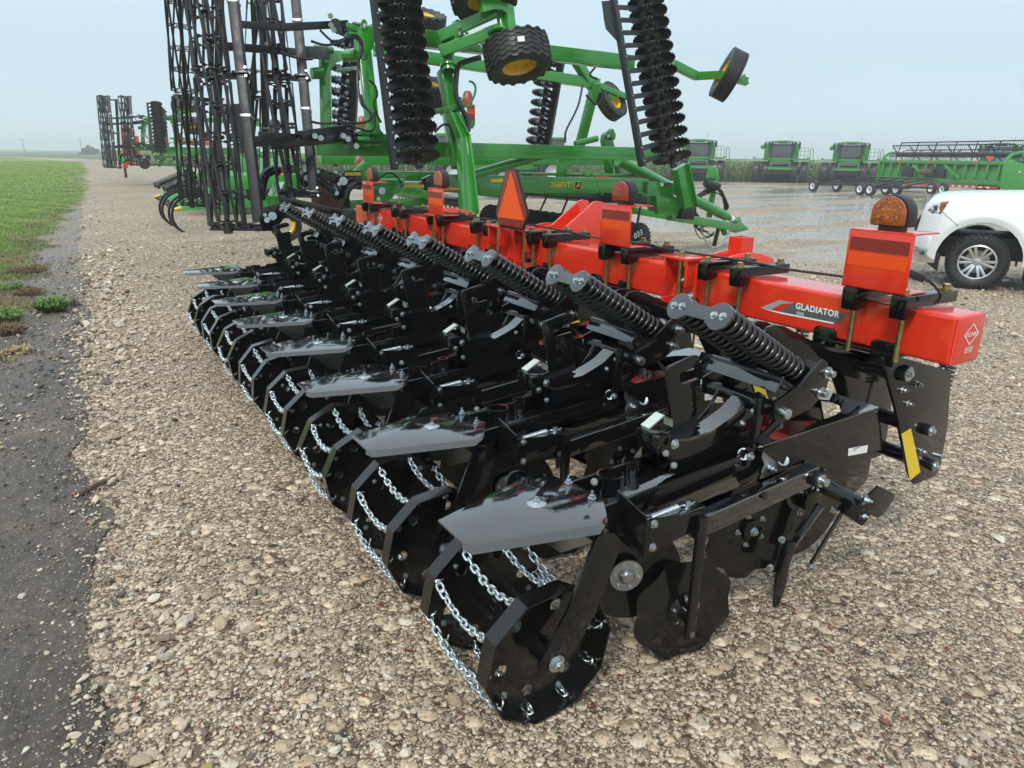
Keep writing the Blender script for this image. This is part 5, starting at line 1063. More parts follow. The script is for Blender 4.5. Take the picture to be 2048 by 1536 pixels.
for k in range(14):
    r = random.Random(k); j = lambda s_: r.uniform(-s_, s_)
    vp('hose', CABLE([fr(1422 + j(8), 382 + j(4), TYC - .15 + j(.1)), fr(1402 + j(6), 388 + j(6), TYC - .2), fr(1388 + j(6), 415 + j(12), TYC - .2), fr(1394 + j(8), 445 + j(12), TYC - .1), fr(1412 + j(10), 458 + j(6), TYC)] if k % 2 else [fr(1418 + j(8), 380 + j(4), TYC - .15), fr(1440 + j(6), 384 + j(6), TYC - .15), fr(1453 + j(5), 405 + j(10), TYC - .1), fr(1450 + j(4), 425 + j(10), TYC)], .016), 'hose', 0)
for k in range(3): r = random.Random(k + 40); vp('hose', CABLE([fr(1390, 400, TYC), fr(1386 + 3 * k, 440, TYC), fr(1400 + 9 * k, 476 - 4 * k, TYC), fr(1428, 470 - 3 * k, TYC)], .012), 'hose', 0)
chb = B(); pts = [fr(1402, 452, TYC - .1), fr(1410, 480, TYC - .1), fr(1428, 495, TYC - .1), fr(1450, 480, TYC - .1), fr(1460, 462, TYC - .1)]; pth = smooth_path(pts, 7)
for k in range(len(pth) - 1): dd = pth[k + 1] - pth[k]; chb += LINK((pth[k] + pth[k + 1]) / 2, dd, V((0, 1, 0)) if k % 2 else V((dd.z, 0, -dd.x)), dd.length * 1.35, .05, .009)
vp('safety_chain', chb, 'chain_zinc', 0, smooth=70)
# warning lamps on arms
def warn_lamp(arm0, arm1, lamp, refl, Y):
    vp('lamp_arm', BEAM(at(*arm0, Y=Y), at(*arm1, Y=Y), .06, .07), 'green_dull', .006); c_ = at(*lamp, Y=Y); vp('warning_lamp', LATHE(c_ + V((0, 0, -.10)), (0, 0, 1), [(.001, 0), (.07, 0), (.075, .06), (.065, .15), (.04, .19), (.001, .2)], 18), 'lens_rust', 0); vp('lamp_base', CYL(c_ + V((0, 0, -.12)), c_ + V((0, 0, -.10)), .10, 18), 'green_dull', 0)
    vp('lamp_guard', SWEEP([c_ + V((.03 + .09 * math.sin(t_) * 1.1, 0, -.1 + .32 * math.sin(t_ / 2 + .0) * 1)) for t_ in [PI * k / 12 for k in range(13)]], .016), 'green_dull', 0)
    q = at(*refl, Y=Y - .05); vp('reflector_plate', PLATE([q + V((u, 0, v)) for u, v in ((-.065, .02), (.065, .02), (.065, -.24), (.03, -.30), (-.03, -.30), (-.065, -.24))], (0, .008, 0)), 'green_dull', .002); vp('red_reflector', PLATE([q + V((u, -.004, v)) for u, v in ((-.06, 0), (.06, 0), (.06, -.10), (-.06, -.10))], (0, .003, 0)), 'sign_orange', 0); vp('red_reflector', PLATE([q + V((u, -.004, v)) for u, v in ((-.06, -.10), (.06, -.10), (.06, -.18), (-.06, -.18))], (0, .003, 0)), 'reflector_red', 0)
warn_lamp((868, 224), (938, 208), (935, 196), (942, 212), 9.6); warn_lamp((700, 340), (722, 332), (718, 322), (722, 338), 12.3); warn_lamp((715, 250), (728, 246), (724, 243), (728, 256), 13.0)
# hydraulic hoses over the wing
for pts in (((622, 82), (650, 90), (680, 85), (705, 70), (722, 80), (724, 105), (716, 125), (718, 160)), ((640, 60), (665, 82), (690, 78), (712, 75), (725, 95)), ((622, 243), (645, 247), (690, 245), (722, 246), (740, 240), (742, 228), (728, 210), (722, 190)), ((690, 246), (720, 258), (742, 262), (750, 250), (748, 225)), ((718, 130), (715, 165), (722, 205), (730, 215)), ((738, 160), (750, 172), (754, 190), (748, 205), (752, 225), (762, 245)), ((960, 115), (935, 122), (917, 132), (912, 160), (912, 190), (922, 215), (935, 240), (936, 262)), ((870, 264), (885, 250), (898, 252), (905, 270), (908, 285)), ((1165, 170), (1158, 205), (1148, 230), (1132, 262), (1130, 285)), ((1172, 190), (1190, 208), (1205, 200), (1206, 182)), ((1190, 135), (1180, 150), (1195, 158)), ((560, 104), (580, 112), (610, 118), (625, 118))):
    vp('hose', CABLE([WN(*q, .35) for q in pts], .017 if len(pts) < 8 or pts[0][0] < 900 else .04), 'hose', 0)
# ------------------------------------------------------------------ rolling baskets behind the wings
def rolling_basket(p0, p1, R, nb, twist, flat=False, mt='steel_grey', nplates=6, parent=None):
    p0, p1 = V(p0), V(p1); d, a, b = frame(p1 - p0); L_ = (p1 - p0).length
    g = vp('rolling_basket', CYL(p0 - d * .05, p1 + d * .05, .03, 10), 'black_matt', 0)
    for i in range(nb):
        pts = []
        for k in range(9): t_ = k / 8; th = 2 * PI * i / nb + twist * t_; pts.append(p0.lerp(p1, t_) + (a * math.cos(th) + b * math.sin(th)) * R)
        if flat:
            bb = B()
            for k in range(8): bb += BEAM(pts[k], pts[k + 1] + (pts[k + 1] - pts[k]) * .01, .05, .012, ((pts[k] + pts[k + 1]) / 2 - (p0.lerp(p1, (k + .5) / 8))))
            mk('basket_bar', bb, mt, g)
        else: mk('basket_bar', SWEEP(pts, .0165, 6), mt, g)
    for k in range(nplates):
        t_ = k / (nplates - 1); c_ = p0.lerp(p1, t_); ph = twist * t_; o = []
        for i in range(nb * 6):
            th = 2 * PI * i / (nb * 6); c2_ = math.cos(nb * th); o.append(((R * (.80 + .16 * c2_)) * math.cos(th + ph), (R * (.80 + .16 * c2_)) * math.sin(th + ph)))
        hl = [circ(.48 * R * math.cos(q + ph), .48 * R * math.sin(q + ph), R * .17, 8) for q in [2 * PI * (j + .5) / nb for j in range(nb)]]
        mk('basket_spider', HPLATE(o, hl, c_, a, b, d * .012), 'black_matt', g)
    return g
def lower(p, q, L_): d = (p - q).normalized(); return q + d * L_
def harrow_set(W, bot, mid, tb, tm, o, flat, up=1.75, R=.19, nb=7, mt='steel_grey', tw=.9):
    pb, pm = W(*bot, o), W(*mid, o); d = (pm - pb).normalized(); rolling_basket(pb + d * .05, pm - d * .05, R, nb, tw, flat, mt); rolling_basket(pm + d * .06, pm + d * (up), R, nb, tw, flat, mt)
    qb, qm = W(*tb, o), W(*tm, o); e_ = (qm - qb).normalized(); top = qb + e_ * ((pm - pb).length + up + .05); vp('basket_tube', BEAM(qb - e_ * .03, top, .11, .11, IX), mt, .008)
    for t_ in (qb + e_ * .02, qm, top - e_ * .03):
        s_ = pb if t_ is not qm else pm; ctr = pb + d * ((t_ - qb).length); vp('hanger_arm', PLATE([ctr - IX * (R * 1.1) + d * -.03, t_ + IX * .08 + d * -.06, t_ + IX * .08 + d * .03, t_ - IX * .1 + d * .03, ctr - IX * R + d * .04], FW * .02), 'black_matt', .004); vp('basket_bearing', CYL(ctr - d * .06, ctr + d * .06, .05, 14), 'black_matt', .005); vp('tube_clamp', BEAM(t_ - IX * .09 + d * .0, t_ + IX * .09 + d * .0, .16, .03, d), 'black_matt', .004)
        for k in (-.05, .05): vp('bolt', CYL(t_ + IX * .075 + d * k - FW * .08, t_ + IX * .075 + d * k - FW * .10, .016, 8), 'zinc', 0)
    for k in (.72, 1.48): c_ = qb.lerp(qm, k); vp('tube_band', BEAM(c_ - IX * .062, c_ + IX * .062, .122, .035, d), 'zinc_dull', .004)
harrow_set(WN, (456, 459), (424, 152), (519, 455), (484, 150), 0.0, False, nb=12)
harrow_set(WN, (583, 392), (556, 158), (628, 390), (606, 155), .9, True, R=.17, nb=7)
harrow_set(WF, (385, 410), (371, 190), (432, 412), (436, 200), 0.0, False, mt='black_matt', R=.21, nb=10)
harrow_set(WF, (500, 395), (506, 190), (535, 395), (530, 195), -.4, True, mt='black_matt', R=.14, nb=4)
for a, b, w_, h_, o, o2 in (((470, 48), (560, 55), .06, .08, .4, .5), ((560, 55), (695, 48), .08, .09, .5, .6), ((445, 92), (640, 108), .07, .09, .2, 1.5), ((600, 105), (650, 106), .12, .16, 1.2, 1.6), ((500, 284), (560, 278), .09, .12, .2, .5), ((540, 290), (720, 272), .10, .11, .6, .6), ((600, 270), (690, 258), .10, .10, .5, .6), ((520, 270), (600, 275), .07, .08, .3, .6)):
    vp('harrow_arm', BEAM(WN(*a, o), WN(*b, o2), w_, h_), 'black_matt', .008)
wpoly('arm_plate', [(664, 38), (672, 36), (690, 45), (694, 62), (688, 72), (668, 62)], .45, .05, 'black', .004); wpoly('arm_plate', [(680, 262), (700, 255), (716, 270), (712, 286), (690, 290), (678, 276)], .45, .05, 'black', .004)
for px, py in ((661, 32), (662, 50), (668, 60), (687, 272), (696, 278), (630, 272), (642, 276), (713, 292)): vp('arm_bolt', CYL(WN(px, py, .43), WN(px, py, .36), .035, 10), 'zinc', 0)
# rear black tool frame beneath the wing: bell cranks, parallel bars, rusty blade, chains of tines
def kp(name, pts, Y, th=.03, mt='black', bevel=.003): return vp(name, PLATE([at(*q, Y=Y) for q in pts], (0, th, 0)), mt, bevel)
kp('rear_plate', [(596, 350), (628, 337), (650, 338), (640, 352), (612, 376), (604, 372)], 9.9); kp('rear_plate', [(663, 386), (688, 341), (724, 341), (724, 380), (706, 378), (690, 390), (676, 402), (664, 398)], 9.9)
kp('rear_decal', [(690, 344), (722, 344), (722, 351), (690, 351)], 9.885, .002, 'decal_yellow', 0)
vp('rear_bar', BEAM(at(630, 344, Y=9.95), at(680, 361, Y=9.95), .06, .13), 'black', .006); vp('rear_cylinder', CYL(at(632, 357, Y=9.85), at(668, 384, Y=9.85), .06, 14), 'black', .004)
for px, py, r in ((615, 356, .045), (687, 362, .055), (667, 380, .045), (678, 368, .025), (702, 377, .03), (673, 386, .03), (609, 340, .02), (636, 343, .02), (672, 344, .02)): vp('rear_bolt', CYL(at(px, py, Y=9.89), at(px, py, Y=9.82), r, 12), 'zinc', 0)
vp('rusty_blade', LATHE(at(662, 404, Y=10.5), (-.3, -1, 0), [(.001, 0), (.12, .0), (.27, -.03), (.275, -.034), (.12, -.008), (.001, -.008)], 36), 'rust', 0)
vp('curved_shank', CABLE([at(*q, Y=9.8) for q in ((694, 415), (692, 395), (697, 378), (708, 368), (722, 364))], .05, 8), 'black', 0); vp('curved_shank', CABLE([at(*q, Y=9.8) for q in ((522, 400), (524, 375), (530, 352), (545, 341), (560, 341))], .06, 8), 'black', 0)
vp('rear_link', BEAM(at(545, 402, Y=9.6), at(560, 372, Y=10.4), .14, .12), 'green', .01); vp('frame_rail', BEAM(at(440, 365, Y=12.6), at(640, 362, Y=12.0), .14, .22), 'green', .01)
# ================================================================== second disc harrow further down the lane
kd = {}
for o in COL.objects:
    if o.parent: kd.setdefault(o.parent.name, []).append(o)
def copy_all(o, parent=None):
    c = o.copy(); COL.objects.link(c); c.parent = parent; c.matrix_parent_inverse = o.matrix_parent_inverse
    for q in kd.get(o.name, []): copy_all(q, c)
    return c
VT2 = copy_all(VT); VT2.location = (7.0, 11.6 + 32.5, .02); VT2['label'] = 'farther green folding disc harrow standing down the lane beside the lawn'
# ================================================================== white pickup
TRK = thing('pickup_truck', (11.9, 5.8, -.21), 'white pickup truck with alloy wheels parked at the right edge', 'pickup truck')
hd = V((-.47, .883, 0)).normalized(); lf = V((-hd.y, hd.x, 0)); TO = V((11.9, 5.8, -.21)) - lf * .86
def T(x, y, z): return TO + hd * x + lf * y + V((0, 0, z))
def tp(name, g, mt, bevel=.01, parent=None, **k): return mk(name, g, mt, parent or TRK, bevel, **k)
def tw(x, z):
    w_ = 1.0
    if x > .35: w_ -= .27 * ((x - .35) / .55) ** 2.2
    if z > 1.05: w_ -= .16 * ((z - 1.05) / .42) ** 2.0
    if z < .6: w_ -= .05 * (.6 - z) / .3
    for cx in (0, -3.75):
        r_ = math.hypot(x - cx, z - .45)
        if r_ < .82 and z > .3: w_ += .045 * max(0, 1 - abs(r_ - .66) / .15)
    return w_
def zt(x):
    return interp([(-5, 1.40), (-3.4, 1.42), (-1.0, 1.44), (-.3, 1.43), (.3, 1.405), (.55, 1.385), (.70, 1.36), (.80, 1.29), (.86, 1.12), (.90, .80)], x)
def zbm(x):
    z = interp([(-5, .55), (-4.4, .45), (-1, .40), (.6, .42), (.90, .62)], x)
    for cx in (0, -3.75):
        if abs(x - cx) < .575: z = max(z, .44 + math.sqrt(max(0, .575 ** 2 - (x - cx) ** 2)) * 1.02)
    return z
xs_ = sorted(set([round(q, 3) for q in list(np.linspace(-4.95, .90, 75)) + [s * .575 + c_ for s in (-1, 1) for c_ in (0, -3.75)] + [s * .56 + c_ for s in (-1, 1) for c_ in (0, -3.75)]])); K = 14; vs_ = []; fs = []
for x in xs_:
    z0, z1 = zbm(x), zt(x)
    rows = [(tw(x, z0 + (z1 - z0) * k / K), z0 + (z1 - z0) * k / K) for k in range(K + 1)]
    w1 = rows[-1][0]; rows += [(w1 * .9, z1 + .022), (w1 * .6, z1 + .035), (w1 * .3, z1 + .042), (0, z1 + .045)]
    vs_ += [T(x, y, z) for y, z in rows] + [T(x, -y, z) for y, z in reversed(rows[:-1])]
M_ = 2 * (K + 5) - 1
for i in range(len(xs_) - 1):
    for k in range(M_ - 1): fs.append((i * M_ + k, (i + 1) * M_ + k, (i + 1) * M_ + k + 1, i * M_ + k + 1))
fs.append(tuple(range(M_))); fs.append(tuple((len(xs_) - 1) * M_ + k for k in reversed(range(M_))))
tp('body', B().add(vs_, fs), 'white_paint', 0, smooth=40)
# cab
cabp = [(-1.15, 1.40), (-1.85, 1.92), (-2.2, 1.97), (-3.1, 1.95), (-3.38, 1.42)]
b = B(); vsn = [T(x, s * (.88 if z < 1.5 else .68), z) for s in (1, -1) for x, z in cabp]; b.add(vsn, [(0, 1, 2, 3, 4), (9, 8, 7, 6, 5)] + [((i + 1) % 5, i, 5 + i, 5 + (i + 1) % 5) for i in range(5)]); tp('cab', b, 'white_paint', .05, seg=3)
for s in (1, -1):
    for a_ in ([(-1.32, 1.47), (-1.85, 1.86), (-2.2, 1.89), (-2.2, 1.47)], [(-2.28, 1.47), (-2.28, 1.89), (-3.0, 1.88), (-3.2, 1.47)]): tp('side_window', PLATE([T(x, s * (.875 - (z - 1.45) * .42 + .012), z) for x, z in a_], lf * (s * .008)), 'glass_dark', 0)
tp('windscreen', B().add([T(-1.13, .8, 1.46), T(-1.13, -.8, 1.46), T(-1.80, -.66, 1.90), T(-1.80, .66, 1.90)], [(0, 1, 2, 3)]), 'glass_dark', 0)
for x in (-.74, -2.24, -3.36): tp('door_gap', SWEEP([T(x - .05 * math.sin(k / 10 * PI), tw(x, .5 + .88 * k / 10) + .001, .5 + .88 * k / 10) for k in range(11)], .005, 5), 'plastic_black', 0)
tp('fender_gap', SWEEP([T(.62 - .28 * k / 8, tw(.62 - .28 * k / 8, 1.18 - .22 * k / 8) + .001, 1.18 - .22 * k / 8) for k in range(9)], .004, 5), 'plastic_black', 0)
for s in (1, -1):
    hl = [(.52, 1.31), (.62, 1.29), (.72, 1.24), (.79, 1.16), (.72, 1.12), (.60, 1.12), (.57, 1.22)]; tp('headlight', PLATE([T(x, s * (tw(x, z) + .004), z) for x, z in hl], lf * (-s * .05)), 'glass_dark', .004)
    tp('headlight_lens', PLATE([T(x, s * (tw(x, z) + .006), z) for x, z in ((.645, 1.265), (.72, 1.225), (.77, 1.165), (.72, 1.135), (.66, 1.135))], lf * (-s * .02)), 'chrome', .002)
    tp('turn_signal', PLATE([T(x, s * (tw(x, z) + .008), z) for x, z in ((.515, 1.315), (.625, 1.29), (.64, 1.21), (.595, 1.125), (.565, 1.20))], lf * (-s * .02)), 'lens_amber', .002)
    tp('mud_flap', PLATE([T(-.62, s * y, z) for y, z in ((.80, .20), (1.03, .20), (1.03, .62), (.98, .72), (.80, .72))], hd * -.025), 'plastic_black', .006)
    tp('air_dam', PLATE([T(x, s * .80, z) for x, z in ((.50, .22), (.66, .34), (.60, .58), (.50, .50))], lf * .02), 'plastic_black', .004); tp('side_step', BEAM(T(-.75, s * 1.0, .40), T(-3.2, s * 1.0, .40), .14, .06), 'plastic_black', .015)
    tp('mirror', BOX(T(-1.35, s * 1.16, 1.52), (.14, .2, .28), math.atan2(hd.y, hd.x)), 'white_paint', .04); tp('mirror_stalk', BEAM(T(-1.35, s * .9, 1.45), T(-1.35, s * 1.1, 1.47), .06, .05), 'plastic_black', .008)
tp('bumper', PLATE([T(x, y, .36) for x, y in ((.56, .955), (.70, .93), (.84, .80), (.93, .5), (.96, 0), (.93, -.5), (.84, -.80), (.70, -.93), (.56, -.955), (.62, -.7), (.78, 0), (.62, .7))], (0, 0, .20)), 'chrome', .02); tp('bumper_cap', PLATE([T(x, y, .565) for x, y in ((.54, .965), (.70, .945), (.85, .80), (.94, .5), (.97, 0), (.94, -.5), (.85, -.80), (.70, -.945), (.54, -.965), (.76, 0))], (0, 0, .22)), 'white_paint', .03)
tp('grille', PLATE([T(.90, y, z) for y, z in ((.62, .72), (.66, 1.0), (-.66, 1.0), (-.62, .72))], hd * .03), 'plastic_black', .006)
q0 = T(-.60, tw(-.60, 1.30) + .012, 1.30); ta = -hd; tb = (V((0, 0, 1)) - lf * .55).normalized()
tp('badge_lettering', TEXT('Z71', q0, ta, tb, .15, .006, .35, .95, .02), 'silver_decal', 0, smooth=0); tp('badge_lettering', TEXT('Z', q0 + ta * -.088, ta, tb, .155, .008, .35, 1, .03), 'reflector_red', 0, smooth=0)
tp('under_body', BOX(T(-2.0, 0, .62), (5.4, 1.4, .35), math.atan2(hd.y, hd.x)), 'plastic_black', .05)
tp('wheel_well', B().add([T(.58 * math.cos(t_), y, .44 + .58 * math.sin(t_)) for t_ in [PI * k / 14 for k in range(15)] for y in (.95, .45)], [(2 * k, 2 * k + 2, 2 * k + 3, 2 * k + 1) for k in range(14)]), 'plastic_black', 0)
def at_tread(R, W, nb=34):
    b = B()
    for k in range(nb):
        for r_, z0, ph in ((0, -.36, 0), (0, -.12, .5), (0, .12, 0), (0, .36, .5)):
            t_ = 2 * PI * (k + ph) / nb; c_ = V((R * math.cos(t_), R * math.sin(t_), z0 * W)); u = V((math.cos(t_), math.sin(t_), 0)); s = V((-u.y, u.x, 0)); z = V((0, 0, 1)); lw, lz = R * PI / nb * .72, W * .10
            q = [c_ + s * (i * lw) + z * (j * lz + i * .008) for i, j in ((-1, -1), (1, -1), (1, 1), (-1, 1))]; b.add([p - u * .008 for p in q] + [p * 1 + u * .012 for p in q], [(4, 5, 6, 7), (0, 1, 5, 4), (1, 2, 6, 5), (2, 3, 7, 6), (3, 0, 4, 7)])
    for k in range(nb):
        for sg in (-1, 1):
            t_ = 2 * PI * (k + .25) / nb; u = V((math.cos(t_), math.sin(t_), 0)); s = V((-u.y, u.x, 0)); o = V((0, 0, sg)); c_ = u * R * .955 + o * (W * .485); b.add([c_ - s * .026 - u * .03 - o * .004, c_ + s * .026 - u * .03 - o * .004, c_ + s * .02 + u * .03 - o * .012, c_ - s * .02 + u * .03 - o * .012] + [c_ - s * .024 - u * .028 + o * .012, c_ + s * .024 - u * .028 + o * .012, c_ + s * .018 + u * .03 + o * .004, c_ - s * .018 + u * .03 + o * .004], [(4, 5, 6, 7), (7, 6, 5, 4), (0, 1, 5, 4), (1, 2, 6, 5), (2, 3, 7, 6), (3, 0, 4, 7)])
    return b
TT = mesh_of('tyre', LATHE((0, 0, 0), (0, 0, 1), tyre_profile(.415, .275, .245), 60), 'rubber', 0, 50); TT2 = mesh_of('tread', at_tread(.415, .275), 'rubber', 0, 30)
RIM = mesh_of('rim', LATHE((0, 0, 0), (0, 0, 1), [(.262, .115), (.25, .122), (.236, .118), (.232, .08), (.23, -.10), (.25, -.12)], 48), 'alloy', 0, 35); HUBM = mesh_of('hub', LATHE((0, 0, 0), (0, 0, 1), [(.085, .03), (.075, .07), (.045, .078), (.04, .092), (.001, .095)], 30), 'alloy', 0, 35)
BRK = mesh_of('brake_disc', LATHE((0, 0, 0), (0, 0, 1), [(.001, .0), (.17, .0), (.17, -.02), (.001, -.02)], 30), 'zinc_dull', 0, 30); SPK = mesh_of('spoke', BEAM((.055, .012, .062), (.238, .042, .088), .042, .03) , 'alloy', .007); SPK2 = mesh_of('spoke', BEAM((.055, -.012, .062), (.238, -.042, .088), .042, .03), 'alloy', .007)
BACK = mesh_of('rim_back', LATHE((0, 0, 0), (0, 0, 1), [(.001, -.05), (.235, -.05), (.235, -.055), (.001, -.055)], 30), 'plastic_black', 0)
for x, s in ((0, 1), (-3.75, 1), (0, -1), (-3.75, -1)):
    p = T(x, s * .86, .425); o = place(TT, 'tyre', TRK, p, lf * s, .1)
    for me, nm in ((TT2, 'tread'), (RIM, 'rim'), (HUBM, 'hub'), (BRK, 'brake_disc'), (BACK, 'rim_back')): place(me, nm, o, p, lf * s, .1)
    for k in range(6):
        place(SPK, 'spoke', o, p, lf * s, .1 + PI / 3 * k); place(SPK2, 'spoke', o, p, lf * s, .1 + PI / 3 * k)
        d_, a_, b_ = frame(lf * s); t_ = .1 + PI / 3 * k + .52; place(LUG, 'lug_nut', o, p + d_ * .07 + (a_ * math.cos(t_) + b_ * math.sin(t_)) * .065, lf * s)
# ================================================================== combines
def big_tyre(R, W, rim):
    b = LATHE((0, 0, 0), (0, 0, 1), tyre_profile(R - .04, W, rim), 40)
    for k in range(22):
        for sg in (-1, 1):
            t0, t1 = 2 * PI * (k + (.25 if sg > 0 else 0)) / 22, 2 * PI * (k + .8 + (.25 if sg > 0 else 0)) / 22
            def pt(t_, r, z): return V((r * math.cos(t_), r * math.sin(t_), z))
            dt = .045; q = [pt(t0 - dt, R - .06, sg * W * .02), pt(t0 + dt, R - .06, sg * W * .02), pt(t1 + dt, R - .08, sg * W * .5), pt(t1 - dt, R - .08, sg * W * .5)]; u = [pt(t0 - dt, R, sg * W * .02), pt(t0 + dt, R, sg * W * .02), pt(t1 + dt, R - .03, sg * W * .5), pt(t1 - dt, R - .03, sg * W * .5)]
            b.add(q + u, [(4, 5, 6, 7), (7, 6, 5, 4), (0, 1, 5, 4), (1, 2, 6, 5), (2, 3, 7, 6), (3, 0, 4, 7)])
    return b
CT = mesh_of('tyre', big_tyre(.93, .62, .5), 'rubber', 0, 40); CR = mesh_of('rim', LATHE((0, 0, 0), (0, 0, 1), [(.51, .22), (.48, .2), (.46, .05), (.2, .02), (.001, .02), (.001, -.02), (.2, -.02), (.46, -.05), (.48, -.2), (.51, -.22)], 28), 'yellow', 0, 35)
CB = thing('combine_harvester', (0, 0, 0), 'x', 'combine', 'green combines facing the yard'); LX, LYv, LZ = V((1, 0, 0)), V((0, 1, 0)), V((0, 0, 1))   # local: +x viewer's right, -y towards viewer
def cp(name, g, mt='green_dull', bevel=.03, parent=None, **k): return mk(name, g, mt, parent or CB, bevel, **k)
for x in (-2.05, -1.22, 1.22, 2.05): o = place(CT, 'tyre', CB, V((x, 0, .93)), LX, x); place(CR, 'rim', o, V((x, 0, .93)), LX)
for x in (-1.2, 1.2): o = place(CT, 'tyre', CB, V((x, 4.2, .80)), LX, x); o.scale = (.85, .85, .85); place(CR, 'rim', o, V((x, 4.2, .80)), LX)
cp('axle', BOX((0, 0, .95), (4.2, .35, .4)), 'black_matt'); cp('chassis', BOX((0, 2.6, 1.5), (2.2, 4.6, 1.0)), 'green_dull'); cp('grain_tank', PLATE([V((-1.5, 1.3, 1.95)), V((-1.55, 1.3, 3.35)), V((1.55, 1.3, 3.35)), V((1.5, 1.3, 1.95))], (0, 4.2, 0)), 'green_dull', .06)
for x in (-1, 1): cp('side_panel', BOX((x * 1.12, .55, 2.75), (.72, 1.3, 1.35)), 'green_dull', .05); cp('panel_rib', BOX((x * 1.12, -.12, 2.75), (.06, .04, 1.2)), 'green', .01)
cp('cab_glass', PLATE([V((-.82, -.75, 2.15)), V((-.86, -.62, 3.35)), V((.86, -.62, 3.35)), V((.82, -.75, 2.15))], (0, 1.3, 0)), 'glass_dark', .04)
for x in (-.86, .86): cp('cab_pillar', BEAM((x, -.78, 2.1), (x * 1.02, -.66, 3.4), .09, .09, (0, 1, 0)), 'black_matt', .01)
cp('cab_roof', PLATE([V((-1.25, -.95, 3.40)), V((-1.1, -.95, 3.58)), V((-.4, -.95, 3.66)), V((.4, -.95, 3.66)), V((1.1, -.95, 3.58)), V((1.25, -.95, 3.40))], (0, 1.9, 0)), 'green', .05); cp('roof_trim', BOX((0, -.98, 3.45), (2.2, .06, .12)), 'black_matt', .01)
for x in (-.95, -.72, -.5, .5, .72, .95): cp('work_light', CYL((x, -.99, 3.45), (x, -1.03, 3.45), .055, 10), 'chrome', 0)
cp('seat', BOX((.05, -.2, 2.55), (.5, .5, .7)), 'plastic_black', .08); cp('steering_column', BEAM((0, -.55, 2.2), (0, -.45, 2.75), .1, .1), 'silver_decal', .02); cp('cab_monitor', BOX((.55, -.45, 2.45), (.3, .06, .22)), 'decal_yellow', .01)
cp('cab_floor', BOX((.35, -.3, 2.05), (3.9, 1.2, .10)), 'green_dull', .02); cp('cab_skirt', PLATE([V((-.9, -.85, 2.02)), V((-.7, -.85, 1.88)), V((.7, -.85, 1.88)), V((.9, -.85, 2.02)), V((.8, -.85, 2.14)), V((-.8, -.85, 2.14))], (0, .3, 0)), 'green', .03)
cp('feeder_house', BOX((0, -.9, 1.5), (1.75, 1.5, .75)), 'green', .04); cp('feeder_mouth', BOX((0, -1.67, 1.62), (1.5, .06, .38)), 'black_matt', .05); cp('feeder_drum', CYL((-.7, -1.71, 1.62), (.7, -1.71, 1.62), .12, 14), 'black_matt', 0); cp('feeder_sill', BOX((0, -1.68, 1.22), (2.0, .12, .14)), 'green', .02); cp('feeder_throat', BOX((0, -1.2, .92), (1.9, .5, .35)), 'black_matt', .04)
for x in (-1, 1): cp('lift_cylinder', CYL((x * .95, -1.3, 1.25), (x * 1.0, -.1, .75), .07, 12), 'black_matt', 0)
for x in (-1, 1): cp('mirror', BOX((x * 1.45, -1.05, 3.22), (.18, .12, .5)), 'black_matt', .05); cp('mirror_arm', CABLE([V((x * 1.1, -.9, 3.5)), V((x * 1.4, -1.05, 3.53)), V((x * 1.46, -1.05, 3.4))], .035), 'black_matt', 0); cp('turn_lamp', BOX((x * 2.3, -.5, 2.14), (.22, .08, .14)), 'lens_amber', .02); cp('lamp_arm', BEAM((x * 1.4, -.5, 2.1), (x * 2.3, -.5, 2.1), .05, .05), 'green_dull', .01)
for z in (2.4, 2.75, 3.05): cp('hand_rail', CYL((1.6, -.5, z), (2.25, -.5, z), .018, 6), 'green_dull', 0)
for x in (1.6, 1.95, 2.25): cp('rail_post', CYL((x, -.5, 2.1), (x, -.5, 3.05), .018, 6), 'green_dull', 0)
cp('ladder_rail', CABLE([V((2.5, -.5, .75)), V((2.45, -.5, 2.1)), V((2.42, -.5, 2.9)), V((2.62, -.5, 2.9)), V((2.7, -.5, 2.1))], .03), 'green', 0); cp('ladder_rail', CYL((2.85, -.5, .75), (2.72, -.5, 2.1), .03, 6), 'green', 0)
for k in range(5): cp('ladder_step', BOX((2.64, -.5, .8 + .28 * k), (.4, .18, .03)), 'black_matt', 0)
cp('antenna', CYL((.75, .6, 3.6), (.75, .6, 4.1), .012, 5), 'black_matt', 0); cp('unloading_auger', CYL((-1.7, 1.0, 3.1), (-1.7, 6.2, 3.35), .2, 16), 'green', .03)
kd = {}
for o in COL.objects:
    if o.parent: kd.setdefault(o.parent.name, []).append(o)
comb = [(1556, 365, 66, 0, 'green combine parked in the corn edge, left of the black header trailer'), (1693, 365, 66, -.02, 'green combine standing directly behind the black header trailer'), (1392, 362, 66, .02, 'green combine half hidden behind the hitch of the disc harrow'), (1988, 374, 62, -.1, 'green combine with sky-blue window reflections behind the draper head')]
for i, (px, py, d, rz, lab_) in enumerate(comb):
    o = CB if i == 0 else copy_all(CB); p = atd(px, py, d); p.z = ground_z(p.x, p.y); o.location = p; o.rotation_euler = (0, 0, math.atan2(p.y, p.x) - PI / 2 + rz); o['label'] = lab_
    if i == 3:
        for q in o.children:
            if q.name.startswith('cab_glass'): q.data = q.data.copy(); q.data.materials[0] = MATS['glass_sky']
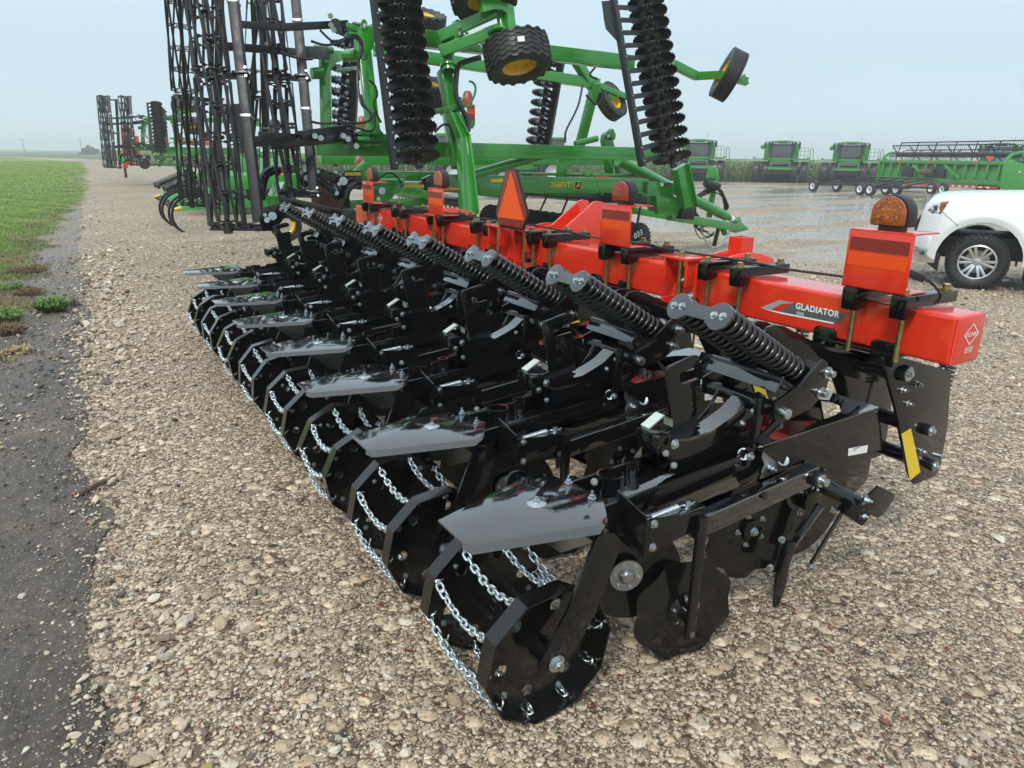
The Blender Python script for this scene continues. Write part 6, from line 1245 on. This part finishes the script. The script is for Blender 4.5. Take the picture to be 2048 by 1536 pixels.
# ================================================================== black header trailer, draper head on its trailer
TW = mesh_of('tyre', LATHE((0, 0, 0), (0, 0, 1), tyre_profile(.37, .24, .2), 36), 'rubber', 0, 50); WW = mesh_of('rim', LATHE((0, 0, 0), (0, 0, 1), [(.21, .11), (.19, .10), (.17, .04), (.08, .05), (.06, .07), (.001, .07), (.001, -.05), (.19, -.1), (.21, -.11)], 28), 'rim_white', 0, 35); WH = mesh_of('hub', CYL((0, 0, .06), (0, 0, .10), .05, 12), 'black_matt')
def cart_wheel(p, axis, parent): o = place(TW, 'tyre', parent, p, axis); place(WW, 'rim', o, p, axis); place(WH, 'hub', o, p, axis); return o
def beam_axis(pl, pr): e_ = (pr - pl); e_.z = 0; e_.normalize(); return e_, V((-e_.y, e_.x, 0))
pl, pr = atd(1645, 384, 47.5), atd(1838, 398, 40.5); pl.z = ground_z(pl.x, pl.y); pr.z = ground_z(pr.x, pr.y); ex, ey = beam_axis(pl, pr); LT = (pr - pl).length
HT = thing('header_trailer', (pl + pr) / 2, 'empty black header trailer with white wheel rims on the wet gravel', 'trailer')
def H(x, y, z): return pl + ex * x + ey * y + V((0, 0, z - .15 * x / LT * 0))
for y in (-.85, .85): mk('main_rail', BEAM(H(-.2, y, .55), H(LT, y, .55), .08, .10), 'black', HT, .01)
for y in (-.1,): mk('top_rail', BEAM(H(2.4, .9, 1.02), H(LT - .1, .9, 1.02), .08, .08), 'black', HT, .01)
for k in range(7): x = 1.5 + k * (LT - 2) / 6.2; mk('support_arm', BEAM(H(x, -.85, .58), H(x + .9, .9, 1.0), .07, .07), 'black', HT, .008); mk('cross_member', BEAM(H(x, -.85, .55), H(x, .85, .55), .06, .08), 'black', HT, .008)
for x, y in ((.2, -.95), (.2, .95), (LT * .56, -.98), (LT * .66, -.98), (LT * .56, .98), (LT * .66, .98)): cart_wheel(H(x, y, .37), -ey if y < 0 else ey, HT)
mk('axle', BEAM(H(.2, -.9, .42), H(.2, .9, .42), .08, .08), 'black', HT); mk('axle', BEAM(H(LT * .61, -.9, .42), H(LT * .61, .9, .42), .1, .1), 'black', HT); mk('drawbar', BEAM(H(-.9, 0, .5), H(.4, 0, .5), .1, .1), 'black', HT, .01); mk('hitch_jack', BEAM(H(-.7, 0, .1), H(-.7, 0, .7), .05, .05), 'black', HT, .01)
pl, pr = atd(1748, 396, 52), atd(1992, 399, 42); pl.z = ground_z(pl.x, pl.y); pr.z = ground_z(pr.x, pr.y); ex, ey = beam_axis(pl, pr); LT = (pr - pl).length
DH = thing('draper_head', (pl + pr) / 2, 'long green draper head with black reel loaded on a trailer', 'header')
def H(x, y, z): return pl + ex * x + ey * y + V((0, 0, z))
def dp(name, g, mt='green_dull', bevel=.02): return mk(name, g, mt, DH, bevel)
dp('back_sheet', PLATE([H(0, .1, .75), H(0, .3, 1.95), H(LT, .3, 1.95), H(LT, .1, .75)], ey * .06)); dp('top_beam', BEAM(H(-.1, .2, 1.98), H(LT, .2, 1.98), .3, .22), 'green'); dp('lower_beam', BEAM(H(0, .1, .85), H(LT, .1, .85), .3, .25), 'green_dull'); dp('deck', PLATE([H(0, .3, .8), H(LT, .3, .8), H(LT, 2.2, .55), H(0, 2.2, .55)], (0, 0, .1)), 'black_matt')
for k in range(13): x = .3 + k * (LT - .6) / 12; dp('back_rib', BEAM(H(x, .05, .8), H(x, .15, 1.95), .1, .16, ey), 'green', .015)
for x in (LT * .33, LT * .6): dp('lift_brace', BEAM(H(x, -.1, 1.75), H(x + 1.3, -.12, 1.05), .12, .16), 'green', .02); dp('feeder_opening', BOX(H(x - .6, .04, 1.35), (1.0, .1, .7), math.atan2(ex.y, ex.x)), 'plastic_black', .02)
dp('drive_roller', CYL(H(LT * .42, -.15, 1.35), H(LT * .50, -.15, 1.35), .2, 16), 'wood_old', .02)
for x in (-.1, LT): dp('end_shield', PLATE([H(x, -.05, .65), H(x, -.05, 1.95), H(x, .4, 2.2), H(x, 1.4, 1.9), H(x, 2.8, .75), H(x, 2.9, .45), H(x, 1.0, .4)], ex * .12), 'green', .04); dp('reel_arm', CABLE([H(x * .985, .2, 1.95), H(x * .985, .6, 2.45), H(x * .985, 1.3, 2.6)], .1, 8), 'green', 0)
RC = 2.55; dp('reel_tube', CYL(H(.2, 1.2, RC - .1), H(LT - .2, 1.2, RC - .1), .17, 16), 'black_matt', 0)
for i in range(6):
    t_ = 2 * PI * i / 6 + .3; o = (1.2 + .72 * math.cos(t_), RC + .72 * math.sin(t_)); dp('reel_bat', BEAM(H(.2, *o), H(LT - .2, *o), .06, .07), 'black_matt', .006); tb_ = B()
    for k in range(70): x = .25 + k * (LT - .5) / 69; tb_ += BEAM(H(x, *o), H(x, o[0] + .05, o[1] - .24), .014, .014)
    m_ = dp('reel_tines', tb_, 'black_matt', 0); m_['kind'] = 'stuff'
for k in range(7):
    x = .2 + k * (LT - .4) / 6
    for i in range(6): t_ = 2 * PI * i / 6 + .3; dp('reel_spoke', BEAM(H(x, 1.2, RC - .05), H(x, 1.2 + .72 * math.cos(t_), RC + .72 * math.sin(t_)), .05, .05), 'black_matt', .005)
for x in (LT * .55, LT * .64): cart_wheel(H(x, -.35, .37), -ey, DH); cart_wheel(H(x + LT * .18, 1.6, .37), ey, DH)
for x in (.18, .45, .8): dp('reflector', BOX(H(LT * x, .03, 2.0), (.25, .03, .1), math.atan2(ex.y, ex.x)), 'sign_orange', 0)
dp('trailer_rail', BEAM(H(LT * .3, -.3, .55), H(LT * 1.02, -.3, .62), .08, .1), 'red_dark', .01)
for k in range(6): dp('tape_patch', BEAM(H(LT * (.7 + .05 * k), -.345, .605), H(LT * (.72 + .05 * k), -.345, .607), .004, .08), 'white_decal', 0)
dp('slow_sign', PLATE([H(LT * .87, .0, 2.35), H(LT * .93, .0, 2.35), H(LT * .90, .0, 2.05)], ey * .02), 'sign_orange', 0); dp('maker_logo', PLATE([H(LT + .125, 1.0, 1.45), H(LT + .125, 1.18, 1.5), H(LT + .125, 1.1, 1.62)], ex * .004), 'decal_yellow', 0)
# ================================================================== tractors half hidden behind the disc harrow
def tractor(px, py, d, rz, label, paint, name='tractor'):
    p = atd(px, py, d); p.z = ground_z(p.x, p.y); t = thing(name, p, label, 'tractor'); R = Matrix.Rotation(rz, 4, 'Z'); R.translation = p
    def q(n_, g, mt, bevel=.03): return mk(n_, g.move(R), mt, t, bevel)
    ax = (R.to_3x3() @ LX)
    for x, y, s in ((-1.0, 0, 1), (1.0, 0, 1), (-.95, -2.7, .72), (.95, -2.7, .72)):
        c_ = R @ V((x, y, .93 * s)); o = place(CT, 'tyre', t, c_, ax); M = o.matrix_basis @ Matrix.Scale(s, 4); o.matrix_basis = M; WM[o.name] = M; r_ = place(CR, 'rim', o, c_, ax); r_.matrix_basis = M; r_.data = r_.data.copy(); r_.data.materials[0] = MATS['rim_white' if paint != 'green_dull' or name else 'yellow']
    q('hood', PLATE([V((-.45, -3.2, 1.1)), V((-.45, -3.2, 1.7)), V((-.3, -3.2, 1.9)), V((.3, -3.2, 1.9)), V((.45, -3.2, 1.7)), V((.45, -3.2, 1.1))], (0, 2.6, 0)), paint, .06); q('cab_glass', BOX((0, .1, 2.25), (1.5, 1.4, 1.2)), 'glass_dark', .06); q('cab_roof', BOX((0, .1, 2.92), (1.7, 1.6, .16)), paint, .06); q('frame', BOX((0, -1.2, .95), (.7, 3.6, .5)), 'black_matt', .04); q('axle', BOX((0, 0, .93), (1.6, .3, .3)), 'black_matt')
    for x in (-1, 1): q('mudguard', BOX((x * 1.0, .05, 1.95), (.6, 1.5, .08)), paint, .03)
    return t
tractor(905, 358, 40, 1.2, 'green tractor glimpsed behind the bent post of the disc harrow', 'green_dull'); tractor(1095, 362, 44, -1.9, 'green tractor with pale wheels glimpsed under the upper harrow beam', 'green_dull'); tractor(1252, 352, 74, 1.35, 'small blue tractor glimpsed behind the slanting green tube', 'blue_paint')
# ================================================================== corn head, chisel plough, planter wheel, red tool between the harrows
CH = thing('corn_head', (4.2, 25.5, 0), 'green corn head with a row of pointed snouts resting on the gravel', 'corn head')
for i in range(9):
    y = 22.3 + .80 * i; m_ = 1 if i else 0; x0 = 2.55 + .02 * i
    g = B().add([V((x0, y, .14)), V((x0 + .9, y - .16, .12)), V((x0 + .9, y - .10, .42)), V((x0 + .9, y + .10, .42)), V((x0 + .9, y + .16, .12)), V((x0 + 2.5, y - .22, .2)), V((x0 + 2.5, y - .20, .95)), V((x0 + 2.5, y + .20, .95)), V((x0 + 2.5, y + .22, .2))], [(0, 1, 2), (0, 2, 3), (0, 3, 4), (1, 5, 6, 2), (2, 6, 7, 3), (3, 7, 8, 4), (5, 8, 7, 6)]); mk('snout', g, 'green_snout', CH, .02)
    mk('snout_tip', LATHE((x0 - .05, y, .14), (1, 0, .12), [(.001, 0), (.035, .03), (.07, .22), (.06, .25)], 10), 'yellow' if i in (0, 8) else 'black_matt', CH)
mk('cross_auger', CYL((5.3, 22, .75), (5.3, 29, .75), .28, 16), 'green_dull', CH); mk('back_sheet', BOX((5.7, 25.5, .85), (.15, 7.4, 1.3)), 'green_snout', CH, .03)
for y in (21.8, 29.2): mk('end_panel', PLATE([V((3.0, y, .15)), V((3.2, y, .5)), V((5.0, y, 1.2)), V((5.8, y, 1.4)), V((5.8, y, .2))], (0, .08, 0)), 'green_snout', CH, .02)
CP = thing('chisel_plough', (3.6, 18.5, 0), 'black chisel plough with curved rusty shanks in front of the corn head', 'plough')
for k, (dx, Y) in enumerate(((0, 17.4), (-14, 17.9), (-44, 19.0), (-58, 19.5))):
    s_ = 17.4 / Y
    def c(x, y): return at(112 + (x - 112) * s_, 298 + (y - 298) * s_, Y=Y)
    pts = [c(392, 392), c(375, 392), c(355, 402), c(345, 420), c(346, 440), c(355, 455), c(370, 467)]; pth = smooth_path(pts, 5); g = B()
    for i in range(len(pth) - 1): g += BEAM(pth[i], pth[i + 1] + (pth[i + 1] - pth[i]) * .05, .06, .05, (1, 0, 0))
    mk('shank', g, 'black_matt', CP, 0); a_, b_ = c(338, 377), c(392, 352)
    mk('trip_spring', COIL(a_, b_, .055, .016, 12, 12, 6), 'spring_black', CP, smooth=70); mk('spring_barrel', CYL(a_, a_.lerp(b_, -.12), .065, 12), 'black_matt', CP); mk('shank_mount', PLATE([c(375, 378), c(400, 372), c(404, 395), c(380, 398)], (0, .12, 0)), 'black_matt', CP, .006)
mk('plough_bar', BEAM((3.1, 16.6, .9), (3.1, 20.5, .9), .12, .12), 'black_matt', CP, .01); mk('plough_bar', BEAM((4.6, 16.6, .9), (4.6, 20.5, .9), .12, .12), 'black_matt', CP, .01)
for y in (16.8, 20.2): mk('plough_rail', BEAM((2.7, y, .95), (5.8, y, .95), .12, .12), 'black_matt', CP, .01)
for k, x in enumerate((3.0, 4.2)): mk('warning_tag', BOX((x, 16.65, 1.22), (.10, .10, .42)), 'sign_orange', CP, .01)
PW = thing('planter_unit', (2.5, 8.2, 0), 'black planter row with a yellow wheel scraper just beyond the last row unit', 'planter')
Yp = 8.3
mk('side_plate', PLATE([at(*q, Y=Yp) for q in ((518, 432), (530, 415), (560, 405), (578, 418), (566, 440), (548, 462), (524, 462))], (0, .03, 0)), 'black', PW, .004); mk('gauge_wheel', LATHE(at(572, 452, Y=Yp + .12), (0, -1, 0), [(.09, -.05), (.15, -.06), (.17, -.04), (.17, .04), (.15, .06), (.09, .05)], 28, True), 'rubber', PW)
mk('wheel_scraper', SWEEP([at(570, 436, Y=Yp - .02) + V((.12 * math.cos(t_) - .03, 0, .12 * math.sin(t_) - .07)) for t_ in [-2.4 + 2.6 * k / 12 for k in range(13)]], .022, 8), 'yellow', PW, smooth=60)
for px, py, r in ((534, 440, .03), (545, 432, .045), (530, 430, .02)): mk('bolt', CYL(at(px, py, Y=Yp), at(px, py, Y=Yp - .04), r, 12), 'zinc', PW)
mk('row_frame', BEAM((1.9, 8.3, .62), (4.4, 8.5, .70), .10, .12), 'black', PW, .01); mk('square_tube', BEAM(at(690, 430, Y=8.0), at(712, 436, Y=7.9), .16, .16), 'black', PW, .01); mk('parallel_bar', BEAM(at(560, 398, Y=8.6), at(700, 430, Y=8.2), .05, .08), 'black', PW, .008); mk('unit_leg', BEAM((2.6, 8.3, .62), (2.6, 8.3, 0.02), .08, .08), 'black', PW, .006); mk('unit_leg', BEAM((3.9, 8.45, .65), (3.9, 8.45, -.02), .08, .08), 'black', PW, .006)
RD = thing('red_tillage_tool', (6, 58, 0), 'red framed tillage tool standing behind the farther disc harrow', 'tillage tool')
def rp(a, b, w_, Y=54): mk('red_bar', BEAM(at(*a, Y=Y), at(*b, Y=Y), w_, w_), 'red_dark', RD, .02)
for a, b in (((246, 255), (250, 318)), ((246, 254), (258, 255)), ((257, 254), (261, 312)), ((258, 280), (274, 276)), ((272, 272), (276, 310)), ((248, 284), (262, 286)), ((250, 304), (276, 304)), ((242, 320), (270, 324)), ((252, 322), (250, 336)), ((355, 284), (430, 288)), ((312, 270), (318, 312))): rp(a, b, .28)
for x in (3.6, 8.6): mk('tool_leg', BEAM((x, 54, 1.4), (x, 54, 0), .15, .15), 'black_matt', RD, .01)
# ================================================================== far things: poles, trees, lot
for px, lab_ in ((50, 'power pole left of the bend in the far lane'), (164, 'power pole by the faint trees left of the farther disc harrow')):
    p = atd(px, 303, 330); p.z = -.5; t = thing('power_pole', p, lab_, 'power pole', 'far power poles'); mk('pole', CYL(p, p + V((-.3 if px < 100 else -.1, 0, 6.6)), .16, 8, .10), 'pole_wood', t); c_ = p + V((-.28 if px < 100 else -.1, 0, 6.2)); mk('cross_arm', BEAM(c_ - IX * 1.2, c_ + IX * 1.2, .12, .12), 'pole_wood', t)
    for k in (-1, 0, 1): mk('insulator', CYL(c_ + IX * k * 1.0, c_ + IX * k * 1.0 + V((0, 0, .3)), .06, 6), 'pole_wood', t)
def far_tree(seed, h, w_):
    r = random.Random(seed); b = B()
    for _ in range(34):
        t_ = r.uniform(0, 6.28); rr = w_ * math.sqrt(r.uniform(0, 1)) * .5; z = h * (.35 + .5 * r.uniform(0, 1)) * (1 - .3 * (rr / (w_ * .5)) ** 2); c_ = V((rr * math.cos(t_), rr * math.sin(t_), z)); s = h * r.uniform(.09, .17)
        for _k in range(16):
            d = V((r.gauss(0, 1), r.gauss(0, 1), r.gauss(0, .8))).normalized() * s * r.uniform(.4, 1); u = V((r.gauss(0, 1), r.gauss(0, 1), r.gauss(0, 1))).normalized(); v = u.cross(V((r.gauss(0, 1), r.gauss(0, 1), r.gauss(0, 1)))).normalized(); q = s * .42; b.add([c_ + d - u * q, c_ + d + v * q * .6, c_ + d + u * q, c_ + d - v * q * .6], [(0, 1, 2, 3)])
    return b
TREES = [mesh_of('crown', far_tree(k, 9, 9), 'leaf_far', 0, 0) for k in range(4)]; TRUNK = mesh_of('trunk', CYL((0, 0, -.5), (0, 0, 5.5), .35, 8, .15), 'bark', 0)
def tree(px, d, s, lab_, k, grp):
    p = atd(px, 318, d); p.z = -1.0; t = thing('tree', p, lab_, 'tree', grp); rr = random.Random(px)
    for me, nm in ((TREES[k % 4], 'crown'), (TRUNK, 'trunk')):
        o = bpy.data.objects.new(nm, me); link(o, t); o.matrix_basis = Matrix.Translation(p) @ Matrix.Rotation(rr.uniform(0, 6), 4, 'Z') @ Matrix.Diagonal((s * rr.uniform(.9, 1.3), s * rr.uniform(.9, 1.3), s, 1)); WM[o.name] = o.matrix_basis
for k, (px, s) in enumerate(((1822, .9), (1834, 1.05), (1846, 1.2), (1858, 1.25), (1869, 1.35), (1880, 1.4), (1891, 1.35), (1902, 1.1))): tree(px, 640, s, '%s tree from the left in the hazy far wood on the right horizon' % ('first', 'second', 'third', 'fourth', 'fifth', 'sixth', 'seventh', 'eighth')[k], k, 'trees of the far wood')
tree(1920, 640, 1.2, 'single hazy tree just right of the far wood', 2, 'far lone trees')
for k, (px, s) in enumerate(((1760, .85), (1772, .95), (1783, .8))): tree(px, 800, s, 'very faint far tree left of the far wood, %s of three' % ('leftmost', 'middle', 'rightmost')[k], k + 1, 'faint far trees')
for k, (px, s) in enumerate(((172, .55), (181, .7), (190, .6))): tree(px, 260, s * .75, 'faint small tree behind the farther disc harrow, %s of three' % ('leftmost', 'middle', 'rightmost')[k], k, 'faint trees by the lane')
rl = random.Random(5); lots = B()
for k in range(1100):
    a_ = rl.uniform(.62, 1.2); d = rl.uniform(215, 330); p = V((d * math.sin(a_), d * math.cos(a_), -.6)); s = rl.uniform(.8, 2.4); lots += BOX(p + V((0, 0, .9)), (s, s * rl.uniform(.5, 1), rl.uniform(.9, 2.0)), rl.uniform(0, 3))
m, n, p_, L, t_ = nodes_of('lot_grey'); ng = N(n, 'ShaderNodeTexNoise', Scale=.35, Detail=3.0); L.new(t_.outputs['Object'], ng.inputs['Vector']); L.new(RAMP(n, L, ng.outputs['Fac'], [(.3, (.06, .07, .08)), (.6, (.12, .13, .15)), (.7, (.5, .52, .55))]), p_.inputs['Base Color'])
mk('distant_lot', lots, 'lot_grey', None, smooth=0, kind='stuff', label='dark far lot dotted with pale shapes beyond the corn')
# ------------------------------------------------------------------ weeds and litter by the dirt strip
def weed(name, p, n_, h, sp_, mt, lab_, cat='weed', leaf=.05, grp=None):
    r = random.Random(int(p[0] * 100 + p[1] * 1000)); p = V(p); t = thing(name, p, lab_, cat, grp); lv = B(); st = B()
    for _ in range(n_):
        a_ = r.uniform(0, 6.28); rr = sp_ * math.sqrt(r.uniform(0, 1)); base = p + V((rr * .5 * math.cos(a_), rr * .5 * math.sin(a_), 0)); hh = h * r.uniform(.5, 1) * (1 - .45 * (rr / sp_) ** 2); top = p + V((rr * math.cos(a_), rr * math.sin(a_), hh)); st += CYL(base, top, .0025, 4, .0015)
        for k in range(9):
            f = .35 + .65 * k / 9; q = base.lerp(top, f); b_ = r.uniform(0, 6.28); d = V((math.cos(b_), math.sin(b_), r.uniform(.1, .8))).normalized() * leaf * r.uniform(.6, 1.2); s = V((-d.y, d.x, 0)).normalized() * leaf * .14; lv.add([q, q + d * .5 + s, q + d, q + d * .5 - s], [(0, 1, 2, 3)])
    mk('stems', st, 'stem_brown', t, smooth=0, kind='stuff'); mk('leaves', lv, mt, t, smooth=0, kind='stuff')
gq = lambda px, py: at(px, py, Z=.012)
weed('weed_bush', gq(108, 622), 190, .19, .20, 'leaf_bush', 'low bright green bushy weed on the dirt beside the gravel', 'weed')
weed('dead_weed', gq(150, 612), 26, .13, .07, 'stem_brown', 'rusty brown dead weed just right of the green bushy weed', 'weed', .03)
for px, py, n_, h, s, mt, lab_ in ((15, 640, 90, .16, .2, 'leaf_bush', 'yellowish green weed at the left edge below the bushy weed'), (22, 580, 60, .12, .2, 'leaf_bush', 'pale green weed at the left edge above the bushy weed'), (20, 668, 60, .10, .16, 'stem_brown', 'dark brown dead weed lowest at the left edge'), (60, 590, 70, .10, .22, 'stem_brown', 'brown dead weed patch left of the green bushy weed'), (58, 545, 80, .10, .3, 'stem_brown', 'brown dead weed patch nearest the lawn corner'), (38, 705, 40, .05, .16, 'straw', 'straw coloured dry tuft alone on the dark dirt')): weed('weed_tuft', gq(px, py), n_, h, s, mt, lab_, 'weed', .04)
def stick(name, a, b, r_, mt, lab_, cat):
    a, b = gq(*a), gq(*b); m_ = (a + b) / 2 + V((0, 0, .006)); o = mk(name, SWEEP([a + V((0, 0, r_)), m_ + V((.004, .003, r_)), b + V((0, 0, r_ * 1.4))], r_, 7), mt, None, smooth=40); tag(o, lab_, cat); return o
stick('broken_stick', (162, 992), (212, 968), .013, 'wood_old', 'dark broken stick lying where the dirt meets the gravel', 'stick'); stick('straw_stem', (28, 656), (56, 652), .004, 'straw', 'pale straw stem on the dirt by the left edge', 'straw'); stick('twig', (540, 1110), (572, 1135), .005, 'wood_old', 'short thin twig on the gravel left of the second basket', 'twig'); stick('straw_stem', (95, 672), (112, 669), .006, 'straw', 'short pale straw stem below the green bushy weed', 'straw')
def chip(px, py, s, mt, lab_, cat='stone', name='brick_chip'):
    r = random.Random(px); s *= .62; q = gq(px, py); o2 = [(s * r.uniform(.7, 1.1) * math.cos(t_), s * r.uniform(.5, .9) * math.sin(t_)) for t_ in [2 * PI * k / 6 for k in range(6)]]; a_ = r.uniform(0, 3); ca, sa_ = math.cos(a_), math.sin(a_); b = PLATE([q + V((u * ca - v * sa_, u * sa_ + v * ca, .002)) for u, v in o2], (s * .15, 0, s * .6)); tag(mk(name, b, mt, None, s * .1), lab_, cat)
chip(148, 990, .032, 'brick_red', 'orange-red brick chip at the end of the broken stick', 'brick chip'); chip(132, 912, .022, 'brick_red', 'small red brick chip among pale stones on the dirt', 'brick chip'); chip(300, 990, .024, 'brick_red', 'flat red brick chip in the gravel right of the broken stick', 'brick chip'); chip(1660, 1258, .022, 'brick_red', 'red brick chip on the gravel right of the knife point', 'brick chip'); chip(1770, 1445, .018, 'brick_red', 'bright red chip near the bottom right gravel', 'brick chip'); chip(175, 1048, .024, 'brick_red', 'red brick chip below the broken stick', 'brick chip'); chip(480, 1052, .018, 'brick_red', 'dull red chip in the gravel left of the third basket', 'brick chip')
# ------------------------------------------------------------------ rain haze
hz_m = bpy.data.materials.new('haze'); hz_m.use_nodes = True; n = hz_m.node_tree; n.nodes.remove(n.nodes['Principled BSDF']); pv = n.nodes.new('ShaderNodeVolumePrincipled'); pv.inputs['Color'].default_value = (.93, .96, 1, 1); pv.inputs['Density'].default_value = .0015; pv.inputs['Anisotropy'].default_value = .2
n.links.new(pv.outputs[0], n.nodes['Material Output'].inputs['Volume']); MATS['haze'] = hz_m
mk('haze', BOX((500, 2000, 6), (6200, 5600, 30)), 'haze', None, smooth=0, kind='stuff', label='thin rain haze over the whole yard')
